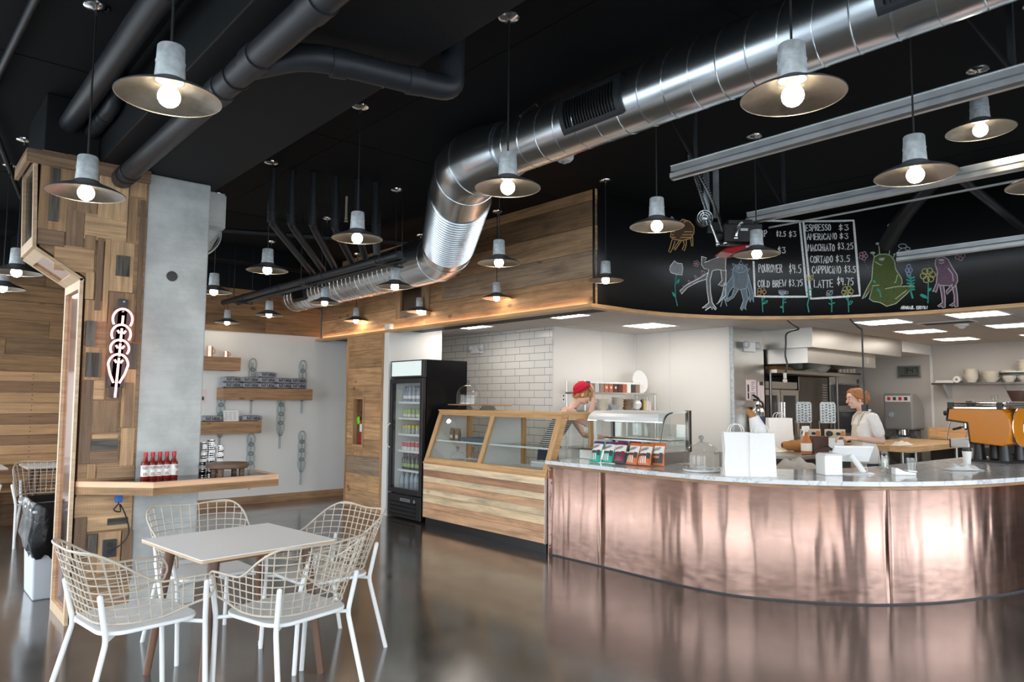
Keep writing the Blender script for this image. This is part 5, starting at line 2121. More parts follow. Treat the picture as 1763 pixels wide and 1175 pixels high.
# ---- tall glass door fridge
fx0, fx1, fy0, fy1 = 5.03, 5.715, 7.435, 8.195
t = thing('display_fridge', 'tall black glass door drinks fridge with blank white header', 'fridge', (fx0, fy0, 0))
fo = Vector((fx0, fy0, 0))
W, D, H = fy1-fy0, fx1-fx0, 2.0
mb = MB()
mb.box(0.06, D, 0, 0.02, 0.30, H)
mb.box(0.06, D, W-0.02, W, 0.30, H)
mb.box(0.06, D, 0.02, W-0.02, 1.76, H)
mb.box(D-0.04, D, 0.02, W-0.02, 0.30, 1.76)
mb.box(0.03, D, 0.0, W, 0.03, 0.30)
mb.build('cabinet', M['black_gloss'], t, smooth=False)
mb = MB()
mb.box(D-0.06, D-0.042, 0.03, W-0.03, 0.335, 1.75)
mb.box(0.08, D-0.06, 0.021, 0.03, 0.335, 1.75)
mb.box(0.08, D-0.06, W-0.03, W-0.021, 0.335, 1.75)
mb.box(0.08, D-0.06, 0.03, W-0.03, 0.31, 0.335)
mb.box(0.08, D-0.06, 0.03, W-0.03, 1.742, 1.757)
mb.build('liner', M['white'], t, smooth=False)
mb = MB()
mb.box(0.012, 0.06, 0.0, W, 1.775, H)
mb.build('header_frame', M['black'], t, smooth=False, bevel=0.006)
mb = MB()
mb.box(0.006, 0.0115, 0.05, W-0.03, 1.80, 1.985)
mb.build('header_sign', emit('header_panel', (0.78, 0.88, 0.86), 0.35), t, smooth=False, bevel=0.002)
mb = MB()
z0, z1 = 0.315, 1.768
mb.box(0.0, 0.05, 0.0, 0.06, z0, z1)
mb.box(0.0, 0.05, W-0.045, W, z0, z1)
mb.box(0.0, 0.05, 0.06, W-0.045, z0, z0+0.06)
mb.box(0.0, 0.05, 0.06, W-0.045, z1-0.06, z1)
door = mb.build('door', M['black'], t, smooth=False, bevel=0.004)
mb = MB()
mb.box(0.018, 0.022, 0.06, W-0.045, z0+0.06, z1-0.06)
mb.build('glass', M['glass'], door, smooth=False)
mb = MB()
mb.tube(fillet([(0.0, W-0.022, 1.19), (-0.045, W-0.018, 1.15), (-0.05, W-0.018, 1.03), (-0.045, W-0.018, 0.92), (0.0, W-0.022, 0.88)], 0.03, 4), 0.012, 10, flat=0.7)
mb.build('handle', M['white_metal'], door)
mb = MB()
mb.box(0.0, 0.03, 0.0, W, 0.02, 0.30)
gr = mb.build('grille', M['black'], t, smooth=False, bevel=0.004)
for k in range(4):
    mb = MB()
    mb.obox((-0.004, W*0.52, 0.055+0.05*k), (0.012, W*0.38, 0.006), (0, 0.5, 0))
    mb.build('louvre', M['black_gloss'], gr, smooth=False)
mb = MB()
mb.box(-0.003, 0.0, 0.24, 0.46, 0.225, 0.26)
pl = mb.build('name_plate', M['rail'], gr, smooth=False)
mb = MB()
for k in range(7):
    mb.box(-0.0045, -0.003, 0.26+0.026*k, 0.275+0.026*k, 0.235, 0.25)
mb.build('print', M['dark_blue'], pl, smooth=False)
mb = MB()
mb.lathe([(0, 0), (0.02, 0), (0.02, 0.012), (0, 0.012)], 14, at=(0, 0, 0))
o = mb.build('lock', M['rail'], gr)
o.location = (0.0, 0.13, 0.245)
o.rotation_euler = (0, -PI/2, 0)
shz = [1.46, 1.255, 1.047, 0.834, 0.589]
for z in shz:
    mb = MB()
    for k in range(17):
        y = 0.04+(W-0.08)*k/16
        mb.tube([(0.13, y, z-0.006), (D-0.07, y, z-0.006)], 0.003, 4)
    mb.box(0.12, 0.135, 0.032, W-0.032, z-0.014, z+0.012)
    mb.build('shelf', M['white_metal'], t, smooth=False)


def bottle(name, prof, capprof, mat, capmat, labmat=None, lz=None, n=14):
    t = thing(name, 'x', 'drink')
    mb = MB()
    mb.lathe(prof, n)
    mb.build('body', mat, t)
    if capprof:
        mb = MB()
        mb.lathe(capprof, n)
        mb.build('cap', capmat, t)
    if labmat:
        mb = MB()
        r = max(p[0] for p in prof)+0.0008
        mb.lathe([(r, lz[0]), (r, lz[1])], n)
        mb.build('label', labmat, t)
    return t


M['water'] = S('clear_water_bottle', (0.30, 0.37, 0.44), 0.1)
M['lime'] = S('lime_can', (0.28, 0.42, 0.10), 0.3)
M['yellow_can'] = S('yellow_can', (0.60, 0.50, 0.12), 0.3)
M['dark_bottle'] = S('dark_cola_bottle', (0.05, 0.035, 0.035), 0.15)
M['red_can'] = S('red_can', (0.52, 0.06, 0.07), 0.3)
rb = [(0, 0), (0.028, 0), (0.030, 0.006), (0.030, 0.125), (0.024, 0.15), (0.012, 0.175), (0.011, 0.20), (0, 0.20)]
cn_ = [(0, 0), (0.024, 0), (0.031, 0.01), (0.031, 0.112), (0.026, 0.122), (0, 0.120)]
bg = [(0, 0), (0.036, 0), (0.038, 0.008), (0.038, 0.15), (0.03, 0.185), (0.014, 0.215), (0.014, 0.235), (0, 0.235)]
cap = [(0, 0.195), (0.0135, 0.195), (0.0135, 0.215), (0, 0.215)]
capb = [(0, 0.23), (0.017, 0.23), (0.017, 0.25), (0, 0.25)]
KINDS_ = [
    (1.46+0.001, 9, bottle('water_bottle', rb, cap, M['water'], M['dark_blue'], M['label_white'], (0.05, 0.09)), 'clear blue water bottle on the top fridge shelf', 'water bottles on the top fridge shelf'),
    (1.255+0.001, 9, bottle('drink_can', cn_, None, M['lime'], None, M['label_white'], (0.02, 0.055)), 'lime green can on the second fridge shelf', 'green cans on the second fridge shelf'),
    (1.047+0.001, 9, bottle('drink_can', cn_, None, M['yellow_can'], None, M['water'], (0.02, 0.075)), 'yellow topped can on the third fridge shelf', 'yellow cans on the third fridge shelf'),
    (0.834+0.001, 9, bottle('drink_can', cn_, None, M['label_white'], None, M['red_can'], (0.055, 0.115)), 'red and white can on the fourth fridge shelf', 'red and white cans on the fourth fridge shelf'),
    (0.589+0.001, 9, bottle('soda_bottle', rb, cap, M['dark_bottle'], M['dark_bottle'], M['lime'], (0.04, 0.085)), 'dark soda bottle on the fifth fridge shelf', 'dark soda bottles on the fifth fridge shelf'),
    (0.336, 7, bottle('water_bottle', bg, capb, M['water'], M['white'], None, None), 'large clear bottle on the fridge floor', 'large bottles on the fridge floor'),
]
for z, n, b, lab, grp in KINDS_:
    for k in range(n):
        q = b if k == 0 else dup(b)
        q.location = (fx0+0.185+0.012*math.sin(5*k), fy0+0.075+(W-0.15)*k/(n-1), z)
        q['label'] = lab
        q['group'] = grp
    for k in range(n):
        q = dup(b)
        q.location = (fx0+0.275, fy0+0.075+(W-0.15)*k/(n-1), z)
# ---- wooden pastry display case
cy0, cy1, cx0, cx1 = 5.215, 7.345, 5.0, 5.70
t = thing('pastry_case', 'wooden pastry display case with slanted glass front and hickory plank base', 'display case', (cx0, cy0, 0))
co = Vector((cx0, cy0, 0))
L_, D_ = cy1-cy0, cx1-cx0
mb = MB()
mb.box(0.035, D_, 0.02, L_-0.01, 0.0, 0.095)
mb.build('kick', M['black'], t, smooth=False)
random.seed(21)
mb = MB()
mb.box(0.02, D_, 0.005, L_-0.003, 0.095, 0.735)
mb.build('carcass', M['casewood'], t, smooth=False)
zz = [0.095, 0.205, 0.275, 0.365, 0.435, 0.515, 0.585, 0.66, 0.735]
tn = [0.36, 0.33, 0.0, 0.7, 0.35, 0.68, 0.98, 0.66]
pl = MB()
for i in range(8):
    pl.box(0.0, 0.02, 0.0, L_, zz[i]+0.0015, zz[i+1]-0.0015, col=(tn[i], random.random(), random.random(), 1), grain=1)
pl.build('front_planks', M['hickory'], t, smooth=False)
mb = MB()
mb.box(-0.015, 0.025, -0.006, 0.0, 0.095, 0.735)
mb.build('metal_edge', M['rail'], t, smooth=False)
mb = MB()
mb.box(-0.008, D_, -0.008, L_+0.006, 0.735, 0.755)
mb.build('deck', M['casewood'], t, smooth=False)
# slanted front: x 0 at z .755 to x .235 at z 1.36
ZT = 1.362
SL = 0.225


def slab(mb, ya, yb, s0, s1, th=0.035, d0=0.0):
    """piece lying in the slanted front, s from 0 (bottom) to 1 (top)"""
    p = []
    for s in (s0, s1):
        p.append((SL*s+d0, 0.755+(ZT-0.755)*s))
    q = [(p[0][0], p[0][1]), (p[1][0], p[1][1]), (p[1][0]+th, p[1][1]), (p[0][0]+th, p[0][1])]
    V = [(x, y, z) for y in (ya, yb) for x, z in q]
    F = [(0, 1, 2, 3), (7, 6, 5, 4), (0, 4, 5, 1), (1, 5, 6, 2), (2, 6, 7, 3), (3, 7, 4, 0)]
    ln = (yb-ya)
    ls = 0.63*(s1-s0)
    r = random.random()*9
    if ln > ls:
        fu = [[(r, 0), (r+.02, .6), (r+.02, .63), (r, .03)]]*2+[[(r, 0), (r+ln, 0), (r+ln, ls), (r, ls)]]*4
    else:
        fu = [[(r, 0), (r+ls, 0), (r+ls, .03), (r, .03)]]*2+[[(r, 0), (r, ln), (r+ls, ln), (r+ls, 0)]]*4
    mb.add(V, F, fu)


fr = MB()
slab(fr, 0.0, L_, 0.0, 0.085)
slab(fr, 0.0, L_, 0.925, 1.0)
for ya, yb in ((0.0, 0.06), (1.055, 1.115), (L_-0.06, L_)):
    slab(fr, ya, yb, 0.085, 0.925)
fr.build('front_frame', M['casewood'], t, smooth=False, bevel=0.002)
for ya, yb in ((0.06, 1.055), (1.115, L_-0.06)):
    mb = MB()
    slab(mb, ya, yb, 0.08, 0.93, 0.005, 0.014)
    mb.build('glass', M['glass_case'], t, smooth=False)
mb = MB()
mb.box(SL-0.01, D_+0.01, -0.012, L_+0.012, ZT, ZT+0.018)
mb.build('top_board', M['casewood'], t, smooth=False, bevel=0.003)
# right end: triangular wooden frame with glass, rear posts, white partitions
mb = MB()
mb.prism([(0.03, 0.755), (0.10, 0.755), (SL+0.10, ZT), (SL+0.03, ZT)], 0.0, 0.03, 'xz')
mb.box(D_-0.05, D_, 0.0, 0.03, 0.755, ZT)
mb.box(0.1, D_-0.05, 0.0, 0.03, 0.755, 0.80)
mb.box(SL+0.1, D_-0.05, 0.0, 0.03, ZT-0.05, ZT)
mb.build('end_frame', M['casewood'], t, smooth=False)
mb = MB()
mb.prism([(0.10, 0.80), (D_-0.05, 0.80), (D_-0.05, ZT-0.05), (SL+0.08, ZT-0.05)], 0.012, 0.016, 'xz')
mb.build('glass', M['glass_case'], t, smooth=False)
for yy in (1.085, L_-0.012):
    mb = MB()
    mb.prism([(0.045, 0.757), (D_-0.065, 0.757), (D_-0.065, ZT-0.002), (SL+0.045, ZT-0.002)], yy-0.01, yy+0.01, 'xz')
    mb.build('partition', M['white'], t, smooth=False)
for yy in (1.085, L_-0.03):
    mb = MB()
    mb.box(D_-0.06, D_, yy-0.03, yy+0.03, 0.755, ZT)
    mb.build('post', M['casewood'], t, smooth=False)
mb = MB()
mb.box(0.05, D_-0.05, 0.04, L_-0.02, 0.757, 0.768)
mb.build('tray_floor', M['white'], t, smooth=False)
for ya, yb in ((0.06, 1.07), (1.1, L_-0.03)):
    mb = MB()
    mb.box(0.16, D_-0.09, ya, yb, 1.005, 1.011)
    sh = mb.build('glass_shelf', M['glass_case'], t, smooth=False)
    mb = MB()
    mb.box(0.148, 0.16, ya, yb, 0.999, 1.017)
    mb.build('shelf_edge', M['white'], sh, smooth=False)
# things in and on the case
t2 = thing('serving_tray', 'blue grey tray on the glass shelf in the left half of the case', 'tray', (5.40, 6.70, 1.012))
mb = MB()
mb.loft([[(-0.13, -0.22, 0), (0.13, -0.22, 0), (0.13, 0.22, 0), (-0.13, 0.22, 0)], [(-0.16, -0.26, 0.04), (0.16, -0.26, 0.04), (0.16, 0.26, 0.04), (-0.16, 0.26, 0.04)], [(-0.15, -0.25, 0.04), (0.15, -0.25, 0.04), (0.15, 0.25, 0.04), (-0.15, 0.25, 0.04)], [(-0.125, -0.215, 0.008), (0.125, -0.215, 0.008), (0.125, 0.215, 0.008), (-0.125, 0.215, 0.008)]])
mb.build('tray', M['blue_tray'], t2, smooth=False)
for k, (y, lab) in enumerate(((7.235, 'left of two small kraft packages on the case shelf'), (7.125, 'right of two small kraft packages on the case shelf'))):
    t2 = thing('snack_package', lab, 'package', (5.35, y, 1.012), 0, 'kraft packages on the case shelf')
    mb = MB()
    mb.loft([[(-0.02, -0.035, 0), (0.02, -0.035, 0), (0.02, 0.035, 0), (-0.02, 0.035, 0)], [(-0.022, -0.038, 0.07), (0.022, -0.038, 0.07), (0.022, 0.038, 0.07), (-0.022, 0.038, 0.07)], [(-0.003, -0.038, 0.14), (0.003, -0.038, 0.14), (0.003, 0.038, 0.14), (-0.003, 0.038, 0.14)]])
    mb.build('pouch', M['spice_tan'], t2, smooth=False)
    mb = MB()
    mb.box(-0.0235, -0.0225, -0.025, 0.025, 0.02, 0.06)
    mb.build('label', M['label_white'], t2, smooth=False)


def glass_dome(name, lab, loc, r, h, base, knob, group=None, nb=40):
    t = thing(name, lab, 'glass dome', loc, 0, group)
    mb = MB()
    pr = [(r, 0.0), (r, h*0.42)]+[(r*math.cos(PI/2*k/10), h*0.42+h*0.58*math.sin(PI/2*k/10)) for k in range(1, 10)]+[(0.012, h)]
    mb.lathe(pr, nb)
    mb.build('dome', M['glass_dome'], t)
    mb = MB()
    mb.lathe([(0.01, h-0.002), (0.014, h+0.004), (0.009, h+0.014), (0.018, h+0.024), (0.024, h+0.038), (0.018, h+0.052), (0.0, h+0.057)], 18)
    mb.build('knob', M['glass_knob'], t)
    mb = MB()
    mb.tube([(r*math.cos(2*PI*k/36), r*math.sin(2*PI*k/36), 0.004) for k in range(36)], 0.0035, 6, closed=True)
    mb.build('rim', M['glass_knob'], t)
    if base:
        mb = MB()
        mb.lathe([(0, -base), (r*0.98, -base), (r*1.04, -base+0.006), (r*1.04, -0.004), (0, -0.004)], nb)
        mb.build('plate', M['glass_plate'], t)
    return t


M['glass_knob'] = pane('solid_glass', (0.80, 0.83, 0.84), 0.22)
M['glass_plate'] = S('frosted_plate', (0.72, 0.74, 0.75), 0.3)
for k, (x, y, lab) in enumerate(((5.33, 7.10, 'leftmost small glass bell in the bottom of the case'), (5.38, 6.86, 'middle small glass bell in the bottom of the case'), (5.46, 6.68, 'right small glass bell in the bottom of the case'))):
    glass_dome('glass_bell', lab, (x, y, 0.772), 0.085, 0.11, 0, True, 'glass bells in the case', 24)
mb = MB()
mb.box(5.50, 5.66, 5.45, 5.98, 0.769, 0.80)
mb.box(5.51, 5.66, 5.48, 5.98, 0.80, 0.83)
tag(mb.build('storage_tray', M['white'], smooth=False, bevel=0.004), 'white flat trays stacked at the rear right of the case bottom', 'tray')
t2 = thing('cake_stand', 'long copper edged wooden slab on two glass feet on top of the pastry case', 'cake stand', (5.45, 6.85, 1.381))
mb = MB()
mb.box(-0.13, 0.13, -0.46, 0.46, 0.052, 0.068, col=(0.2, 0.3, 0.4, 1))
mb.build('slab', M['shelfwood'], t2, smooth=False, bevel=0.005)
for y in (-0.18, 0.27):
    mb = MB()
    mb.lathe([(0.105, 0.0), (0.10, 0.012), (0.075, 0.04), (0.07, 0.052)], 24, at=(0, y, 0))
    mb.lathe([(0, 0.001), (0.10, 0.001)], 24, at=(0, y, 0))
    mb.build('foot', M['glass_knob'], t2)
glass_dome('cake_dome', 'glass cake dome on the slab above the pastry case', (5.45, 7.06, 1.4545), 0.145, 0.235, 0, True)
# =================================================================== copper bar
CPTS = [(5.02, 5.185), (5.02, 4.5), (5.01, 3.76), (5.06, 3.25), (5.24, 2.87), (5.49, 2.54), (5.755, 2.29), (6.26, 2.0), (7.02, 1.76), (8.0, 1.58), (9.4, 1.46)]
CP = [(p.x, p.y) for p in catmull([(x, y, 0) for x, y in CPTS], 12)]
INN = [(p.x, p.y) for p in catmull([(5.72, 5.19, 0), (5.72, 4.5, 0), (5.72, 3.95, 0), (5.85, 3.5, 0), (6.2, 3.15, 0), (6.8, 2.92, 0), (7.6, 2.84, 0), (8.4, 2.80, 0), (9.4, 2.74, 0)], 10)]
t = thing('bar_counter', 'curved copper clad bar counter with white quartz top', 'counter', (5.6, 3.2, 0))
bo = Vector((5.6, 3.2, 0))


def near(path, p):
    return min(range(len(path)), key=lambda i: (path[i][0]-p[0])**2+(path[i][1]-p[1])**2)


s1, s2 = near(CP, (5.02, 4.505)), near(CP, (5.755, 2.29))
loc = [(x-bo.x, y-bo.y) for x, y in CP]
for a, b in ((0, s1), (s1, s2), (s2, len(CP)-1)):
    mb = MB()
    seg = loc[a:b+1]
    ribbon_wall(mb, seg, 0.0, 0.848)
    o = mb.build('copper_panel', M['copper'], t, angle=40)
    o.modifiers.new('thickness', 'SOLIDIFY').thickness = 0.006
    if a:
        mb = MB()
        p0, p1 = Vector(loc[a]), Vector(loc[a+1])
        d = (p1-p0).normalized()
        q = Vector((d.y, -d.x))*0.004
        mb.tube([(*(p0-q*0.1), 0.0), (*(p0-q*0.1), 0.848)], 0.003, 6)
        mb.build('seam', M['walnut'], t, smooth=False)
mb = MB()
mb.box(5.022-bo.x, 5.70-bo.x, 5.183-bo.y, 5.195-bo.y, 0, 0.848)
mb.build('end_panel', M['copper'], t, smooth=False)
mb = MB()
for k in range(7):
    mb.ball((5.016-bo.x, 5.165-bo.y, 0.07+0.125*k), (0.004, 0.009, 0.009), 8)
tag(mb.build('rivet', M['copper'], t), kind='stuff')
band = offset_path(loc, -0.022)
inb = offset_path(loc, 0.03)
mb = MB()
V, F, U = [], [], []
for i in range(len(band)):
    for p, z in ((band[i], 0.848), (band[i], 0.876), (inb[i], 0.876), (inb[i], 0.848)):
        V.append((p.x, p.y, z))
for i in range(len(band)-1):
    b = 4*i
    F += [(b, b+4, b+5, b+1), (b+3, b+7, b+4, b)]
    U += [[(i*.1, 0), (i*.1+.1, 0), (i*.1+.1, .03), (i*.1, .03)], [(i*.1, 0), (i*.1+.1, 0), (i*.1+.1, .05), (i*.1, .05)]]
mb.add(V, F, U, col=(0.2, 0.4, 0.4, 1))
mb.build('wood_strip', M['shelfwood'], t, smooth=False)
edge = offset_path(loc, -0.055)
poly = [(p.x, p.y) for p in edge]+[(x-bo.x, y-bo.y) for x, y in INN][::-1]
mb = MB()
mb.prism(poly, 0.876, 0.912, 'xy')
mb.build('quartz_top', M['quartz'], t, smooth=False, bevel=0.003)
mb = MB()
ribbon_wall(mb, [(x-bo.x, y-bo.y) for x, y in INN], 0.06, 0.876)
mb.build('back_panel', M['steel_dark'], t)
mb = MB()
ribbon_wall(mb, [(p.x, p.y) for p in offset_path(loc, -0.003)], 0.0, 0.012)
mb.build('base_seal', M['charcoal'], t)

# ---- curved glass serving case on the bar
gx0, gx1, gy0, gy1 = 5.44, 5.96, 4.185, 5.17
t = thing('glass_serving_case', 'steel serving case with curved glass front and pale light canopy on the bar', 'serving case', (gx0, gy0, 0.913))
W, L = gx1-gx0, gy1-gy0
mb = MB()
mb.prism([(0.0, 0.0), (W, 0.0), (W, 0.115), (0.03, 0.105), (0.0, 0.09)], 0.0, L, 'xz')
mb.build('base', M['steel'], t, smooth=False, bevel=0.003)
mb = MB()
mb.box(W-0.035, W+0.01, -0.012, 0.03, 0.10, 0.50)
mb.build('rear_post', M['steel_dark'], t, smooth=False, bevel=0.003)
mb = MB()
mb.box(W-0.035, W, L-0.03, L, 0.10, 0.49)
mb.build('rear_post', M['steel_dark'], t, smooth=False)
mb = MB()
mb.box(0.11, 0.13, L-0.13, L-0.10, 0.10, 0.44)
mb.box(0.12, W-0.03, L-0.12, L-0.11, 0.10, 0.14)
mb.build('inner_post', M['white_metal'], t, smooth=False)
prof = [(0.02, 0.10), (0.055, 0.20), (0.085, 0.30), (0.11, 0.39), (0.135, 0.435), (0.18, 0.465), (0.24, 0.478)]
pc = catmull([(x, 0, z) for x, z in prof], 5)
mb = MB()
mb.surf(lambda u, v: (pc[min(len(pc)-1, int(v*(len(pc)-1)+.5))].x, u*L, pc[min(len(pc)-1, int(v*(len(pc)-1)+.5))].z), 2, len(pc))
mb.build('curved_glass', M['glass_case'], t)
mb = MB()
mb.tube([(p.x, 0, p.z) for p in pc], 0.006, 8)
mb.tube([(0.02, 0.0, 0.0), (0.02, 0.0, 0.10)], 0.006, 8)
mb.build('glass_edge', M['steel_dark'], t)
mb = MB()
mb.prism([(0.10, 0.395), (0.115, 0.43), (0.15, 0.46), (0.21, 0.485), (W+0.01, 0.492), (W+0.01, 0.478), (0.22, 0.472), (0.16, 0.448), (0.125, 0.42), (0.112, 0.392)], 0.012, L-0.02, 'xz')
mb.build('canopy', M['white_metal'], t, smooth=False)
mb = MB()
mb.box(0.10, 0.118, 0.012, L-0.02, 0.385, 0.393)
mb.build('canopy_trim', M['chrome'], t, smooth=False)
mb = MB()
mb.box(0.24, W-0.04, 0.05, L-0.14, 0.205, 0.215)
mb.box(0.24, 0.25, 0.05, L-0.14, 0.19, 0.215)
mb.build('shelf', M['steel'], t, smooth=False)
mb = MB()
mb.box(0.02, W-0.04, 0.0, 0.006, 0.115, 0.47)
mb.build('end_glass', M['glass_case'], t, smooth=False)
mb = MB()
mb.box(W-0.03, W-0.02, 0.03, L*0.5, 0.115, 0.36)
mb.box(W-0.02, W-0.01, L*0.48, L-0.03, 0.115, 0.36)
mb.build('sliding_door', M['glass_case'], t, smooth=False)
for i, (y, s, lab) in enumerate(((0.32, 0.45, 'steel lid with handle at the right inside the curved glass case'), (0.62, 0.45, 'steel lid with handle at the left inside the curved glass case'))):
    q = thing('pan_lid', lab, 'lid', (gx0+0.26, gy0+y, 0.913+0.116), 0, 'steel lids in the serving case')
    mb = MB()
    mb.loft([[(-0.16, -0.13, 0), (0.16, -0.13, 0), (0.16, 0.13, 0), (-0.16, 0.13, 0)], [(-0.14, -0.11, 0.03), (0.14, -0.11, 0.03), (0.14, 0.11, 0.03), (-0.14, 0.11, 0.03)]])
    mb.build('lid', M['steel'], q, smooth=False)
    mb = MB()
    mb.tube(fillet([(0, -0.04, 0.03), (0, -0.04, 0.06), (0, 0.04, 0.06), (0, 0.04, 0.03)], 0.01), 0.005, 8)
    mb.build('handle', M['chrome'], q)


# ---- bags of chips leaning on the case
def chip_bag(base, top, accent, striped, lab, loc, rz, tilt):
    t = thing('chip_bag', lab, 'chip bag', loc, rz, 'bags of chips before the serving case')
    W, H = 0.138, 0.205

    def fn(u, v, off=0.0, side=-1):
        x = (u-0.5)*W*(1-0.10*math.sin(PI*v))
        th = 0.028*(max(0, math.sin(PI*u))**0.7)*(max(0, math.sin(PI*(0.04+0.92*v)))**0.6)
        y = side*(th+0.001+off)
        z = v*H
        ct, st_ = math.cos(tilt), math.sin(tilt)
        return (x, y*ct+z*st_, z*ct-y*st_+0.006)
    mb = MB()
    mb.surf(lambda u, v: fn(u, v), 12, 16)
    mb.surf(lambda u, v: fn(1-u, v, 0, 1), 12, 16)
    mb.build('bag', base, t)

    def patch(name, mat, u0, u1, v0, v1, off=0.0012):
        mb = MB()
        mb.surf(lambda u, v: fn(u0+(u1-u0)*u, v0+(v1-v0)*v, off), 9, 7)
        return mb.build(name, mat, t)
    patch('upper_print', M['label_white'], 0.03, 0.97, 0.52, 0.86)
    patch('top_band', top, 0.02, 0.98, 0.87, 0.99)
    if striped:
        mb = MB()
        for k in range(4):
            u0 = 0.07+0.17*k
            mb.surf(lambda u, v: fn(u0+0.08*u, 0.08+0.30*v, 0.0012), 3, 5)
        mb.build('stripes', M['label_white'], t)
    else:
        patch('stripes', accent, 0.1, 0.9, 0.10, 0.32)
    patch('name_band', accent, 0.10, 0.66, 0.41, 0.50, 0.0016)
    mb = MB()
    rnd = random.Random(hash(lab) % 97)
    st = []
    x = 0.10
    for k in range(5):
        st.append([(x, 0.60+0.02*k), (x+0.05, 0.74+0.02*k), (x+0.09, 0.62+0.02*k), (x+0.14, 0.71+0.02*k)])
        x += 0.12
    flat_strokes(mb, st, lambda p: Vector(fn(min(.98, p[0]), p[1], 0.0022)), 0.045)
    mb.build('lettering', M['black'], t, smooth=False)
    mb = MB()
    mb.surf(lambda u, v: fn(0.68+0.24*u, 0.30+0.26*v, 0.002), 5, 5)
    mb.build('emblem', accent, t)
    return t


fz = 0.912
d0 = math.radians(-90)   # faces the room
BAGS = [
    (5.20, 4.745, 'chip_green', 'chip_purple', 'charcoal', True, 'leftmost green and white chip bag before the serving case', -90),
    (5.23, 4.615, 'chip_green', 'chip_purple', 'charcoal', True, 'second green and white chip bag, right of the leftmost one', -88),
    (5.345, 4.545, 'chip_green', 'chip_purple', 'chip_green', False, 'third green chip bag, set back between green and dark bags', -95),
    (5.235, 4.475, 'charcoal', 'chip_maroon', 'chip_maroon', False, 'dark maroon chip bag leaning between the green and orange bags', -78),
    (5.36, 4.40, 'chip_maroon', 'chip_maroon', 'chip_purple', False, 'second maroon chip bag behind the front orange one', -90),
    (5.25, 4.335, 'chip_orange', 'chip_orange', 'charcoal', True, 'left orange striped chip bag before the serving case', -92),
    (5.27, 4.205, 'chip_orange', 'chip_orange', 'charcoal', True, 'middle orange striped chip bag leaning to the right', -80),
    (5.35, 4.11, 'chip_orange', 'chip_orange', 'charcoal', False, 'rightmost orange chip bag at the corner of the serving case', -84),
]
for x, y, b, tp, ac, st, lab, rz in BAGS:
    chip_bag(M[b], M[tp], M[ac], st, lab, (x, y, fz), math.radians(rz), math.radians(22 if x < 5.3 else 10))

# ---- domes, bags and till on the bar
glass_dome('cake_dome', 'large glass cake dome with plate on the quartz bar top', (5.285, 3.60, 0.9345), 0.150, 0.225, 0.022, True)


def paper_bag(lab, loc, rz, w, d, h, handles=True):
    t = thing('paper_bag', lab, 'paper bag', loc, rz, 'white paper carrier bags')
    mb = MB()
    rg = []
    for z, k in ((0, 1.0), (h*0.3, 1.01), (h*0.62, 0.99), (h, 0.985)):
        b = 0.0 if z in (0,) else 0.006
        pts = []
        for x, y in ((-1, -1), (-.33, -1), (.33, -1), (1, -1), (1, 0), (1, 1), (.33, 1), (-.33, 1), (-1, 1), (-1, 0)):
            px, py = x*w/2*k, y*d/2*(1-0.35*z/h)
            if y == 0:
                px *= (1-0.10*z/h)
            pts.append((px+random.uniform(-1, 1)*b, py+random.uniform(-1, 1)*b, z))
        rg.append(pts)
    V = [p for r in rg for p in r]
    n = 10
    F = [tuple(range(n))[::-1]]
    for i in range(len(rg)-1):
        for k in range(n):
            F.append((i*n+k, i*n+(k+1) % n, (i+1)*n+(k+1) % n, (i+1)*n+k))
    mb.add(V, F)
    mb.build('bag', M['paper'], t, smooth=False, solid=0.0015)
    for s in (-1, 1):
        mb = MB()
        y = s*d/2*0.66
        mb.tube([(0.055*math.cos(PI*k/12)*(1.0), y, h-0.01+0.075*math.sin(PI*k/12)**0.7) for k in range(13)], 0.0035, 6)
        mb.build('handle', M['paper'], t)
    return t


random.seed(31)
paper_bag('large white paper bag standing at the left on the bar top', (5.20, 3.215, 0.9125), math.radians(-46), 0.20, 0.13, 0.345)
paper_bag('large white paper bag overlapping it on the right, before the baguette', (5.325, 3.075, 0.9125), math.radians(-40), 0.205, 0.13, 0.34)
paper_bag('smaller white paper bag farther back on the steel worktable', (8.60, 4.70, 0.901), math.radians(-42), 0.30, 0.18, 0.40)
t = thing('wrapped_baguette', 'baguette wrapped in white paper sticking out of the paper bag', 'bread', (5.40, 3.12, 0.93))
mb = MB()
c = [Vector((0, 0, 0)), Vector((0.0, 0.0, 0.2)), Vector((-0.01, 0.01, 0.36)), Vector((-0.03, 0.035, 0.45))]
mb.tube(c, [0.035, 0.06, 0.065, 0.04], 14)
mb.build('paper_wrap', M['towel'], t)
mb = MB()
mb.tube([Vector((-0.02, 0.025, 0.42)), Vector((-0.055, 0.06, 0.49)), Vector((-0.068, 0.073, 0.512))], [0.03, 0.026, 0.010], 12)
mb.build('crust', M['bread'], t)

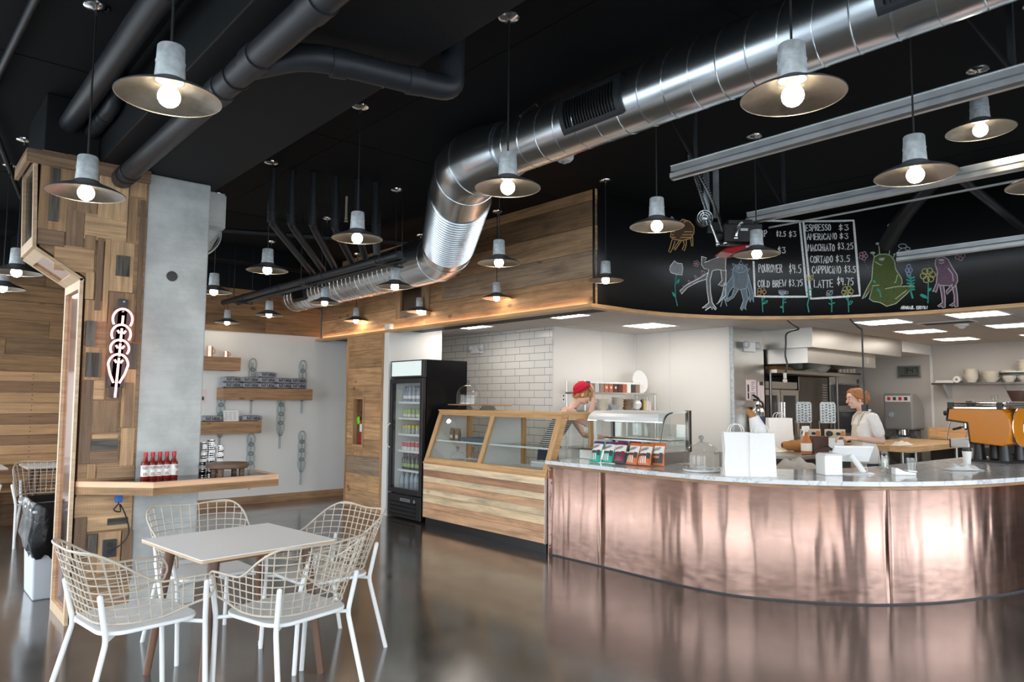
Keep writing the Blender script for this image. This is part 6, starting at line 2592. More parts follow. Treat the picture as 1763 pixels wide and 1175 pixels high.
t = thing('receipt_printer', 'white cube receipt printer on the bar top', 'printer', (5.875, 2.78, 0.9125), math.radians(-35))
mb = MB()
mb.loft([[(-0.075, -0.07, 0), (0.075, -0.07, 0), (0.075, 0.08, 0), (-0.075, 0.08, 0)], [(-0.075, -0.07, 0.155), (0.075, -0.07, 0.155), (0.075, 0.08, 0.155), (-0.075, 0.08, 0.155)], [(-0.06, -0.055, 0.175), (0.065, -0.055, 0.175), (0.065, 0.07, 0.175), (-0.06, 0.07, 0.175)]])
mb.build('body', M['white_gloss'], t, smooth=False, bevel=0.008, seg=3)
mb = MB()
sq = [(0.01*math.copysign(min(1, abs(1.25*math.cos(a))), math.cos(a)), 0.01*math.copysign(min(1, abs(1.25*math.sin(a))), math.sin(a))) for a in [2*PI*k/24 for k in range(25)]]
flat_strokes(mb, [sq, [(-0.003, -0.003), (0.003, -0.003), (0.003, 0.003), (-0.003, 0.003), (-0.003, -0.003)]], lambda p: Vector((p[0], -0.0712, 0.085+p[1])), 0.002)
mb.build('emblem', M['grey_plastic'], t, smooth=False)
t = thing('tablet_till', 'white tablet till on a slanted tube stand, screen turned away', 'till', (6.16, 2.66, 0.9125), math.radians(-42))
mb = MB()
mb.lathe([(0, 0), (0.085, 0), (0.088, 0.004), (0.07, 0.012), (0, 0.014)], 28, at=(0.03, 0, 0))
mb.build('base', M['white_gloss'], t)
mb = MB()
mb.tube([(0.035, 0.0, 0.008), (0.0, 0.02, 0.07), (-0.045, 0.05, 0.145)], [0.024, 0.024, 0.023], 16)
mb.build('stand', M['white_gloss'], t)
mb = MB()
mb.obox((-0.03, 0.075, 0.16), (0.165, 0.010, 0.085), (math.radians(38), 0, 0))
mb.build('housing', M['white_gloss'], t, smooth=False, bevel=0.007, seg=3)
mb = MB()
mb.obox((-0.03, 0.0835, 0.1665), (0.145, 0.001, 0.07), (math.radians(38), 0, 0))
mb.build('screen', M['black_gloss'], t, smooth=False)
mb = MB()
mb.tube(catmull([(0.03, 0.03, 0.02), (0.08, 0.06, 0.05), (0.09, 0.05, 0.01), (0.05, -0.06, 0.004), (-0.05, -0.10, 0.004), (-0.16, -0.07, 0.004), (-0.20, -0.05, 0.004)], 6), 0.003, 6)
mb.tube(catmull([(0.02, -0.05, 0.006), (-0.05, -0.085, 0.004), (-0.10, -0.05, 0.004), (-0.19, -0.03, 0.004)], 6), 0.003, 6)
mb.build('cable', M['white'], t)
t = thing('tip_jar', 'glass tip jar stuffed with banknotes on the bar top', 'jar', (6.43, 2.57, 0.9125))
mb = MB()
mb.lathe([(0, 0.002), (0.040, 0.002), (0.045, 0.010), (0.045, 0.13), (0.036, 0.152), (0.036, 0.180), (0.039, 0.181), (0.039, 0.186), (0.034, 0.186)], 24)
mb.build('glass', M['glass_dome'], t)
random.seed(5)
for k in range(7):
    mb = MB()
    a = k*0.9
    mb.surf(lambda u, v: (0.030*math.cos(a+2.2*u)*(1-0.2*v), 0.030*math.sin(a+2.2*u)*(1-0.2*v), 0.012+0.016*k*0.55+0.075*v+0.008*math.sin(9*u+k)), 8, 4)
    mb.build('banknote', M['money'] if k % 3 else M['label_white'], t, solid=0.001)
t = thing('card_reader', 'white card reader dock lying before the tip jar', 'card reader', (6.36, 2.40, 0.9125), math.radians(-45))
mb = MB()
mb.prism([(-0.075, 0), (0.09, 0), (0.09, 0.02), (0.0, 0.032), (-0.06, 0.06), (-0.075, 0.055)], -0.04, 0.04, 'xz')
mb.build('dock', M['white_gloss'], t, smooth=False, bevel=0.005)
mb = MB()
mb.obox((0.065, 0, 0.032), (0.035, 0.035, 0.006), (0, 0.1, 0))
mb.build('reader', M['white'], t, smooth=False, bevel=0.003)
t = thing('water_glass', 'empty drinking glass beside the tip jar', 'glass', (6.53, 2.39, 0.9125))
mb = MB()
mb.lathe([(0, 0.004), (0.036, 0.004), (0.046, 0.128), (0.044, 0.128), (0.034, 0.012), (0, 0.012)], 24)
mb.build('tumbler', M['glass_dome'], t)
t = thing('paper_cup', 'white takeaway paper cup with black lid on the bar top', 'cup', (8.02, 2.43, 0.9125))
mb = MB()
mb.lathe([(0, 0), (0.030, 0), (0.042, 0.125), (0, 0.125)], 24)
mb.build('cup', M['cup_white'], t)
mb = MB()
mb.lathe([(0.0, 0.123), (0.0445, 0.123), (0.0445, 0.132), (0.040, 0.134), (0.038, 0.146), (0.0, 0.146)], 24)
mb.build('lid', M['black'], t)
random.seed(14)
mb = MB()


def lump(u, v, rx=0.17, ry=0.09, h=0.055, seed=0.0):
    x, y = (u-0.5)*2, (v-0.5)*2
    rr = min(1.0, math.hypot(x, y))
    z = h*(1-rr**2)*(0.75+0.35*math.sin(7*x+3*y+seed)*math.cos(5*y-4*x+seed))+0.004
    return (x*rx*(1-0.12*abs(y)), y*ry*(1-0.1*abs(x)), max(0.003, z))


mb.surf(lambda u, v: lump(u, v), 26, 20)
tw = tag(mb.build('bar_towel', M['towel'], solid=0.003, angle=80), 'crumpled white towel lying on the bar top before the paper cup', 'towel')
tw.location = (7.25, 2.24, 0.913)
tw.rotation_euler = (0, 0, math.radians(-38))

# ---- espresso machine and grinder
t = thing('espresso_machine', 'large orange espresso machine on black cone feet at the right end of the bar', 'espresso machine', (8.64, 2.36, 0.9125), math.radians(-100))
t.scale = (0.73, 1, 1)
P = [(-0.44, 0.535), (0.24, 0.535), (0.30, 0.50), (0.34, 0.44), (0.355, 0.36), (0.34, 0.27), (0.30, 0.19), (0.24, 0.168), (-0.17, 0.190), (-0.20, 0.39), (-0.47, 0.415)]
mb = MB()
mb.prism(P, -0.23, 0.23, 'xz')
mb.build('body', M['orange'], t, smooth=False, bevel=0.012, seg=3)
mb = MB()
mb.prism([(-0.485, 0.405), (-0.20, 0.38), (-0.175, 0.175), (-0.16, 0.175), (-0.185, 0.395), (-0.47, 0.42), (-0.45, 0.54), (-0.46, 0.54)], -0.236, 0.236, 'xz')
mb.build('edge_trim', M['black'], t, smooth=False)
mb = MB()
mb.lathe([(0, 0), (0.19, 0), (0.195, 0.006), (0.18, 0.016), (0, 0.02)], 36)
sh = mb.build('end_shield', M['orange'], t)
sh.location = (0.352, 0, 0.355)
sh.rotation_euler = (0, PI/2, 0)
mb = MB()
mb.tube([(0.194*math.cos(2*PI*k/40), 0.194*math.sin(2*PI*k/40), 0.006) for k in range(40)], 0.006, 6, closed=True)
mb.build('shield_rim', M['chrome'], sh)
mb = MB()
for st in ([(-0.03, -0.02), (0.0, 0.03), (0.03, -0.02)], [(-0.03, 0.0), (0.03, 0.0)], [(-0.02, 0.045), (0.02, 0.045)], [(0, -0.05), (0, 0.03)]):
    mb.tube([(-b, a, 0.021) for a, b in st], 0.004, 6)
mb.build('emblem', M['chrome'], sh)
mb = MB()
for z in (0.56, 0.585):
    mb.tube([(-0.43, -0.22, z), (0.30, -0.22, z), (0.30, 0.22, z), (-0.43, 0.22, z)], 0.010, 8, closed=True)
mb.box(-0.43, 0.30, -0.22, 0.22, 0.535, 0.55)
mb.build('cup_rail', M['chrome'], t, smooth=False)
for x in (-0.42, 0.23):
    for y in (-0.22, 0.22):
        mb = MB()
        mb.box(x-0.035, x+0.035, y-0.02, y+0.02, 0.53, 0.60)
        mb.build('rail_post', M['black'], t, smooth=False, bevel=0.004)
for x in (-0.10, 0.22):
    for y in (-0.15, 0.15):
        mb = MB()
        mb.lathe([(0, 0.02), (0.075, 0.02), (0.072, 0.04), (0.052, 0.175), (0, 0.175)], 24, at=(x, y, 0))
        mb.build('foot', M['black'], t)
mb = MB()
mb.box(-0.22, 0.34, -0.24, 0.24, 0, 0.022)
mb.build('base_plate', M['black'], t, smooth=False)
mb = MB()
mb.box(-0.46, -0.20, -0.20, 0.20, 0.13, 0.22)
mb.build('drip_tray', M['steel'], t, smooth=False, bevel=0.01)
mb = MB()
mb.box(-0.475, -0.455, -0.20, 0.20, 0.125, 0.215)
mb.build('tray_front', M['black'], t, smooth=False, bevel=0.006)
for y in (-0.12, 0.12):
    mb = MB()
    mb.tube([(-0.28, y, 0.41), (-0.28, y, 0.35)], 0.035, 16)
    mb.build('group_head', M['chrome'], t)
    mb = MB()
    mb.tube([(-0.28, y, 0.355), (-0.28, y, 0.33)], 0.033, 16)
    mb.tube([(-0.30, y, 0.345), (-0.36, y, 0.335)], 0.008, 8)
    pf = mb.build('portafilter', M['chrome'], t)
    mb = MB()
    mb.tube([(-0.36, y, 0.335), (-0.47, y, 0.315)], 0.014, 10)
    mb.build('grip', M['black'], pf)
for y in (-0.19, 0.19):
    mb = MB()
    mb.tube([(-0.44, y, 0.42), (-0.47, y, 0.36), (-0.52, y, 0.20)], 0.006, 8)
    mb.build('steam_wand', M['chrome'], t)
    mb = MB()
    mb.tube([(-0.45, y, 0.49), (-0.53, y, 0.485)], 0.028, 14)
    mb.build('knob', M['black'], t)
for k, (dx, dy, z, lab) in enumerate(((-0.16, -0.1, 0.0, 'leftmost small clear glass on the espresso machine rail'), (0.0, -0.05, 0.0, 'lower clear glass of the stacked pair on the espresso machine'), (0.0, -0.05, 0.062, 'upper clear glass of the stacked pair on the espresso machine'),
                                      (0.09, 0.05, 0.0, 'fourth small clear glass on the espresso machine rail'), (0.2, -0.08, 0.0, 'small clear glass nearest the round shield of the espresso machine'))):
    a = math.radians(-100)
    x, y = 8.67+0.78*dx*math.cos(a)-dy*math.sin(a), 2.33+0.78*dx*math.sin(a)+dy*math.cos(a)
    q = thing('shot_glass', lab, 'glass', (x, y, 0.9125+0.551+z), 0, 'small glasses on the espresso machine')
    mb = MB()
    mb.lathe([(0, 0.002), (0.026, 0.002), (0.034, 0.06), (0.032, 0.06), (0.024, 0.008), (0, 0.008)], 18)
    mb.build('tumbler', M['glass_dome'], q)
q = thing('spoon_cup', 'tiny dark cup with spoons at the left end of the espresso machine top', 'cup', (8.71, 2.60, 0.9125+0.551))
mb = MB()
mb.lathe([(0, 0), (0.02, 0), (0.03, 0.06), (0, 0.055)], 14)
mb.build('cup', M['steel_dark'], q)
for k in range(3):
    mb = MB()
    mb.tube([(0, 0, 0.04), (0.03*math.cos(2*k), 0.03*math.sin(2*k), 0.085)], 0.003, 5)
    mb.build('spoon', M['steel'], q)
t = thing('coffee_grinder', 'coffee grinder with clear hopper and black lid behind the espresso machine', 'grinder', (9.28, 2.30, 0.9125))
mb = MB()
mb.box(-0.12, 0.12, -0.16, 0.14, 0, 0.04)
mb.box(-0.09, 0.09, -0.02, 0.13, 0.04, 0.42)
mb.box(-0.11, 0.11, -0.14, 0.14, 0.42, 0.60)
mb.build('body', M['black'], t, smooth=False, bevel=0.012)
mb = MB()
mb.lathe([(0.05, 0.60), (0.06, 0.64), (0.145, 0.82), (0.15, 0.90)], 28)
mb.build('hopper', M['glass_dome'], t)
mb = MB()
mb.lathe([(0, 0.612), (0.055, 0.612), (0.10, 0.73), (0, 0.74)], 24)
mb.build('beans', M['spice_brown'], t)
mb = MB()
mb.lathe([(0, 0.90), (0.158, 0.90), (0.158, 0.925), (0.03, 0.94), (0, 0.94)], 28)
mb.build('lid', M['black'], t)
t = thing('milk_pitcher', 'dark milk jug beside the coffee grinder', 'jug', (8.98, 2.66, 0.9125))
mb = MB()
mb.lathe([(0, 0), (0.05, 0), (0.055, 0.05), (0.04, 0.13), (0.045, 0.15), (0, 0.14)], 20)
mb.build('body', M['steel_dark'], t)
mb = MB()
mb.tube([(0.045+0.04*math.sin(PI*k/8), 0, 0.03+0.1*k/8) for k in range(9)], 0.006, 8)
mb.build('handle', M['black'], t)
# =================================================================== kitchen
def simple_table(name, lab, cat, x0, x1, y0, y1, h, top, legm, th=0.05, shelf=None, inset=0.06):
    t = thing(name, lab, cat, ((x0+x1)/2, (y0+y1)/2, 0))
    a, b = (x1-x0)/2, (y1-y0)/2
    mb = MB()
    mb.box(-a, a, -b, b, h-th, h)
    mb.build('tabletop', top, t, smooth=False, bevel=0.003)
    for x in (-1, 1):
        for y in (-1, 1):
            mb = MB()
            mb.tube([(x*(a-inset), y*(b-inset), 0), (x*(a-inset), y*(b-inset), h-th)], 0.022, 12)
            mb.build('leg', legm, t)
    if shelf:
        mb = MB()
        mb.box(-a+0.04, a-0.04, -b+0.04, b-0.04, shelf, shelf+0.02)
        mb.build('undershelf', legm, t, smooth=False)
    return t


simple_table('prep_table', 'stainless steel prep table behind the bar, holding bread and presses', 'table', 7.68, 9.75, 3.98, 5.05, 0.90, M['steel'], M['steel'], 0.04, 0.35)
simple_table('back_station', 'low steel shelf unit right behind the curved bar', 'shelf', 6.35, 7.25, 3.25, 3.78, 0.84, M['steel'], M['steel_dark'], 0.03, 0.5)
mb = MB()
t = simple_table('butcher_table', 'thick butcher block table on steel legs in the kitchen', 'table', 10.3, 12.8, 3.76, 4.75, 0.92, M['butcher'], M['steel'], 0.075, 0.3, 0.2)
for c in list(t.children):
    if c.name.startswith('tabletop'):
        bpy.data.objects.remove(c)
mb = MB()
random.seed(2)
for i in range(14):
    y0 = -0.495+0.99*i/14
    x = -1.25
    while x < 1.25:
        x1 = min(1.25, x+random.uniform(0.3, 0.8))
        if 1.25-x1 < 0.15:
            x1 = 1.25
        mb.box(x, x1, y0, y0+0.99/14, 0.845, 0.92, grain=0)
        x = x1
mb.build('tabletop', M['butcher'], t, smooth=False)
t = thing('back_counter', 'wooden backed counter along the far kitchen wall', 'counter', (13.35, 3.2, 0))
mb = MB()
mb.box(-0.30, 0.34, -1.3, 1.28, 0.0, 0.92)
mb.build('cabinet', M['steel_dark'], t, smooth=False)
mb = MB()
mb.box(-0.32, 0.34, -1.3, 1.3, 0.92, 0.96)
mb.build('worktop', M['butcher'], t, smooth=False)
mb = MB()
mb.box(0.0, 0.03, -1.3, 1.3, 0.96, 1.10)
mb.box(-0.32, 0.03, 1.27, 1.30, 0.96, 1.10)
mb.build('backsplash', M['butcher'], t, smooth=False)

# ---- floor mixer
t = thing('dough_mixer', 'grey standing dough mixer with steel bowl by the far wall', 'mixer', (13.22, 4.93, 0))
mb = MB()
mb.box(-0.28, 0.28, -0.25, 0.25, 0, 0.10)
mb.box(0.05, 0.28, -0.16, 0.16, 0.10, 1.05)
mb.build('stand', M['mixer_grey'], t, smooth=False, bevel=0.02)
mb = MB()
mb.prism([(-0.26, 1.05), (0.28, 1.05), (0.28, 1.40), (0.16, 1.56), (-0.05, 1.66), (-0.26, 1.66)], -0.23, 0.23, 'xz')
hd = mb.build('head', M['mixer_grey'], t, smooth=False, bevel=0.03, seg=3)
mb = MB()
mb.box(-0.268, -0.262, -0.20, 0.20, 1.52, 1.62)
pn = mb.build('control_panel', M['label_white'], hd, smooth=False)
for k in range(4):
    mb = MB()
    mb.box(-0.275, -0.268, -0.16+0.09*k, -0.11+0.09*k, 1.545, 1.60)
    mb.build('button', M['red_cap'] if k % 2 else M['charcoal'], pn, smooth=False)
mb = MB()
mb.lathe([(0, 0), (0.045, 0), (0.045, 0.02), (0, 0.02)], 18)
o = mb.build('dial', M['rail'], hd)
o.location = (-0.262, 0.1, 1.3)
o.rotation_euler = (0, -PI/2, 0)
mb = MB()
mb.tube([(-0.08, 0, 1.05), (-0.08, 0, 0.96)], 0.10, 20)
mb.build('drive', M['chrome'], t)
mb = MB()
mb.lathe([(0, 0.50), (0.10, 0.50), (0.19, 0.60), (0.23, 0.78), (0.235, 0.93), (0.245, 0.935), (0.225, 0.93), (0.21, 0.76), (0.0, 0.55)], 28, at=(-0.12, 0, 0))
mb.build('bowl', M['steel'], t)
mb = MB()
for k in range(7):
    a = PI*(0.55+0.9*k/6)
    mb.tube([(-0.12+0.25*math.cos(a), 0.25*math.sin(a), 0.93), (-0.10+0.12*math.cos(a), 0.12*math.sin(a), 1.04)], 0.005, 6)
mb.build('bowl_guard', M['steel_dark'], t)

# ---- wall clock
t = thing('wall_clock', 'grey digital wall clock reading 3:47 on the far kitchen wall', 'clock', (13.69, 4.99, 2.05))
mb = MB()
mb.box(-0.03, 0, -0.19, 0.19, -0.11, 0.11)
mb.build('case', M['zinc_grey'], t, smooth=False, bevel=0.006)
mb = MB()
mb.box(-0.033, -0.0305, -0.175, 0.175, -0.095, 0.095)
mb.build('display', M['lcd'], t, smooth=False)
SEG = {'3': 'abgcd', '4': 'fgbc', '7': 'abc'}
SP = {'a': [(0, 1), (1, 1)], 'b': [(1, 1), (1, .5)], 'c': [(1, .5), (1, 0)], 'd': [(0, 0), (1, 0)], 'e': [(0, 0), (0, .5)], 'f': [(0, .5), (0, 1)], 'g': [(0, .5), (1, .5)]}
mb = MB()
st = []
for k, ch_ in enumerate('347'):
    for s in SEG[ch_]:
        st.append([(-0.07+0.075*k+(0.012 if k else 0)+0.045*p[0], -0.02+0.085*p[1]) for p in SP[s]])
st += [[(-0.012, 0.01), (-0.012, 0.016)], [(-0.012, 0.04), (-0.012, 0.046)]]
flat_strokes(mb, st, lambda p: Vector((-0.0345, -p[0], p[1])), 0.013)
mb.build('digits', M['black'], t, smooth=False)
mb = MB()
st = [[(-0.13+0.035*k, -0.065), (-0.11+0.035*k, -0.065)] for k in range(8)]
flat_strokes(mb, st, lambda p: Vector((-0.0345, -p[0], p[1])), 0.012)
mb.build('small_digits', M['black'], t, smooth=False)

# ---- wall shelf with bowls
t = thing('kitchen_shelf', 'steel wall shelf with grey brackets on the far kitchen wall', 'shelf', (13.69, 3.6, 1.84))
mb = MB()
mb.box(-0.34, 0, -1.0, 0.93, -0.03, 0)
mb.build('board', M['steel_dark'], t, smooth=False)
for y in (0.75, -0.7):
    mb = MB()
    mb.prism([(0, -0.03), (-0.30, -0.03), (-0.27, -0.07), (-0.04, -0.26), (0, -0.26)], y-0.02, y+0.02, 'xz')
    mb.build('bracket', M['grey_plastic'], t, smooth=False)


def bowl_stack(lab, x, y, z, r, n, h=0.055, dz=0.035, mat='cream', group='stacks of cream bowls and tubs'):
    t = thing('bowl_stack', lab, 'bowls', (x, y, z), 0, group)
    for k in range(n):
        mb = MB()
        zz = k*dz
        mb.lathe([(0, zz), (r*0.55, zz), (r*0.95, zz+h*0.8), (r, zz+h), (r*0.93, zz+h), (r*0.5, zz+0.012), (0, zz+0.012)], 24)
        mb.build('bowl', M[mat], t)
    return t


for k, (y, r, n, h, dz, lab) in enumerate(((3.98, 0.11, 4, 0.09, 0.045, 'left stack of cream tubs on the far wall shelf'), (3.70, 0.125, 3, 0.08, 0.05, 'wide stack of cream bowls on the far wall shelf'),
                                          (3.45, 0.10, 3, 0.09, 0.05, 'third stack of cream tubs on the far wall shelf'), (3.22, 0.12, 6, 0.09, 0.052, 'tallest stack of cream tubs on the far wall shelf'), (2.95, 0.10, 4, 0.09, 0.05, 'cream tub stack at the right end of the far wall shelf'))):
    bowl_stack(lab, 13.52, y, 1.841, r, n, h, dz)
mb = MB()
mb.box(13.42, 13.64, 4.22, 4.50, 1.841, 1.865)
mb.box(13.43, 13.64, 4.24, 4.49, 1.865, 1.885)
tag(mb.build('flat_boxes', M['label_white'], smooth=False, bevel=0.004), 'flat white boxes at the left end of the far wall shelf', 'box')
t = thing('paper_roll', 'white paper roll lying on the far wall shelf', 'roll', (13.50, 4.17, 1.841+0.055))
mb = MB()
mb.tube([(-0.08, 0, 0), (0.08, 0, 0)], 0.055, 20)
mb.build('roll', M['label_white'], t)
mb = MB()
mb.tube([(-0.083, 0, 0), (-0.079, 0, 0)], 0.02, 14)
mb.build('core', M['spice_tan'], t)

# ---- hood
t = thing('exhaust_hood', 'long stainless steel exhaust hood under the kitchen ceiling', 'hood', (9.26, 4.56, 2.23))
mb = MB()
mb.box(0, 2.95, 0, 1.38, 0, 0.268)
mb.build('upper_canopy', M['steel'], t, smooth=False, bevel=0.004)
mb = MB()
for q in ((0.10, 2.25, 0.12, 0.14), (0.10, 2.25, 1.36, 1.38), (0.10, 0.12, 0.14, 1.36), (2.23, 2.25, 0.14, 1.36)):
    mb.box(*q, -0.20, 0.0)
lo = mb.build('lower_canopy', M['steel'], t, smooth=False)
mb = MB()
mb.box(0.12, 2.23, 0.14, 1.36, -0.006, -0.001)
mb.build('filter_recess', M['oven_black'], lo, smooth=False)
mb = MB()
for k in range(3):
    mb.box(1.95+0.0*k, 2.0, 0.117, 0.12, -0.13+0.03*k, -0.115+0.03*k)
mb.build('label', M['label_white'], lo, smooth=False)
for k in range(3):
    mb = MB()
    mb.ball((0.5+0.6*k, 0.75, -0.02), (0.06, 0.06, 0.03), 14)
    mb.build('hood_lamp', M['white'], lo)

# ---- ovens below the hood
t = thing('convection_oven', 'convection oven with two glass doors beside the steel wall', 'oven', (9.42, 5.45, 0))
mb = MB()
mb.box(0, 1.12, 0.03, 0.48, 0.1, 1.78)
mb.build('cabinet', M['steel_dark'], t, smooth=False)
mb = MB()
mb.box(0, 1.12, 0.0, 0.03, 1.70, 1.80)
mb.build('top_rail', M['steel'], t, smooth=False)
for x in (0.02, 0.57):
    mb = MB()
    for a, b, c, d in ((x, x+0.07, 0.78, 1.68), (x+0.46, x+0.53, 0.78, 1.68), (x+0.07, x+0.46, 0.78, 0.86), (x+0.07, x+0.46, 1.60, 1.68)):
        mb.box(a, b, -0.03, 0.0, c, d)
    dr = mb.build('door', M['steel'], t, smooth=False)
    mb = MB()
    mb.box(x+0.07, x+0.46, -0.02, -0.012, 0.86, 1.60)
    mb.build('glass', M['oven_black'], dr, smooth=False)
    mb = MB()
    mb.tube([(x+(0.50 if x < 0.3 else 0.03), -0.065, 0.95), (x+(0.50 if x < 0.3 else 0.03), -0.065, 1.5)], 0.014, 10)
    mb.build('handle', M['chrome'], dr)
t = thing('oven_shelf', 'steel overshelf above the ovens carrying a bowl stack', 'shelf', (9.40, 5.15, 1.955))
mb = MB()
mb.box(0, 2.12, 0, 0.75, -0.045, 0)
mb.build('board', M['steel'], t, smooth=False)
for x in (0.03, 2.08):
    mb = MB()
    mb.tube([(x, 0.12, -1.954), (x, 0.12, -0.045)], 0.02, 10)
    mb.build('post', M['steel_dark'], t)
bowl_stack('stack of white bowls on the overshelf under the hood', 11.12, 5.42, 1.956, 0.21, 5, 0.10, 0.038, 'cream', 'bowls under the hood')
mb = MB()
mb.loft([[(9.6, 5.25, 1.956), (10.1, 5.25, 1.956), (10.1, 5.6, 1.956), (9.6, 5.6, 1.956)], [(9.63, 5.3, 2.02), (10.05, 5.28, 2.01), (10.08, 5.55, 2.0), (9.62, 5.56, 2.02)]])
tag(mb.build('folded_cloth', M['bread'], smooth=False), 'rust brown folded cloths on the overshelf by the steel wall', 'cloth')
mb = MB()
mb.loft([[(10.35, 5.22, 1.956), (10.85, 5.22, 1.956), (10.85, 5.6, 1.956), (10.35, 5.6, 1.956)], [(10.4, 5.25, 1.985), (10.8, 5.3, 2.03), (10.8, 5.55, 2.02), (10.4, 5.55, 1.98)]])
tag(mb.build('folded_cloth', M['cream'], smooth=False), 'pale folded cloths on the overshelf left of the bowls', 'cloth')
t = thing('proofing_cabinet', 'tall dark steel cabinet between the two ovens under the hood', 'cabinet', (10.6, 5.45, 0))
mb = MB()
mb.box(0, 0.95, 0, 0.48, 0.08, 1.90)
mb.build('body', M['steel_dark'], t, smooth=False, bevel=0.008)
mb = MB()
for k in range(14):
    mb.box(0.76, 0.90, -0.006, 0.0, 1.25+0.04*k, 1.265+0.04*k)
mb.build('louvres', M['steel'], t, smooth=False)
mb = MB()
mb.box(0.02, 0.93, -0.004, 0, 1.20, 1.206)
mb.build('joint', M['black'], t, smooth=False)
t = thing('deck_oven', 'deck oven with three dark windowed decks behind the woman in white', 'oven', (11.6, 5.45, 0))
mb = MB()
mb.box(0, 1.1, 0.0, 0.48, 0.12, 1.98)
mb.build('cabinet', M['steel'], t, smooth=False)
for z in (0.58, 1.0, 1.45):
    mb = MB()
    mb.box(0.08, 1.02, -0.03, 0.0, z, z+0.34)
    d = mb.build('door', M['oven_black'], t, smooth=False, bevel=0.004)
    mb = MB()
    mb.tube([(0.15, -0.06, z+0.36), (0.95, -0.06, z+0.36)], 0.012, 10)
    mb.build('handle', M['chrome'], d)
mb = MB()
mb.box(1.02, 1.09, -0.012, 0.0, 0.6, 1.9)
mb.build('control_strip', M['charcoal'], t, smooth=False)
t = thing('spatula', 'long handled wooden peels lying on top of the deck oven', 'peel', (11.75, 5.5, 1.981))
mb = MB()
mb.box(0, 0.35, 0.0, 0.3, 0, 0.012)
mb.build('blade', M['butcher'], t, smooth=False)
mb = MB()
mb.tube([(0.35, 0.15, 0.012), (1.25, 0.05, 0.02)], 0.013, 8)
mb.build('shaft', M['black'], t)
t = thing('steel_dispenser', 'shiny steel wall cabinet right of the deck oven', 'cabinet', (12.85, 5.62, 1.22))
mb = MB()
mb.box(0, 0.55, 0, 0.325, 0, 0.58)
mb.build('body', M['steel'], t, smooth=False, bevel=0.006)
mb = MB()
for k in range(4):
    mb.box(0.46, 0.52, -0.005, 0.0, 0.2+0.09*k, 0.25+0.09*k)
mb.build('label', M['grey_plastic'], t, smooth=False)
mb = MB()
for k in range(5):
    mb.tube([(12.88+0.14*k, 5.86, 1.82), (12.88+0.14*k, 5.86, 2.32)], 0.035, 12)
struct('trim_7', mb, M['cream'])
simple_table('side_table', 'low steel table against the cooking wall right of the ovens', 'table', 12.75, 13.25, 5.25, 5.55, 0.9, M['steel'], M['steel'], 0.04)

# ---- things on the steel wall
t = thing('emergency_light', 'white twin emergency light high on the stainless steel wall', 'emergency light', (8.885, 5.288, 2.24))
mb = MB()
mb.box(-0.11, 0.11, -0.06, 0, -0.06, 0.07)
mb.build('body', M['white'], t, smooth=False, bevel=0.01)
for x in (-0.14, 0.15):
    mb = MB()
    mb.lathe([(0, 0), (0.05, 0), (0.055, 0.03), (0.03, 0.06), (0, 0.06)], 18)
    o = mb.build('lamp_head', M['grey_plastic'], t)
    o.location = (x, -0.045, 0.03)
    o.rotation_euler = (PI/2, 0, 0)
t = thing('emergency_light', 'white twin emergency light on the subway tile wall above the fridge', 'emergency light', (6.787, 8.55, 2.26))
mb = MB()
mb.box(-0.06, 0, -0.13, 0.13, -0.06, 0.07)
mb.build('body', M['white'], t, smooth=False, bevel=0.01)
for y in (-0.13, 0.13):
    mb = MB()
    mb.lathe([(0, 0), (0.06, 0), (0.065, 0.03), (0.03, 0.07), (0, 0.07)], 18)
    o = mb.build('lamp_head', M['grey_plastic'], t)
    o.location = (-0.035, y, 0.03)
    o.rotation_euler = (0, -PI/2, 0)
t = thing('instruction_sign', 'pink and white instruction card with diagrams on the steel wall', 'sign', (8.95, 5.289, 1.66))
mb = MB()
mb.box(-0.125, 0.125, -0.004, 0, -0.14, 0.14)
mb.build('card', M['pink_paper'], t, smooth=False)
mb = MB()
st = []
for k in range(6):
    st.append([(0.0, 0.11-0.022*k), (0.10-0.02*(k % 3), 0.11-0.022*k)])
    st.append([(-0.02, -0.03-0.018*k), (0.09, -0.03-0.018*k)])
flat_strokes(mb, st, lambda p: Vector((p[0], -0.005, p[1])), 0.007)
flat_strokes(mb, [[(-0.075, 0.06), (-0.075, -0.01)], [(-0.075, -0.05), (-0.075, -0.10)]], lambda p: Vector((p[0], -0.005, p[1])), 0.04)
mb.build('print', M['black'], t, smooth=False)
t = thing('clipboard', 'clipboard with pink sheet hanging on the steel wall edge', 'clipboard', (9.20, 5.289, 1.62))
mb = MB()
mb.box(-0.08, 0.08, -0.008, 0, -0.20, 0.16)
mb.build('sheet', M['pink_paper'], t, smooth=False)
mb = MB()
mb.box(-0.04, 0.04, -0.02, -0.008, 0.11, 0.16)
mb.build('clip', M['charcoal'], t, smooth=False)
mb = MB()
flat_strokes(mb, [[(-0.03, 0.05), (-0.03, -0.12)], [(0.0, 0.02), (0.0, -0.05)]], lambda p: Vector((p[0], -0.009, p[1])), 0.012)
mb.build('writing', M['grey_plastic'], t, smooth=False)
t = thing('fire_extinguisher', 'silver fire extinguisher hanging on the stainless steel wall', 'fire extinguisher', (8.93, 5.18, 0.98))
mb = MB()
mb.lathe([(0, 0), (0.085, 0), (0.09, 0.02), (0.09, 0.38), (0.06, 0.46), (0.025, 0.49), (0.022, 0.53), (0, 0.53)], 24)
mb.build('cylinder', M['chrome'], t)
mb = MB()
mb.lathe([(0.0905, 0.10), (0.091, 0.101), (0.091, 0.33), (0.0905, 0.331)], 14, a0=-2.4, a1=-0.6)
mb.build('label', M['dark_blue'], t)
mb = MB()
mb.box(-0.09, 0.03, -0.02, 0.02, 0.53, 0.56)
mb.obox((-0.05, 0, 0.59), (0.07, 0.016, 0.008), (0, 0.35, 0))
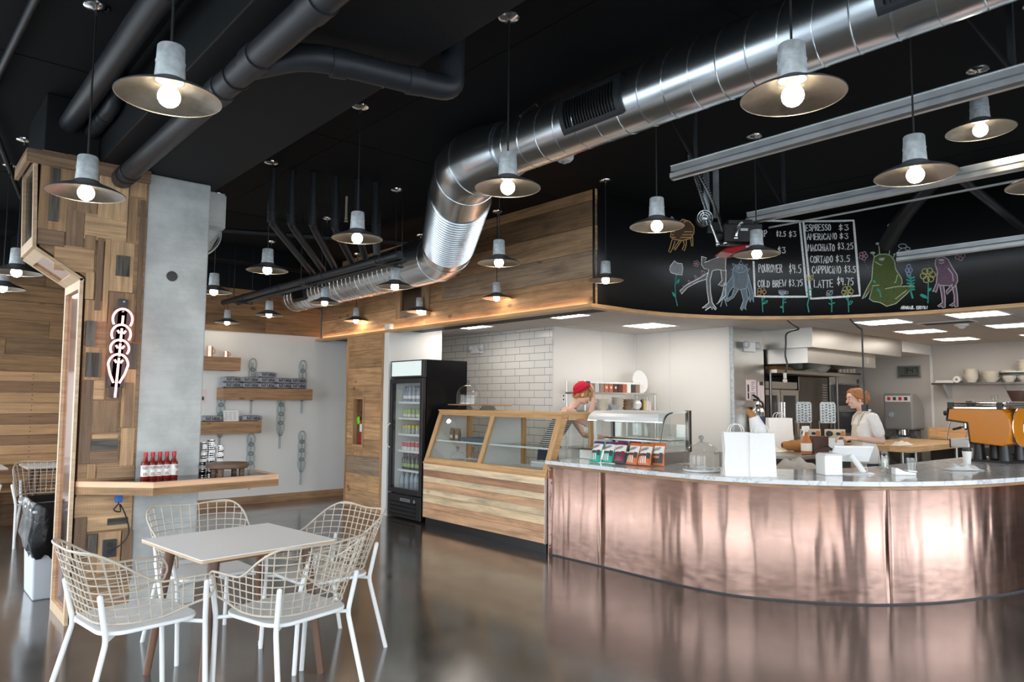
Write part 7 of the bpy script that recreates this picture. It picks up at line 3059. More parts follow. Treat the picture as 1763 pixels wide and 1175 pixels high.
mb.build('valve', M['black'], t, smooth=False)
mb = MB()
mb.tube(catmull([(0.02, 0, 0.54), (0.09, -0.02, 0.50), (0.105, -0.02, 0.35), (0.10, -0.02, 0.15)], 6), 0.014, 8)
mb.build('hose', M['black'], t)
mb = MB()
mb.box(-0.05, 0.05, 0.09, 0.108, 0.2, 0.45)
mb.build('bracket', M['black'], t, smooth=False)

# ---- press grills with perforated raised plates, bread, spray bottle on the prep table
def press(lab, x, y, rz):
    t = thing('press_grill', lab, 'press grill', (x, y, 0.901), math.radians(rz), 'open press grills')
    mb = MB()
    mb.box(-0.12, 0.12, -0.12, 0.16, 0.02, 0.16)
    mb.build('base', M['steel'], t, smooth=False, bevel=0.006)
    mb = MB()
    mb.box(-0.13, 0.13, -0.14, -0.12, 0.15, 0.26)
    cp = mb.build('control_panel', M['gold'], t, smooth=False, bevel=0.004)
    for xx, r in ((-0.08, 0.038), (0.03, 0.02)):
        mb = MB()
        mb.lathe([(0, 0), (r, 0), (r*0.85, 0.045), (0, 0.045)], 16)
        o = mb.build('knob', M['black'], cp)
        o.location = (xx, -0.141, 0.205)
        o.rotation_euler = (PI/2, 0, 0)
    mb = MB()
    mb.box(0.07, 0.115, -0.145, -0.14, 0.175, 0.235)
    mb.build('switch', M['amber'], cp, smooth=False)
    mb = MB()
    mb.prism([(-0.10, 0.33), (-0.10, 0.58), (-0.08, 0.605), (0.08, 0.605), (0.10, 0.58), (0.10, 0.345), (0.085, 0.33)], 0.06, 0.08, 'xz')
    pl = mb.build('perforated_plate', M['galv_cap'], t, smooth=False, bevel=0.003)
    mb = MB()
    for r in range(7):
        for c in range(4):
            cx, cz = -0.069+0.046*c, 0.355+0.034*r+(0.01 if c % 2 else 0)
            mb.lathe([(0, 0), (0.0095, 0), (0.0, 0.0005)], 8, at=(0, 0, 0))
            for q in range(len(mb.v)-10, len(mb.v)):
                v = mb.v[q]
                mb.v[q] = Vector((cx+v.x, 0.058-v.z, cz+v.y))
    tag(mb.build('hole', M['black'], pl, smooth=False), kind='stuff')
    mb = MB()
    mb.tube([(-0.10, 0.10, 0.16), (-0.10, 0.10, 0.36)], 0.012, 8)
    mb.tube([(0.10, 0.10, 0.16), (0.10, 0.10, 0.36)], 0.012, 8)
    mb.build('hinge', M['steel_dark'], t)
    return t


press('left open press grill with perforated plate on the prep table', 9.08, 4.585, -42)
press('right open press grill with perforated plate, nearer the woman in white', 9.245, 4.345, -42)
t = thing('bread_loaf', 'wrapped brown bread loaf lying on the prep table', 'bread', (8.50, 4.36, 0.901), math.radians(-46))
mb = MB()
mb.surf(lambda u, v: ((v-0.5)*0.46, 0.085*math.cos(2*PI*u)*math.sin(PI*(0.03+0.94*v))**0.35, 0.072+0.07*math.sin(2*PI*u)*math.sin(PI*(0.03+0.94*v))**0.35+0.004*math.sin(30*v)), 20, 24, closeu=True)
mb.build('loaf', M['bread'], t)
mb = MB()
for k in range(4):
    v0 = 0.2+0.18*k
    mb.tube([((v0-0.5)*0.46, -0.06, 0.13), ((v0-0.42)*0.46, 0.06, 0.13)], 0.006, 6)
mb.build('score', M['spice_tan'], t)
t = thing('spray_bottle', 'spray bottle with white trigger and orange liquid before the bread', 'bottle', (8.25, 4.17, 0.901))
mb = MB()
mb.lathe([(0, 0), (0.058, 0), (0.062, 0.01), (0.060, 0.13), (0.03, 0.20), (0.018, 0.23), (0.018, 0.26), (0, 0.26)], 22)
mb.build('bottle', M['amber'], t)
mb = MB()
mb.lathe([(0.0625, 0.03), (0.0627, 0.031), (0.0627, 0.12), (0.0625, 0.121)], 22)
mb.build('label', M['label_white'], t)
mb = MB()
mb.box(-0.07, 0.05, -0.02, 0.02, 0.27, 0.32)
mb.obox((-0.055, 0, 0.24), (0.008, 0.012, 0.04), (0, 0.4, 0))
mb.lathe([(0, 0.25), (0.022, 0.25), (0.022, 0.275), (0, 0.275)], 14)
mb.build('trigger', M['white'], t, smooth=False, bevel=0.006)
mb = MB()
mb.surf(lambda u, v: lump(u, v, 0.30, 0.16, 0.13, 1.7), 22, 18)
o = tag(mb.build('flour_sack', M['beige_cloth'], angle=80), 'slumped beige cloth sack on the low shelf behind the paper bags', 'sack')
o.location = (6.72, 3.52, 0.841)
o.rotation_euler = (0, 0, math.radians(-20))
mb = MB()
mb.surf(lambda u, v: lump(u, v, 0.24, 0.13, 0.05, 0.4), 20, 16)
o = tag(mb.build('folded_cloth', M['cream'], angle=80), 'crumpled cream cloth on the prep table below the bread', 'cloth')
o.location = (8.20, 4.55, 0.901)
mb = MB()
mb.surf(lambda u, v: lump(u, v, 0.30, 0.12, 0.06, 2.9), 22, 16)
o = tag(mb.build('folded_cloth', M['beige_cloth'], angle=80), 'beige cloth at the corner of the butcher block table', 'cloth')
o.location = (10.60, 4.0, 0.921)
t = thing('napkin_box', 'dark brown box standing before the woman in white', 'box', (8.42, 4.10, 0.901), math.radians(-42))
mb = MB()
mb.box(-0.09, 0.09, -0.06, 0.06, 0.0, 0.20)
mb.build('box', M['spice_brown'], t, smooth=False, bevel=0.004)
mb = MB()
mb.tube(catmull([(7.9, 4.05, 0.906), (8.1, 4.02, 0.906), (8.25, 4.02, 0.95), (8.4, 4.0, 0.99), (8.55, 4.0, 0.94), (8.7, 4.02, 0.906), (8.9, 4.0, 0.906)], 8), 0.007, 8)
tag(mb.build('power_cable', M['black']), 'black power cable looping over the prep table edge', 'cable')

# ---- steel unit with spice jars by the white corner
t = thing('spice_rack', 'two tier steel rack against the white back corner', 'rack', (6.86, 6.42, 0))
W, D = 1.48, 0.36
for z in (0.90, 1.375, 1.615):
    mb = MB()
    mb.box(0, W, 0, D, z-0.025, z)
    mb.build('shelf', M['steel'], t, smooth=False)
for x in (0.015, W-0.015):
    for y in (0.015, D-0.015):
        mb = MB()
        mb.tube([(x, y, 0), (x, y, 1.60 if x > 1 else 1.77)], 0.013, 10)
        mb.build('post', M['steel'], t)
mats = ['spice_brown', 'spice_tan', 'grey_plastic', 'spice_tan', 'spice_red', 'spice_red', 'spice_brown', 'wine', 'spice_red', 'label_white', 'charcoal', 'spice_tan', 'label_white']
pos = ['first', 'second', 'third', 'fourth', 'fifth', 'sixth', 'seventh', 'eighth', 'ninth', 'tenth', 'eleventh', 'twelfth', 'thirteenth']
for k, m in enumerate(mats):
    q = thing('spice_box', '%s clear spice box with white lid from the left on the rack' % pos[k], 'spice box', (6.95+0.093*k, 6.52, 1.616), 0, 'spice boxes on the top of the steel rack')
    mb = MB()
    mb.box(-0.04, 0.04, -0.06, 0.06, 0, 0.115)
    mb.build('contents', M[m], q, smooth=False)
    mb = MB()
    mb.box(-0.044, 0.044, -0.064, 0.064, 0.115, 0.14)
    mb.build('lid', M['white'] if k else M['dark_blue'], q, smooth=False)
    if k in (4, 5, 6, 9):
        mb = MB()
        mb.box(-0.015, 0.015, -0.0615, -0.06, 0.05, 0.08)
        mb.build('label', M['label_white'], q, smooth=False)
t = thing('round_plate', 'large round white platter leaning in the corner on the steel rack', 'platter', (8.22, 6.62, 1.617))
mb = MB()
mb.lathe([(0, 0), (0.14, 0), (0.165, 0.012), (0.163, 0.016), (0.13, 0.008), (0, 0.008)], 36)
o = mb.build('platter', M['white_gloss'], t)
o.location = (0, 0.0, 0.163)
o.rotation_euler = (math.radians(80), 0, 0)
bowl_stack('stack of cream bowls on the middle shelf of the steel rack', 7.28, 6.50, 1.376, 0.085, 3, 0.06, 0.045, 'cream', 'crockery on the steel rack')
bowl_stack('single pale blue bowl on the middle shelf of the steel rack', 7.46, 6.46, 1.376, 0.075, 1, 0.07, 0.05, 'grey_plastic', 'crockery on the steel rack')
bowl_stack('upturned stack of beige cups on the steel rack', 7.62, 6.52, 1.376, 0.085, 4, 0.07, 0.035, 'beige_cloth', 'crockery on the steel rack')
bowl_stack('stack of dark rimmed bowls in the middle of the steel rack', 7.80, 6.50, 1.376, 0.085, 3, 0.06, 0.045, 'spice_tan', 'crockery on the steel rack')
mb = MB()
random.seed(6)
mb.surf(lambda u, v: (7.99+0.075*math.cos(2*PI*u)*math.sin(PI*v)*(1+0.12*math.sin(9*u+14*v)), 6.50+0.075*math.sin(2*PI*u)*math.sin(PI*v)*(1+0.12*math.sin(11*v)), 1.447-0.07*math.cos(PI*v)), 18, 12, closeu=True)
tag(mb.build('paper_ball', M['paper']), 'crumpled white paper ball on the middle rack shelf', 'paper')
for k, (x, m, h, lab) in enumerate(((8.10, 'spice_brown', 0.15, 'dark pepper mill on the middle rack shelf'), (8.165, 'syrup_yellow', 0.19, 'yellow squeeze bottle on the middle rack shelf'), (8.225, 'label_white', 0.19, 'white squeeze bottle beside the yellow one'), (8.28, 'pink_paper', 0.18, 'pinkish squeeze bottle at the rack post'))):
    q = thing('squeeze_bottle', lab, 'bottle', (x, 6.50, 1.376), 0, 'bottles on the steel rack')
    mb = MB()
    mb.lathe([(0, 0), (0.026, 0), (0.027, h*0.72), (0.015, h*0.8), (0, h*0.8)], 16)
    mb.build('body', M[m], q)
    mb = MB()
    mb.lathe([(0, h*0.79), (0.016, h*0.79), (0.004, h), (0, h)], 14)
    mb.build('cap', M['white'] if k else M['black'], q)
t = thing('wall_outlet', 'white wall outlet on the white panel beside the red hatted woman', 'outlet', (6.97, 6.928, 1.54))
mb = MB()
mb.box(-0.04, 0.04, -0.008, 0, -0.06, 0.06)
mb.build('plate', M['white'], t, smooth=False, bevel=0.003)
for z in (-0.025, 0.025):
    mb = MB()
    mb.box(-0.012, 0.012, -0.01, -0.008, z-0.012, z+0.012)
    mb.build('socket', M['charcoal'], t, smooth=False)
# =================================================================== people
def fuse(mb, name, mat, parent, voxel=0.005, smooth=6):
    o = mb.build(name, mat, parent)
    r = o.modifiers.new('fuse', 'REMESH')
    r.mode = 'VOXEL'
    r.voxel_size = voxel
    r.use_smooth_shade = True
    s = o.modifiers.new('soften', 'SMOOTH')
    s.factor = 0.5
    s.iterations = smooth
    return o


def limb(mb, pts, radii, n=14):
    mb.tube(pts, radii, n)
    for p, r in zip(pts, radii):
        mb.ball(p, r*0.99, n)


def torso(mb, rings, n=20):
    """rings: (centre, half depth, half width, lean angle)"""
    out = []
    for c, d, w, a in rings:
        c = Vector(c)
        out.append([c+Vector((d*math.cos(2*PI*k/n)*math.cos(a), w*math.sin(2*PI*k/n), d*math.cos(2*PI*k/n)*-math.sin(a))) for k in range(n)])
    mb.loft(out)


def head(mb, c, pitch):
    """head pointing along +x, pitched down by pitch"""
    M0 = mb.M
    mb.M = M0 @ Matrix.Translation(c) @ Matrix.Rotation(pitch, 4, 'Y')
    mb.ball((-0.012, 0, 0.022), (0.093, 0.074, 0.092), 24)
    mb.ball((0.022, 0, -0.035), (0.062, 0.058, 0.075), 20)
    mb.ball((0.052, 0, -0.088), (0.024, 0.027, 0.020), 14)
    mb.ball((0.055, 0, 0.035), (0.036, 0.058, 0.045), 16)
    mb.tube([(0.082, 0, 0.012), (0.097, 0, -0.012), (0.106, 0, -0.030)], [0.009, 0.011, 0.013], 10)
    mb.ball((0.103, 0, -0.033), (0.012, 0.015, 0.010), 10)
    mb.ball((0.083, 0, -0.058), (0.012, 0.022, 0.007), 10)
    mb.ball((0.082, 0, -0.068), (0.011, 0.020, 0.008), 10)
    for s in (-1, 1):
        mb.ball((0.066, s*0.035, -0.022), (0.024, 0.022, 0.022), 12)
        mb.ball((-0.012, s*0.074, -0.012), (0.020, 0.009, 0.031), 12)
        mb.ball((0.078, s*0.032, 0.028), (0.013, 0.022, 0.007), 10)
    mb.M = M0


def face_parts(parent, c, pitch):
    X = Matrix.Translation(c) @ Matrix.Rotation(pitch, 4, 'Y')
    for s in (-1, 1):
        mb = MB()
        mb.M = X
        mb.ball((0.076, s*0.031, 0.008), (0.010, 0.014, 0.006), 12)
        e = mb.build('eye', M['label_white'], parent)
        mb = MB()
        mb.M = X
        mb.ball((0.083, s*0.031, 0.007), (0.005, 0.006, 0.0055), 10)
        mb.build('iris', M['charcoal'], e)
        mb = MB()
        mb.M = X
        mb.tube([(0.090, s*0.016, 0.030), (0.090, s*0.033, 0.035), (0.078, s*0.05, 0.029)], 0.0035, 6)
        mb.build('eyebrow', M['hair_red'], parent)
    mb = MB()
    mb.M = X
    mb.ball((0.093, 0, -0.060), (0.005, 0.018, 0.004), 10)
    mb.ball((0.092, 0, -0.067), (0.005, 0.016, 0.005), 10)
    mb.build('lips', M['lips'], parent)


def hand(mb, wrist, d, up, curl=0.35, side=1):
    """palm, four unequal bent fingers and a thumb; d points along the fingers, up is the back of the hand"""
    w, d, up = Vector(wrist), Vector(d).normalized(), Vector(up).normalized()
    s = d.cross(up).normalized()*side
    up = s.cross(d).normalized()*side
    pc = w+d*0.045
    M0 = mb.M
    R = Matrix((d, s, up)).transposed().to_4x4()
    mb.M = M0 @ Matrix.Translation(pc) @ R
    mb.ball((0, 0, 0), (0.052, 0.041, 0.016), 16)
    for k, (ln, y) in enumerate(((0.070, 0.031), (0.080, 0.0105), (0.074, -0.0105), (0.056, -0.031))):
        p0 = Vector((0.025, y*0.9, 0))
        p1 = Vector((0.047, y, 0.0))
        c = curl*(1+0.15*k)
        p2 = p1+Vector((math.cos(c), y*2, -math.sin(c)))*ln*0.45
        p3 = p2+Vector((math.cos(c*2), y*1.5, -math.sin(c*2)))*ln*0.33
        p4 = p3+Vector((math.cos(c*2.8), y, -math.sin(c*2.8)))*ln*0.25
        mb.tube([p0, p1, p2, p3, p4], [0.009, 0.0088, 0.008, 0.0075, 0.006], 8)
        mb.ball(p4, 0.006, 8)
    q = [Vector((-0.028, 0.022, -0.006)), Vector((-0.008, 0.046, -0.014)), Vector((0.016, 0.060, -0.020)), Vector((0.034, 0.064, -0.024))]
    mb.tube(q, [0.014, 0.012, 0.010, 0.0075], 8)
    mb.ball(q[-1], 0.0075, 8)
    mb.M = M0


def legs_and_shoes(mb, hip, feet):
    for s, f in zip((-1, 1), feet):
        h = Vector(hip)+Vector((0, s*0.085, -0.02))
        f = Vector(f)
        k = h.lerp(f, 0.52)+Vector((0.03, 0, 0))
        limb(mb, [h, h.lerp(k, 0.5), k, k.lerp(f, 0.45), f+Vector((0, 0, 0.08))], [0.088, 0.078, 0.058, 0.054, 0.040])


# ---- woman with red hat leaning forward, hand at her forehead
t = thing('person', 'woman in red knit hat and striped tank top leaning forward, hand at her forehead', 'person', (6.13, 5.865, 0), math.radians(-41))
hc, hp = Vector((0.075, 0, 1.575)), math.radians(26)
mb = MB()
head(mb, hc, hp)
limb(mb, [(-0.06, 0, 1.40), (-0.02, 0, 1.46), (0.03, 0, 1.52)], [0.052, 0.048, 0.047])
torso(mb, [((-0.34, 0, 0.86), 0.10, 0.155, 0.1), ((-0.32, 0, 0.98), 0.105, 0.158, 0.25), ((-0.27, 0, 1.10), 0.088, 0.128, 0.4), ((-0.20, 0, 1.22), 0.100, 0.142, 0.5), ((-0.12, 0, 1.335), 0.098, 0.158, 0.55), ((-0.075, 0, 1.395), 0.070, 0.150, 0.55), ((-0.045, 0, 1.425), 0.045, 0.085, 0.5)])
# right arm (towards the room): elbow forward, hand up to the brow
limb(mb, [(-0.085, -0.155, 1.385), (0.0, -0.19, 1.29), (0.095, -0.16, 1.235)], [0.050, 0.041, 0.036])
limb(mb, [(0.095, -0.16, 1.235), (0.15, -0.11, 1.37), (0.185, -0.055, 1.525)], [0.037, 0.036, 0.025])
hand(mb, (0.188, -0.05, 1.535), (0.01, 0.16, 1.0), (1.0, -0.25, 0.02), 0.22, 1)
# left arm resting low in front
limb(mb, [(-0.085, 0.155, 1.385), (0.02, 0.19, 1.22), (0.10, 0.18, 1.10)], [0.050, 0.041, 0.036])
limb(mb, [(0.10, 0.18, 1.10), (0.20, 0.12, 1.08), (0.30, 0.06, 1.08)], [0.036, 0.033, 0.025])
hand(mb, (0.31, 0.055, 1.08), (1, -0.4, -0.05), (0, 0, 1), 0.4, -1)
legs_and_shoes(mb, (-0.33, 0, 0.90), [(-0.36, -0.10, 0.02), (-0.30, 0.10, 0.02)])
body = fuse(mb, 'body', M['skin'], t)
face_parts(t, hc, hp)
mb = MB()
torso(mb, [((-0.335, 0, 0.92), 0.118, 0.172, 0.2), ((-0.315, 0, 0.99), 0.115, 0.168, 0.25), ((-0.27, 0, 1.10), 0.098, 0.138, 0.4), ((-0.20, 0, 1.22), 0.110, 0.152, 0.5), ((-0.145, 0, 1.30), 0.108, 0.150, 0.55), ((-0.11, 0, 1.355), 0.09, 0.115, 0.55)])
for s in (-1, 1):
    limb(mb, [(-0.15, s*0.085, 1.335), (-0.105, s*0.085, 1.415), (-0.03, s*0.085, 1.405), (-0.02, s*0.08, 1.33)], [0.026, 0.022, 0.022, 0.026], 10)
top = fuse(mb, 'tank_top', M['stripe'], t, 0.006, 3)
mb = MB()
legs_and_shoes(mb, (-0.33, 0, 0.90), [(-0.36, -0.10, 0.02), (-0.30, 0.10, 0.02)])
torso(mb, [((-0.34, 0, 0.80), 0.118, 0.168, 0.05), ((-0.335, 0, 0.90), 0.114, 0.168, 0.1), ((-0.325, 0, 0.965), 0.110, 0.166, 0.2)])
tr = fuse(mb, 'jeans', M['denim'], t, 0.007, 2)
dm = tr.modifiers.new('cloth', 'DISPLACE')
dm.strength = 0.008
dm.mid_level = 0.0
for f in ((-0.33, -0.10), (-0.27, 0.10)):
    mb = MB()
    mb.loft([[(f[0]-0.09, f[1]-0.035, 0), (f[0]+0.14, f[1]-0.035, 0), (f[0]+0.16, f[1], 0), (f[0]+0.14, f[1]+0.035, 0), (f[0]-0.09, f[1]+0.035, 0)], [(f[0]-0.09, f[1]-0.04, 0.04), (f[0]+0.13, f[1]-0.04, 0.035), (f[0]+0.15, f[1], 0.03), (f[0]+0.13, f[1]+0.04, 0.035), (f[0]-0.09, f[1]+0.04, 0.04)], [(f[0]-0.08, f[1]-0.035, 0.10), (f[0]+0.0, f[1]-0.03, 0.10), (f[0]+0.02, f[1], 0.10), (f[0]+0.0, f[1]+0.03, 0.10), (f[0]-0.08, f[1]+0.035, 0.10)]])
    mb.build('shoe', M['black'], t, bevel=0.01)
X = Matrix.Translation(hc) @ Matrix.Rotation(hp, 4, 'Y')
mb = MB()
mb.M = X
mb.ball((-0.018, 0, 0.02), (0.098, 0.082, 0.092), 22)
for k in range(13):
    a = -1.15+2.3*k/12
    y = 0.082*math.sin(a)
    x0 = 0.055+0.03*math.cos(a)
    mb.tube([(x0-0.04, y*0.9, 0.095), (x0+0.005, y*1.04, 0.07), (x0+0.016, y*1.04, 0.035+0.004*(k % 3)), (x0+0.010, y*1.0, 0.012-0.01*abs(math.sin(2*a)))], [0.016, 0.015, 0.012, 0.005], 7)
for s in (-1, 1):
    mb.tube([(0.01, s*0.078, 0.05), (0.022, s*0.083, 0.0), (0.022, s*0.08, -0.04)], [0.02, 0.014, 0.005], 8)
    mb.tube([(-0.05, s*0.07, 0.0), (-0.065, s*0.062, -0.05), (-0.07, s*0.045, -0.085)], [0.03, 0.025, 0.012], 8)
mb.tube([(-0.08, 0, 0.0), (-0.088, 0, -0.05), (-0.08, 0, -0.085)], [0.04, 0.035, 0.02], 10)
fuse(mb, 'hair', M['hair_blond'], t, 0.005, 2)
mb = MB()
mb.M = X @ Matrix.Translation((-0.05, 0, 0.045)) @ Matrix.Rotation(math.radians(-58), 4, 'Y')
n = 30
mb.lathe([(0.0, 0.088), (0.03, 0.086), (0.062, 0.074), (0.088, 0.048), (0.099, 0.012), (0.101, -0.02), (0.096, -0.03), (0, -0.03)], n)
cap_ = mb.build('hat', M['knit_red'], t, angle=70)
mb2 = MB()
mb2.M = mb.M
mb2.lathe([(0.099, -0.032), (0.112, -0.026), (0.116, -0.005), (0.112, 0.016), (0.101, 0.02)], n)
mb2.build('brim', M['knit_red'], cap_, angle=70)

# ---- woman in white shirt and apron, in profile
t = thing('person', 'woman in white short sleeved shirt and apron in profile beside the prep table', 'person', (8.475, 3.62, 0), math.radians(138))
hc, hp = Vector((0.06, 0, 1.545)), math.radians(7)
mb = MB()
head(mb, hc, hp)
limb(mb, [(-0.025, 0, 1.36), (-0.005, 0, 1.42), (0.025, 0, 1.48)], [0.052, 0.048, 0.048])
torso(mb, [((-0.03, 0, 0.84), 0.105, 0.160, 0.0), ((-0.03, 0, 0.95), 0.108, 0.158, 0.0), ((-0.02, 0, 1.06), 0.090, 0.128, 0.05), ((-0.015, 0, 1.18), 0.105, 0.142, 0.08), ((-0.025, 0, 1.28), 0.100, 0.160, 0.10), ((-0.035, 0, 1.345), 0.072, 0.150, 0.12), ((-0.03, 0, 1.38), 0.046, 0.085, 0.12)])
limb(mb, [(-0.05, 0.165, 1.33), (-0.09, 0.20, 1.20), (-0.125, 0.205, 1.075)], [0.050, 0.041, 0.036])
limb(mb, [(-0.125, 0.205, 1.075), (0.0, 0.20, 1.085), (0.125, 0.17, 1.10)], [0.037, 0.035, 0.025])
hand(mb, (0.13, 0.168, 1.10), (1, -0.25, 0.05), (0, 0.5, 1), 0.45, 1)
limb(mb, [(-0.05, -0.165, 1.33), (-0.07, -0.20, 1.20), (-0.09, -0.20, 1.075)], [0.050, 0.041, 0.036])
limb(mb, [(-0.09, -0.20, 1.075), (0.03, -0.17, 1.08), (0.14, -0.12, 1.09)], [0.037, 0.035, 0.025])
hand(mb, (0.145, -0.118, 1.09), (1, 0.3, 0.05), (0, -0.5, 1), 0.45, -1)
legs_and_shoes(mb, (-0.03, 0, 0.88), [(-0.02, -0.10, 0.02), (-0.06, 0.10, 0.02)])
fuse(mb, 'body', M['skin'], t)
face_parts(t, hc, hp)
mb = MB()
torso(mb, [((-0.03, 0, 0.82), 0.146, 0.200, 0.0), ((-0.03, 0, 0.95), 0.130, 0.182, 0.0), ((-0.02, 0, 1.06), 0.108, 0.146, 0.05), ((-0.02, 0, 1.18), 0.120, 0.156, 0.08), ((-0.032, 0, 1.28), 0.116, 0.172, 0.10), ((-0.04, 0, 1.345), 0.086, 0.160, 0.12), ((-0.033, 0, 1.392), 0.060, 0.085, 0.12)])
for s in (-1, 1):
    limb(mb, [(-0.05, s*0.155, 1.325), (-0.075, s*0.195, 1.24), (-0.092, s*0.203, 1.165)], [0.068, 0.062, 0.062], 14)
sh = fuse(mb, 'shirt', M['shirt'], t, 0.006, 4)
mb = MB()
mb.tube([(-0.033+0.062*math.cos(2*PI*k/24), 0.070*math.sin(2*PI*k/24), 1.405+0.012*math.cos(2*PI*k/24)*-1) for k in range(24)], 0.011, 8, closed=True)
mb.build('collar', M['shirt'], sh)
mb = MB()
torso(mb, [((0.0, 0, 0.62), 0.118, 0.165, 0.0), ((0.0, 0, 0.85), 0.122, 0.165, 0.0), ((0.003, 0, 1.0), 0.108, 0.138, 0.03), ((0.012, 0, 1.14), 0.103, 0.105, 0.08), ((0.012, 0, 1.26), 0.092, 0.088, 0.10)])
for s in (-1, 1):
    limb(mb, [(0.075, s*0.075, 1.25), (0.055, s*0.078, 1.34), (0.0, s*0.07, 1.405), (-0.07, s*0.055, 1.41)], [0.013]*4, 8)
fuse(mb, 'apron', M['apron'], t, 0.007, 3)
mb = MB()
legs_and_shoes(mb, (-0.03, 0, 0.88), [(-0.02, -0.10, 0.02), (-0.06, 0.10, 0.02)])
torso(mb, [((-0.03, 0, 0.78), 0.112, 0.166, 0), ((-0.03, 0, 0.90), 0.112, 0.164, 0)])
tr = fuse(mb, 'trousers', M['denim'], t, 0.007, 2)
dm = tr.modifiers.new('cloth', 'DISPLACE')
dm.strength = 0.008
dm.mid_level = 0.0
for f in ((0.01, -0.10), (-0.03, 0.10)):
    mb = MB()
    mb.loft([[(f[0]-0.09, f[1]-0.035, 0), (f[0]+0.14, f[1]-0.035, 0), (f[0]+0.16, f[1], 0), (f[0]+0.14, f[1]+0.035, 0), (f[0]-0.09, f[1]+0.035, 0)], [(f[0]-0.09, f[1]-0.04, 0.04), (f[0]+0.13, f[1]-0.04, 0.035), (f[0]+0.15, f[1], 0.03), (f[0]+0.13, f[1]+0.04, 0.035), (f[0]-0.09, f[1]+0.04, 0.04)], [(f[0]-0.08, f[1]-0.035, 0.10), (f[0]+0.0, f[1]-0.03, 0.10), (f[0]+0.02, f[1], 0.10), (f[0]+0.0, f[1]+0.03, 0.10), (f[0]-0.08, f[1]+0.035, 0.10)]])
    mb.build('shoe', M['black'], t, bevel=0.01)
X = Matrix.Translation(hc) @ Matrix.Rotation(hp, 4, 'Y')
mb = MB()
mb.M = X
mb.ball((-0.026, 0, 0.032), (0.095, 0.083, 0.092), 22)
mb.ball((0.022, 0, 0.085), (0.055, 0.066, 0.038), 16)
for s in (-1, 1):
    mb.tube([(0.062, s*0.035, 0.092), (0.050, s*0.072, 0.055), (0.012, s*0.085, 0.02), (-0.045, s*0.08, 0.0)], [0.012, 0.014, 0.018, 0.02], 8)
    mb.tube([(0.018, s*0.080, 0.03), (0.012, s*0.081, -0.01), (0.008, s*0.078, -0.035)], [0.008, 0.006, 0.003], 7)
mb.tube([(-0.07, 0, 0.03), (-0.10, 0, -0.02), (-0.085, 0, -0.065)], [0.06, 0.052, 0.03], 12)
mb.ball((-0.118, 0, 0.0), (0.045, 0.05, 0.06), 16)
random.seed(9)
for k in range(10):
    a = random.uniform(0, 6.28)
    mb.tube([(-0.11, 0.02*math.cos(a), 0.02*math.sin(a)), (-0.135-0.02*random.random(), 0.055*math.cos(a), 0.005+0.062*math.sin(a)), (-0.10, 0.06*math.cos(a+0.8), 0.06*math.sin(a+0.8))], [0.014, 0.012, 0.006], 6)
fuse(mb, 'hair', M['hair_red'], t, 0.005, 2)
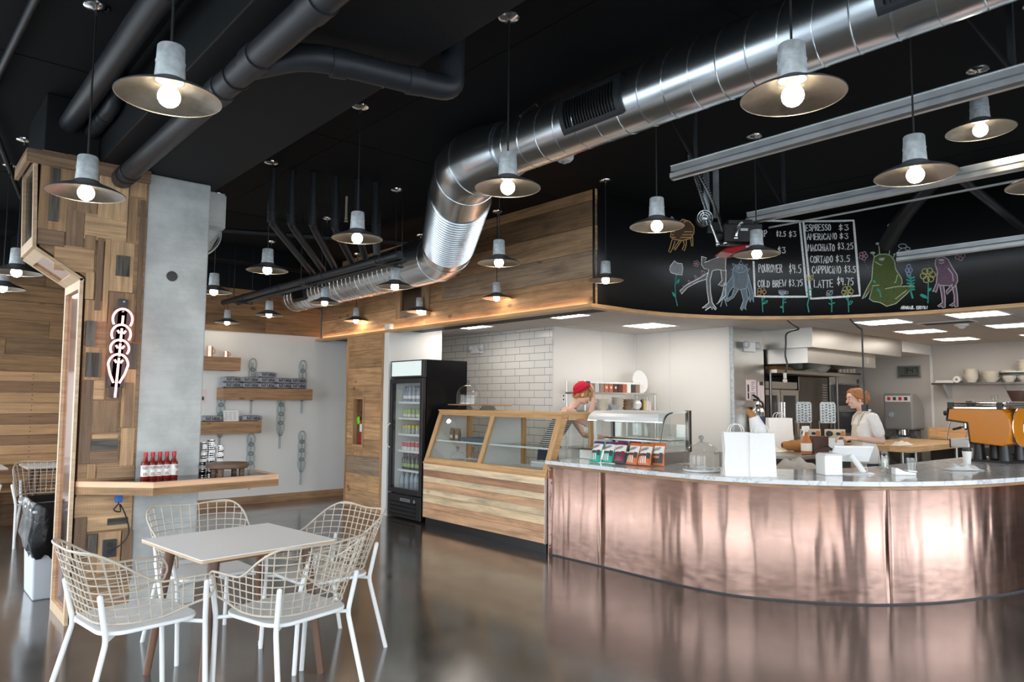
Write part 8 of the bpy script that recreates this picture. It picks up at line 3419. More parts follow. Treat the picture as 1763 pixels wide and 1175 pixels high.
# =================================================================== chalk menu and drawings (path length along the board, height)
CHALK_ART = [
    ('menu_frame', 'white', 0, 0.022, [[(2.11,3.017),(2.118,2.64),(2.662,2.631),(2.607,3.46),(2.238,3.474)]]),
    ('menu_frame', 'white', 0, 0.022, [[(2.644,3.456),(2.7,2.608),(3.177,2.622),(3.14,3.426),(2.644,3.456)]]),
    ('striped_bug_drawing', 'bugfill', 1, 0.011, [[(1.133,3.279),(1.204,3.377),(1.288,3.443),(1.377,3.426),(1.428,3.372),(1.427,3.307),(1.389,3.246),(1.284,3.211),(1.163,3.212),(1.124,3.24)]]),
    ('striped_bug_drawing', 'orange', 0, 0.011, [[(1.133,3.279),(1.204,3.377),(1.288,3.443),(1.377,3.426),(1.428,3.372),(1.427,3.307),(1.389,3.246),(1.284,3.211),(1.163,3.212),(1.124,3.24),(1.133,3.279)],[(1.147,3.204),(1.115,3.112),(1.099,3.079),(1.122,3.068),(1.146,3.102),(1.185,3.193)],[(1.239,3.201),(1.201,3.159),(1.169,3.111),(1.184,3.1),(1.223,3.148),(1.262,3.2)],[(1.292,3.205),(1.306,3.168),(1.275,3.114),(1.305,3.104),(1.329,3.17),(1.33,3.219)],[(1.382,3.239),(1.395,3.175),(1.388,3.162),(1.41,3.164),(1.411,3.26)],[(1.164,3.295),(1.405,3.318)],[(1.148,3.262),(1.412,3.286)],[(1.147,3.232),(1.389,3.255)],[(1.339,3.422),(1.333,3.415),(1.321,3.41),(1.308,3.412),(1.302,3.419),(1.308,3.427),(1.321,3.431),(1.334,3.429),(1.339,3.422)]]),
    ('striped_bug_drawing', 'blue', 0, 0.011, [[(1.103,3.41),(1.15,3.454),(1.189,3.42),(1.165,3.379),(1.103,3.41)],[(1.127,3.419),(1.165,3.398)]]),
    ('tulip_drawing', 'greyfill', 1, 0.011, [[(1.12,2.922),(1.175,2.984),(1.213,2.962),(1.273,2.961),(1.283,2.91),(1.271,2.839),(1.196,2.84),(1.127,2.853),(1.112,2.884)]]),
    ('tulip_drawing', 'white', 0, 0.008, [[(1.12,2.922),(1.175,2.984),(1.213,2.962),(1.273,2.961),(1.283,2.91),(1.271,2.839),(1.196,2.84),(1.127,2.853),(1.112,2.884),(1.12,2.922)]]),
    ('tulip_drawing', 'teal', 0, 0.011, [[(1.196,2.834),(1.179,2.725),(1.185,2.586),(1.207,2.506)]]),
    ('tulip_drawing', 'teal', 1, 0.011, [[(1.187,2.732),(1.211,2.784),(1.241,2.793),(1.233,2.754)],[(1.192,2.587),(1.17,2.636),(1.136,2.652),(1.154,2.609)]]),
    ('flower_drawing', 'pink', 0, 0.006, [[(1.475,2.994),(1.471,2.984),(1.459,2.979),(1.448,2.982),(1.443,2.992),(1.448,3.002),(1.46,3.007),(1.471,3.004),(1.475,2.994)],[(1.49,2.974),(1.485,2.964),(1.474,2.959),(1.463,2.963),(1.458,2.973),(1.463,2.983),(1.474,2.988),(1.485,2.984),(1.49,2.974)],[(1.472,2.955),(1.467,2.944),(1.456,2.939),(1.445,2.943),(1.44,2.952),(1.445,2.963),(1.457,2.968),(1.468,2.964),(1.472,2.955)],[(1.447,2.962),(1.442,2.951),(1.43,2.947),(1.419,2.95),(1.415,2.96),(1.419,2.97),(1.431,2.975),(1.442,2.971),(1.447,2.962)],[(1.449,2.986),(1.444,2.976),(1.432,2.971),(1.421,2.974),(1.416,2.984),(1.421,2.994),(1.433,2.999),(1.444,2.996),(1.449,2.986)],[(1.458,2.974),(1.454,2.968),(1.447,2.967),(1.443,2.973),(1.447,2.979),(1.455,2.979),(1.458,2.974)]]),
    ('lizard_drawing', 'lizfill', 1, 0.011, [[(1.516,3.055),(1.574,3.045),(1.551,2.992),(1.755,3.073),(1.802,3.056),(1.793,2.912),(1.697,2.922),(1.641,2.906),(1.612,2.802),(1.616,2.673),(1.635,2.558),(1.683,2.496),(1.669,2.482),(1.641,2.513),(1.634,2.481),(1.614,2.513),(1.55,2.472),(1.564,2.511),(1.514,2.496),(1.594,2.557),(1.575,2.697),(1.57,2.813),(1.6,2.917),(1.543,2.927),(1.512,2.964)],[(1.592,2.885),(1.47,2.81),(1.322,2.735),(1.239,2.666),(1.261,2.635),(1.337,2.71),(1.469,2.779),(1.572,2.813)],[(1.738,2.921),(1.753,2.807),(1.708,2.754),(1.756,2.743),(1.784,2.782),(1.747,2.639),(1.691,2.547),(1.791,2.641),(1.801,2.923)]]),
    ('lizard_drawing', 'white', 0, 0.009, [[(1.516,3.055),(1.574,3.045),(1.551,2.992),(1.755,3.073),(1.802,3.056),(1.793,2.912),(1.697,2.922),(1.641,2.906),(1.612,2.802),(1.616,2.673),(1.635,2.558),(1.683,2.496),(1.669,2.482),(1.641,2.513),(1.634,2.481),(1.614,2.513),(1.55,2.472),(1.564,2.511),(1.514,2.496),(1.594,2.557),(1.575,2.697),(1.57,2.813),(1.6,2.917),(1.543,2.927),(1.512,2.964),(1.516,3.055)],[(1.592,2.885),(1.47,2.81),(1.322,2.735),(1.239,2.666),(1.261,2.635),(1.337,2.71),(1.469,2.779),(1.572,2.813),(1.592,2.885)],[(1.738,2.921),(1.753,2.807),(1.708,2.754),(1.756,2.743),(1.784,2.782),(1.747,2.639),(1.691,2.547),(1.791,2.641),(1.801,2.923)]]),
    ('lizard_drawing', 'pink', 0, 0.008, [[(1.514,2.9),(1.557,2.889),(1.516,2.848),(1.514,2.9)],[(1.427,2.843),(1.466,2.823),(1.433,2.803),(1.427,2.843)],[(1.347,2.787),(1.389,2.774),(1.346,2.753),(1.347,2.787)],[(1.28,2.725),(1.307,2.721),(1.277,2.7),(1.28,2.725)]]),
    ('spiky_creature_drawing', 'bluefill', 1, 0.011, [[(1.888,2.941),(1.873,2.889),(1.885,2.811),(1.884,2.734),(1.937,2.709),(2.022,2.723),(2.05,2.815),(2.039,2.918),(2.021,2.97),(1.969,2.989),(1.902,2.974)],[(1.884,2.876),(1.804,2.764),(1.764,2.653),(1.744,2.6),(1.801,2.6),(1.832,2.681),(1.891,2.76)],[(2.048,2.88),(2.082,2.737),(2.103,2.647),(2.101,2.575),(2.079,2.621),(2.065,2.575),(2.05,2.607),(2.06,2.659),(2.032,2.762)],[(1.89,2.721),(1.858,2.636),(1.776,2.591),(1.807,2.577),(1.882,2.624),(1.934,2.706)],[(1.963,2.709),(1.99,2.593),(1.954,2.502),(1.972,2.483),(1.988,2.516),(2.018,2.49),(2.012,2.529),(2.043,2.62),(2.024,2.721)]]),
    ('spiky_creature_drawing', 'blue', 0, 0.008, [[(1.888,2.941),(1.873,2.889),(1.885,2.811),(1.884,2.734),(1.937,2.709),(2.022,2.723),(2.05,2.815),(2.039,2.918),(2.021,2.97),(1.969,2.989),(1.902,2.974),(1.888,2.941)],[(1.884,2.876),(1.804,2.764),(1.764,2.653),(1.744,2.6),(1.801,2.6),(1.832,2.681),(1.891,2.76)],[(2.048,2.88),(2.082,2.737),(2.103,2.647),(2.101,2.575),(2.079,2.621),(2.065,2.575),(2.05,2.607),(2.06,2.659),(2.032,2.762)],[(1.89,2.721),(1.858,2.636),(1.776,2.591),(1.807,2.577),(1.882,2.624),(1.934,2.706)],[(1.963,2.709),(1.99,2.593),(1.954,2.502),(1.972,2.483),(1.988,2.516),(2.018,2.49),(2.012,2.529),(2.043,2.62),(2.024,2.721)],[(1.875,2.993),(1.918,2.978),(1.892,2.937),(1.875,2.993)],[(1.945,2.984),(1.972,3.035),(1.995,2.983),(1.945,2.984)],[(2.008,2.975),(2.04,2.994),(2.033,2.944),(2.008,2.975)],[(2.04,2.944),(2.068,2.945),(2.046,2.911),(2.04,2.944)],[(1.888,2.941),(1.861,2.933),(1.887,2.907),(1.888,2.941)],[(1.907,2.916),(1.94,2.896),(2.0,2.903),(2.016,2.928)],[(1.992,2.946),(1.988,2.937),(1.977,2.93),(1.963,2.925),(1.946,2.925),(1.931,2.929),(1.921,2.936),(1.917,2.945),(1.921,2.954),(1.932,2.961),(1.947,2.966),(1.963,2.966),(1.978,2.962),(1.988,2.955),(1.992,2.946)],[(1.746,2.598),(1.685,2.547)],[(1.754,2.59),(1.731,2.523)],[(1.78,2.591),(1.802,2.531)]]),
    ('spiky_creature_drawing', 'white', 0, 0.01, [[(1.965,2.946),(1.962,2.939),(1.955,2.937),(1.947,2.939),(1.944,2.945),(1.947,2.952),(1.955,2.955),(1.962,2.952),(1.965,2.946)]]),
    ('flower_drawing', 'orange', 0, 0.008, [[(2.221,2.718),(2.215,2.704),(2.201,2.698),(2.186,2.704),(2.181,2.718),(2.187,2.733),(2.202,2.739),(2.216,2.733),(2.221,2.718)],[(2.24,2.688),(2.233,2.674),(2.219,2.668),(2.205,2.674),(2.199,2.688),(2.206,2.703),(2.22,2.709),(2.234,2.703),(2.24,2.688)],[(2.217,2.66),(2.211,2.646),(2.196,2.64),(2.182,2.646),(2.176,2.66),(2.183,2.675),(2.197,2.681),(2.211,2.675),(2.217,2.66)],[(2.184,2.673),(2.178,2.659),(2.164,2.653),(2.149,2.658),(2.143,2.673),(2.15,2.688),(2.164,2.694),(2.179,2.688),(2.184,2.673)],[(2.187,2.709),(2.181,2.695),(2.166,2.688),(2.152,2.694),(2.146,2.709),(2.153,2.724),(2.167,2.73),(2.181,2.724),(2.187,2.709)],[(2.199,2.69),(2.194,2.681),(2.185,2.681),(2.18,2.69),(2.185,2.698),(2.195,2.698),(2.199,2.69)]]),
    ('flower_drawing', 'teal', 0, 0.01, [[(2.193,2.641),(2.196,2.557),(2.198,2.471)],[(2.2,2.557),(2.226,2.589),(2.251,2.593)],[(2.2,2.554),(2.244,2.572),(2.251,2.593)],[(2.194,2.595),(2.23,2.628)]]),
    ('cup_drawing', 'bluefill2', 1, 0.011, [[(2.372,2.705),(2.378,2.666),(2.408,2.653),(2.439,2.665),(2.449,2.7)]]),
    ('cup_drawing', 'blue', 0, 0.007, [[(2.372,2.705),(2.378,2.666),(2.408,2.653),(2.439,2.665),(2.449,2.7),(2.372,2.705)],[(2.47,2.68),(2.467,2.67),(2.458,2.665),(2.449,2.67),(2.446,2.681),(2.45,2.692),(2.459,2.696),(2.467,2.691),(2.47,2.68)]]),
    ('cup_drawing', 'wine', 0, 0.008, [[(2.445,2.705),(2.439,2.7),(2.421,2.697),(2.4,2.697),(2.382,2.701),(2.376,2.706),(2.383,2.711),(2.4,2.714),(2.422,2.714),(2.439,2.711),(2.445,2.705)]]),
    ('flower_drawing', 'teal', 0, 0.011, [[(2.418,2.64),(2.413,2.556),(2.414,2.468)],[(2.419,2.597),(2.444,2.612)],[(2.416,2.571),(2.446,2.576)],[(2.412,2.511),(2.383,2.524),(2.393,2.533),(2.412,2.517)]]),
    ('flower_drawing', 'olive', 0, 0.01, [[(2.661,2.822),(2.666,2.867),(2.698,2.849),(2.73,2.871),(2.724,2.82),(2.69,2.792),(2.661,2.822)],[(2.668,2.847),(2.721,2.82)],[(2.679,2.808),(2.71,2.852)]]),
    ('flower_drawing', 'teal', 0, 0.012, [[(2.688,2.793),(2.676,2.693),(2.68,2.615),(2.663,2.545),(2.676,2.467)],[(2.677,2.731),(2.651,2.764)],[(2.679,2.699),(2.712,2.717)],[(2.678,2.66),(2.652,2.687)],[(2.679,2.622),(2.708,2.64)]]),
    ('flower_drawing', 'blue', 0, 0.008, [[(2.854,2.642),(2.864,2.686),(2.917,2.69),(2.912,2.652),(2.874,2.632),(2.854,2.642)],[(2.869,2.647),(2.905,2.682)],[(2.864,2.667),(2.892,2.639)]]),
    ('flower_drawing', 'teal', 0, 0.011, [[(2.9,2.633),(2.905,2.544),(2.901,2.46)],[(2.906,2.585),(2.874,2.606)],[(2.902,2.547),(2.933,2.556)],[(2.902,2.538),(2.877,2.551)]]),
    ('flower_drawing', 'olive', 0, 0.009, [[(3.095,2.701),(3.088,2.683),(3.072,2.677),(3.056,2.685),(3.05,2.703),(3.057,2.721),(3.073,2.727),(3.089,2.719),(3.095,2.701)],[(3.116,2.67),(3.108,2.653),(3.092,2.646),(3.076,2.654),(3.07,2.673),(3.077,2.69),(3.094,2.697),(3.109,2.688),(3.116,2.67)],[(3.102,2.636),(3.095,2.618),(3.079,2.612),(3.063,2.62),(3.057,2.638),(3.064,2.656),(3.08,2.663),(3.096,2.654),(3.102,2.636)],[(3.069,2.632),(3.062,2.614),(3.045,2.608),(3.029,2.616),(3.023,2.634),(3.03,2.652),(3.047,2.659),(3.063,2.65),(3.069,2.632)],[(3.049,2.662),(3.041,2.645),(3.025,2.638),(3.009,2.646),(3.003,2.665),(3.01,2.682),(3.026,2.689),(3.042,2.681),(3.049,2.662)],[(3.062,2.697),(3.055,2.679),(3.038,2.673),(3.022,2.681),(3.016,2.699),(3.023,2.717),(3.04,2.724),(3.056,2.715),(3.062,2.697)],[(3.07,2.667),(3.064,2.657),(3.054,2.657),(3.048,2.668),(3.054,2.678),(3.065,2.678),(3.07,2.667)]]),
    ('flower_drawing', 'teal', 0, 0.01, [[(3.062,2.601),(3.065,2.531),(3.065,2.454)],[(3.062,2.537),(3.091,2.571),(3.106,2.563),(3.09,2.536),(3.064,2.527)],[(3.061,2.575),(3.044,2.599)]]),
    ('green_creature_drawing', 'greenfill', 1, 0.011, [[(3.323,3.017),(3.368,3.041),(3.435,3.038),(3.478,3.014),(3.509,2.961),(3.517,2.873),(3.568,2.769),(3.572,2.719),(3.544,2.69),(3.674,2.682),(3.606,2.605),(3.506,2.514),(3.423,2.493),(3.364,2.536),(3.297,2.553),(3.265,2.58),(3.3,2.71),(3.232,2.607),(3.197,2.584),(3.246,2.695),(3.293,2.78),(3.309,2.943)]]),
    ('green_creature_drawing', 'palegreen', 0, 0.009, [[(3.323,3.017),(3.368,3.041),(3.435,3.038),(3.478,3.014),(3.509,2.961),(3.517,2.873),(3.568,2.769),(3.572,2.719),(3.544,2.69),(3.674,2.682),(3.606,2.605),(3.506,2.514),(3.423,2.493),(3.364,2.536),(3.297,2.553),(3.265,2.58),(3.3,2.71),(3.232,2.607),(3.197,2.584),(3.246,2.695),(3.293,2.78),(3.309,2.943),(3.323,3.017)],[(3.332,2.966),(3.376,2.93),(3.442,2.918)],[(3.302,2.716),(3.436,2.722),(3.513,2.734),(3.532,2.809)],[(3.379,2.67),(3.522,2.69),(3.674,2.684)],[(3.374,3.044),(3.371,3.141)],[(3.328,3.017),(3.311,3.054)],[(3.462,3.028),(3.469,3.073)],[(3.502,2.999),(3.511,3.02)],[(3.507,2.564),(3.608,2.642)]]),
    ('green_creature_drawing', 'paleeye', 1, 0.011, [[(3.445,2.983),(3.441,2.976),(3.43,2.971),(3.414,2.97),(3.396,2.971),(3.38,2.976),(3.369,2.983),(3.365,2.99),(3.37,2.997),(3.381,3.002),(3.397,3.003),(3.415,3.002),(3.43,2.997),(3.441,2.99),(3.445,2.983)],[(3.404,3.15),(3.4,3.145),(3.391,3.141),(3.378,3.14),(3.364,3.141),(3.351,3.145),(3.342,3.151),(3.339,3.157),(3.343,3.163),(3.352,3.167),(3.365,3.168),(3.379,3.167),(3.392,3.163),(3.401,3.157),(3.404,3.15)],[(3.335,3.06),(3.333,3.055),(3.326,3.051),(3.316,3.05),(3.305,3.051),(3.295,3.054),(3.288,3.059),(3.286,3.065),(3.289,3.07),(3.296,3.074),(3.306,3.076),(3.316,3.075),(3.326,3.071),(3.333,3.066),(3.335,3.06)],[(3.491,3.08),(3.489,3.076),(3.483,3.073),(3.474,3.072),(3.464,3.073),(3.455,3.076),(3.449,3.081),(3.447,3.085),(3.449,3.089),(3.456,3.092),(3.465,3.093),(3.474,3.092),(3.483,3.089),(3.489,3.085),(3.491,3.08)],[(3.526,3.026),(3.524,3.023),(3.521,3.021),(3.515,3.02),(3.509,3.021),(3.504,3.023),(3.501,3.026),(3.499,3.029),(3.501,3.032),(3.505,3.034),(3.51,3.035),(3.516,3.035),(3.521,3.033),(3.524,3.03),(3.526,3.026)]]),
    ('flower_drawing', 'pink', 0, 0.008, [[(3.393,2.827),(3.388,2.817),(3.379,2.814),(3.37,2.819),(3.367,2.829),(3.371,2.84),(3.38,2.843),(3.389,2.838),(3.393,2.827)],[(3.404,2.805),(3.4,2.795),(3.391,2.791),(3.382,2.796),(3.378,2.807),(3.382,2.817),(3.392,2.82),(3.401,2.815),(3.404,2.805)],[(3.389,2.786),(3.385,2.776),(3.376,2.773),(3.367,2.778),(3.363,2.788),(3.367,2.798),(3.377,2.802),(3.386,2.797),(3.389,2.786)],[(3.369,2.797),(3.364,2.787),(3.355,2.784),(3.346,2.789),(3.342,2.799),(3.347,2.809),(3.356,2.813),(3.365,2.808),(3.369,2.797)],[(3.371,2.823),(3.366,2.812),(3.357,2.809),(3.348,2.814),(3.344,2.825),(3.349,2.835),(3.358,2.838),(3.367,2.833),(3.371,2.823)],[(3.378,2.808),(3.375,2.802),(3.369,2.803),(3.366,2.809),(3.369,2.815),(3.375,2.814),(3.378,2.808)]]),
    ('flower_drawing', 'teal', 0, 0.013, [[(3.309,2.766),(3.338,2.776),(3.371,2.761),(3.404,2.765),(3.392,2.741),(3.337,2.741),(3.309,2.766)],[(3.359,2.743),(3.362,2.662),(3.372,2.596)],[(3.359,2.687),(3.34,2.676),(3.362,2.649)],[(3.32,2.75),(3.398,2.754)]]),
    ('flower_drawing', 'lilac', 0, 0.01, [[(3.655,2.883),(3.649,2.866),(3.637,2.86),(3.625,2.869),(3.62,2.887),(3.626,2.904),(3.638,2.909),(3.65,2.901),(3.655,2.883)],[(3.645,2.845),(3.639,2.83),(3.625,2.825),(3.611,2.833),(3.606,2.849),(3.612,2.864),(3.626,2.869),(3.64,2.861),(3.645,2.845)],[(3.667,2.845),(3.662,2.828),(3.648,2.822),(3.636,2.831),(3.631,2.849),(3.637,2.865),(3.65,2.871),(3.663,2.863),(3.667,2.845)],[(3.654,2.809),(3.648,2.799),(3.635,2.797),(3.621,2.802),(3.616,2.813),(3.622,2.823),(3.636,2.826),(3.649,2.82),(3.654,2.809)]]),
    ('flower_drawing', 'teal', 0, 0.016, [[(3.647,2.792),(3.652,2.687),(3.648,2.626),(3.661,2.561)],[(3.623,2.788),(3.65,2.761),(3.682,2.772)],[(3.617,2.752),(3.65,2.73),(3.682,2.743)],[(3.621,2.717),(3.651,2.699),(3.677,2.711)],[(3.631,2.683),(3.652,2.662),(3.68,2.674)],[(3.636,2.639),(3.653,2.644),(3.679,2.648)]]),
    ('flower_drawing', 'olive', 0, 0.009, [[(3.849,2.816),(3.841,2.795),(3.821,2.788),(3.801,2.8),(3.794,2.823),(3.803,2.844),(3.823,2.851),(3.842,2.839),(3.849,2.816)],[(3.874,2.777),(3.865,2.756),(3.845,2.749),(3.826,2.761),(3.818,2.784),(3.827,2.805),(3.847,2.812),(3.866,2.8),(3.874,2.777)],[(3.857,2.736),(3.848,2.715),(3.829,2.708),(3.809,2.719),(3.802,2.742),(3.811,2.764),(3.831,2.771),(3.85,2.759),(3.857,2.736)],[(3.817,2.734),(3.808,2.712),(3.788,2.705),(3.769,2.716),(3.762,2.739),(3.77,2.761),(3.79,2.768),(3.809,2.757),(3.817,2.734)],[(3.793,2.773),(3.784,2.751),(3.764,2.744),(3.745,2.755),(3.737,2.779),(3.746,2.8),(3.766,2.807),(3.785,2.796),(3.793,2.773)],[(3.809,2.814),(3.8,2.793),(3.78,2.786),(3.761,2.797),(3.754,2.82),(3.762,2.842),(3.782,2.849),(3.802,2.837),(3.809,2.814)],[(3.819,2.777),(3.812,2.765),(3.798,2.766),(3.792,2.78),(3.799,2.792),(3.812,2.79),(3.819,2.777)]]),
    ('flower_drawing', 'teal', 0, 0.01, [[(3.807,2.732),(3.802,2.612),(3.796,2.501)]]),
    ('flower_drawing', 'teal', 1, 0.011, [[(3.794,2.612),(3.801,2.642),(3.831,2.651),(3.832,2.627),(3.81,2.613)],[(3.795,2.542),(3.755,2.553),(3.726,2.582),(3.741,2.599),(3.782,2.577)]]),
    ('purple_creature_drawing', 'purplefill', 1, 0.011, [[(3.88,2.929),(3.907,2.949),(3.949,2.947),(3.99,2.914),(4.019,2.838),(4.062,2.75),(4.065,2.69),(4.043,2.646),(3.989,2.593),(3.967,2.569),(3.96,2.602),(4.018,2.666),(4.001,2.651),(3.909,2.664),(3.898,2.686),(3.879,2.616),(3.873,2.599),(3.858,2.612),(3.842,2.608),(3.877,2.688),(3.891,2.807),(3.873,2.881)],[(3.907,2.665),(3.919,2.564),(3.922,2.492),(3.879,2.46),(3.899,2.449),(3.91,2.464),(3.925,2.439),(3.946,2.443),(3.95,2.537),(3.941,2.66)],[(4.012,2.655),(4.029,2.553),(4.026,2.483),(3.983,2.457),(4.009,2.446),(4.025,2.459),(4.035,2.437),(4.057,2.439),(4.056,2.55),(4.048,2.651)]]),
    ('purple_creature_drawing', 'pinkwhite', 0, 0.009, [[(3.88,2.929),(3.907,2.949),(3.949,2.947),(3.99,2.914),(4.019,2.838),(4.062,2.75),(4.065,2.69),(4.043,2.646),(3.989,2.593),(3.967,2.569),(3.96,2.602),(4.018,2.666),(4.001,2.651),(3.909,2.664),(3.898,2.686),(3.879,2.616),(3.873,2.599),(3.858,2.612),(3.842,2.608),(3.877,2.688),(3.891,2.807),(3.873,2.881),(3.88,2.929)],[(3.907,2.665),(3.919,2.564),(3.922,2.492),(3.879,2.46),(3.899,2.449),(3.91,2.464),(3.925,2.439),(3.946,2.443),(3.95,2.537),(3.941,2.66)],[(4.012,2.655),(4.029,2.553),(4.026,2.483),(3.983,2.457),(4.009,2.446),(4.025,2.459),(4.035,2.437),(4.057,2.439),(4.056,2.55),(4.048,2.651)],[(3.987,2.825),(4.021,2.767),(4.026,2.695)],[(3.91,2.891),(3.931,2.882),(3.952,2.889)]]),
    ('purple_creature_drawing', 'paleeye', 1, 0.011, [[(3.958,2.912),(3.955,2.907),(3.947,2.904),(3.935,2.904),(3.922,2.905),(3.911,2.909),(3.903,2.914),(3.901,2.92),(3.904,2.925),(3.912,2.928),(3.923,2.929),(3.936,2.927),(3.947,2.923),(3.955,2.918),(3.958,2.912)]]),
    ('flower_drawing', 'pink', 0, 0.008, [[(3.528,3.331),(3.522,3.317),(3.509,3.313),(3.496,3.321),(3.491,3.336),(3.497,3.351),(3.51,3.355),(3.523,3.347),(3.528,3.331)],[(3.544,3.299),(3.538,3.284),(3.525,3.28),(3.512,3.288),(3.507,3.303),(3.513,3.318),(3.526,3.322),(3.539,3.314),(3.544,3.299)],[(3.523,3.273),(3.517,3.259),(3.504,3.254),(3.491,3.262),(3.486,3.278),(3.492,3.292),(3.505,3.296),(3.518,3.289),(3.523,3.273)],[(3.493,3.29),(3.488,3.276),(3.474,3.271),(3.461,3.279),(3.456,3.295),(3.462,3.309),(3.476,3.314),(3.489,3.306),(3.493,3.29)],[(3.496,3.326),(3.491,3.312),(3.477,3.308),(3.464,3.316),(3.459,3.331),(3.465,3.345),(3.479,3.35),(3.492,3.342),(3.496,3.326)],[(3.507,3.305),(3.503,3.297),(3.494,3.298),(3.49,3.308),(3.494,3.316),(3.503,3.314),(3.507,3.305)]]),
    ('flower_drawing', 'pink', 0, 0.008, [[(3.249,3.063),(3.244,3.05),(3.231,3.045),(3.22,3.052),(3.215,3.066),(3.22,3.079),(3.233,3.084),(3.244,3.077),(3.249,3.063)],[(3.264,3.034),(3.259,3.021),(3.247,3.016),(3.235,3.023),(3.23,3.037),(3.236,3.05),(3.248,3.054),(3.26,3.048),(3.264,3.034)],[(3.245,3.01),(3.239,2.997),(3.227,2.992),(3.215,2.999),(3.211,3.013),(3.216,3.026),(3.228,3.03),(3.24,3.024),(3.245,3.01)],[(3.218,3.024),(3.212,3.011),(3.2,3.006),(3.188,3.013),(3.183,3.027),(3.189,3.04),(3.201,3.045),(3.213,3.038),(3.218,3.024)],[(3.22,3.057),(3.215,3.044),(3.203,3.04),(3.191,3.046),(3.186,3.06),(3.191,3.074),(3.204,3.078),(3.216,3.071),(3.22,3.057)],[(3.23,3.038),(3.226,3.031),(3.218,3.032),(3.214,3.04),(3.218,3.047),(3.226,3.047),(3.23,3.038)]]),
    ('flower_drawing', 'pink', 0, 0.008, [[(4.122,2.962),(4.117,2.948),(4.104,2.944),(4.091,2.952),(4.086,2.968),(4.092,2.982),(4.105,2.986),(4.118,2.978),(4.122,2.962)],[(4.138,2.93),(4.132,2.916),(4.119,2.912),(4.107,2.919),(4.102,2.935),(4.108,2.949),(4.121,2.953),(4.134,2.945),(4.138,2.93)],[(4.117,2.905),(4.111,2.891),(4.098,2.887),(4.086,2.895),(4.081,2.91),(4.087,2.924),(4.1,2.928),(4.113,2.92),(4.117,2.905)],[(4.088,2.922),(4.083,2.908),(4.069,2.904),(4.057,2.912),(4.052,2.927),(4.058,2.941),(4.071,2.945),(4.084,2.937),(4.088,2.922)],[(4.092,2.958),(4.086,2.944),(4.073,2.94),(4.06,2.948),(4.055,2.963),(4.061,2.977),(4.074,2.981),(4.087,2.973),(4.092,2.958)],[(4.102,2.937),(4.097,2.929),(4.089,2.93),(4.085,2.939),(4.089,2.947),(4.098,2.946),(4.102,2.937)]]),
    ('bee_drawing', 'bugfill2', 1, 0.011, [[(3.612,3.03),(3.608,3.016),(3.597,3.006),(3.582,3.002),(3.566,3.004),(3.551,3.012),(3.541,3.024),(3.538,3.039),(3.542,3.052),(3.553,3.062),(3.568,3.067),(3.584,3.065),(3.599,3.057),(3.609,3.044),(3.612,3.03)]]),
    ('bee_drawing', 'blue', 0, 0.008, [[(3.625,3.099),(3.621,3.09),(3.611,3.083),(3.596,3.081),(3.579,3.083),(3.565,3.089),(3.555,3.098),(3.551,3.108),(3.555,3.117),(3.566,3.124),(3.581,3.126),(3.597,3.124),(3.612,3.118),(3.622,3.109),(3.625,3.099)],[(3.655,3.068),(3.652,3.061),(3.646,3.055),(3.637,3.053),(3.628,3.054),(3.619,3.059),(3.613,3.066),(3.611,3.073),(3.614,3.081),(3.62,3.086),(3.629,3.088),(3.638,3.087),(3.647,3.082),(3.653,3.076),(3.655,3.068)],[(3.539,3.032),(3.551,3.062),(3.579,3.077)]]),
    ('dotted_trail_drawing', 'grey', 0, 0.006, [[(3.464,3.254),(3.467,3.249)],[(3.465,3.216),(3.468,3.211)],[(3.456,3.18),(3.459,3.174)],[(3.446,3.131),(3.45,3.125)],[(3.232,2.975),(3.235,2.969)],[(3.242,2.942),(3.245,2.937)],[(3.258,2.915),(3.261,2.91)],[(3.816,2.913),(3.819,2.908)],[(3.811,2.877),(3.814,2.872)],[(3.808,2.841),(3.811,2.836)]]),
]
CHALK_TEXT = [('DRIP', 2.129, 3.296, 0.135, 0.0, 0.068), ('$2.5', 2.361, 3.3, 0.099, -0.002, 0.055), ('$3', 2.491, 3.292, 0.079, -0.002, 0.06), ('$3', 2.369, 3.114, 0.087, -0.001, 0.066), ('POUROVER', 2.165, 2.901, 0.249, -0.001, 0.086), ('$4.5', 2.485, 2.896, 0.124, -0.003, 0.091), ('COLD BREW', 2.152, 2.743, 0.297, -0.001, 0.073), ('$3.75', 2.478, 2.749, 0.143, -0.003, 0.067), ('ESPRESSO', 2.668, 3.35, 0.248, -0.015, 0.068), ('$3', 2.992, 3.337, 0.101, -0.009, 0.059), ('AMERICANO', 2.68, 3.254, 0.292, -0.018, 0.067), ('$3', 2.998, 3.244, 0.089, -0.007, 0.056), ('MACCHIATO', 2.684, 3.129, 0.264, -0.015, 0.072), ('$3.25', 2.978, 3.13, 0.151, -0.012, 0.066), ('CORTADO', 2.705, 2.998, 0.221, -0.011, 0.073), ('$3.5', 2.956, 2.993, 0.137, -0.009, 0.067), ('CAPPUCINO', 2.72, 2.882, 0.282, -0.014, 0.079), ('$3.5', 3.038, 2.876, 0.106, -0.008, 0.068), ('LATTE', 2.736, 2.729, 0.185, -0.007, 0.08), ('$4.75', 2.963, 2.748, 0.157, -0.009, 0.076), ('ABIGAIL', 3.553, 2.457, 0.12, -0.009, 0.029), ('ERVIN', 3.692, 2.447, 0.098, -0.008, 0.029)]
_cum = [0.0]
for i in range(1, len(CHALK)):
    _cum.append(_cum[-1]+math.dist(CHALK[i-1], CHALK[i]))


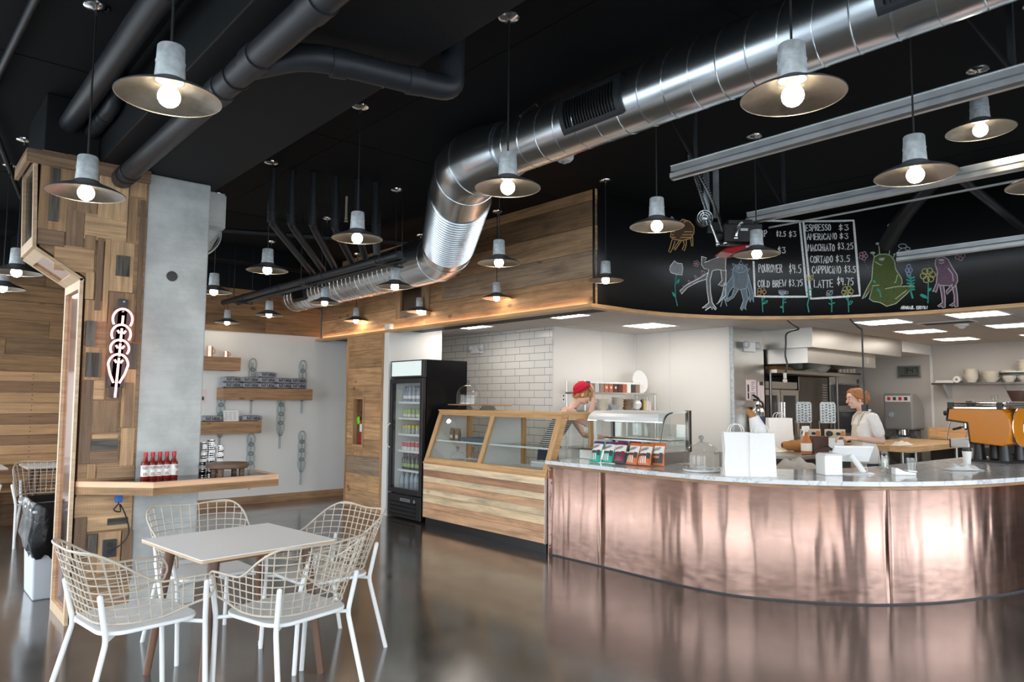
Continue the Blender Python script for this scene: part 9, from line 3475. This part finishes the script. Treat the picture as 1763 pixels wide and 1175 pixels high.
def on_board(s, z, lift=0.003):
    i = 0
    while i < len(_cum)-2 and _cum[i+1] < s:
        i += 1
    a, b = Vector(CHALK[i]), Vector(CHALK[i+1])
    d = (b-a).normalized()
    p = a+d*(s-_cum[i])
    n = Vector((d.y, -d.x))
    return Vector((p.x+n.x*lift, p.y+n.y*lift, z))


CC = {'white': (0.86, 0.86, 0.84), 'orange': (0.55, 0.33, 0.13), 'bugfill': (0.10, 0.055, 0.025), 'bugfill2': (0.10, 0.045, 0.03), 'blue': (0.36, 0.45, 0.52), 'greyfill': (0.30, 0.30, 0.31),
      'teal': (0.05, 0.34, 0.27), 'pink': (0.52, 0.30, 0.36), 'lizfill': (0.19, 0.175, 0.16), 'bluefill': (0.17, 0.20, 0.225), 'bluefill2': (0.25, 0.38, 0.44), 'wine': (0.16, 0.03, 0.04),
      'olive': (0.45, 0.42, 0.15), 'greenfill': (0.085, 0.115, 0.03), 'palegreen': (0.45, 0.50, 0.36), 'paleeye': (0.42, 0.45, 0.42), 'lilac': (0.32, 0.36, 0.55), 'purplefill': (0.16, 0.095, 0.14),
      'pinkwhite': (0.52, 0.44, 0.48), 'grey': (0.25, 0.25, 0.25)}
CM = {}
for k, c in CC.items():
    CM[k] = S('chalk_'+k, c, 0.95, var=0.18, bscale=60)
for nm, col, fill, w, polys in CHALK_ART:
    mb = MB()
    if fill:
        for p in polys:
            mb.add([on_board(s, z, 0.0028 if col == 'paleeye' else 0.0015) for s, z in p], [tuple(range(len(p)))])
    else:
        for p in polys:
            q = []
            for i in range(len(p)-1):      # subdivide long strokes so they follow the curve
                n = max(1, int(math.dist(p[i], p[i+1])/0.08))
                q += [(p[i][0]+(p[i+1][0]-p[i][0])*k/n, p[i][1]+(p[i+1][1]-p[i][1])*k/n) for k in range(n)]
            q.append(p[-1])
            flat_strokes(mb, [q], lambda v: on_board(v[0], v[1], 0.003), w)
    mb.build(nm, CM[col], chalkboard, smooth=False)
random.seed(77)
for txt, s, z, w, dz, h in CHALK_TEXT:
    mb = MB()
    k = dz/w
    flat_strokes(mb, write(txt, 0, 0, h, w, 0.06), lambda v: on_board(s+v[0], z+v[1]+k*v[0], 0.0035), 0.016 if h > 0.1 else 0.009)
    mb.build('menu_lettering' if h > 0.1 else 'signature', CM['white'], chalkboard, smooth=False)
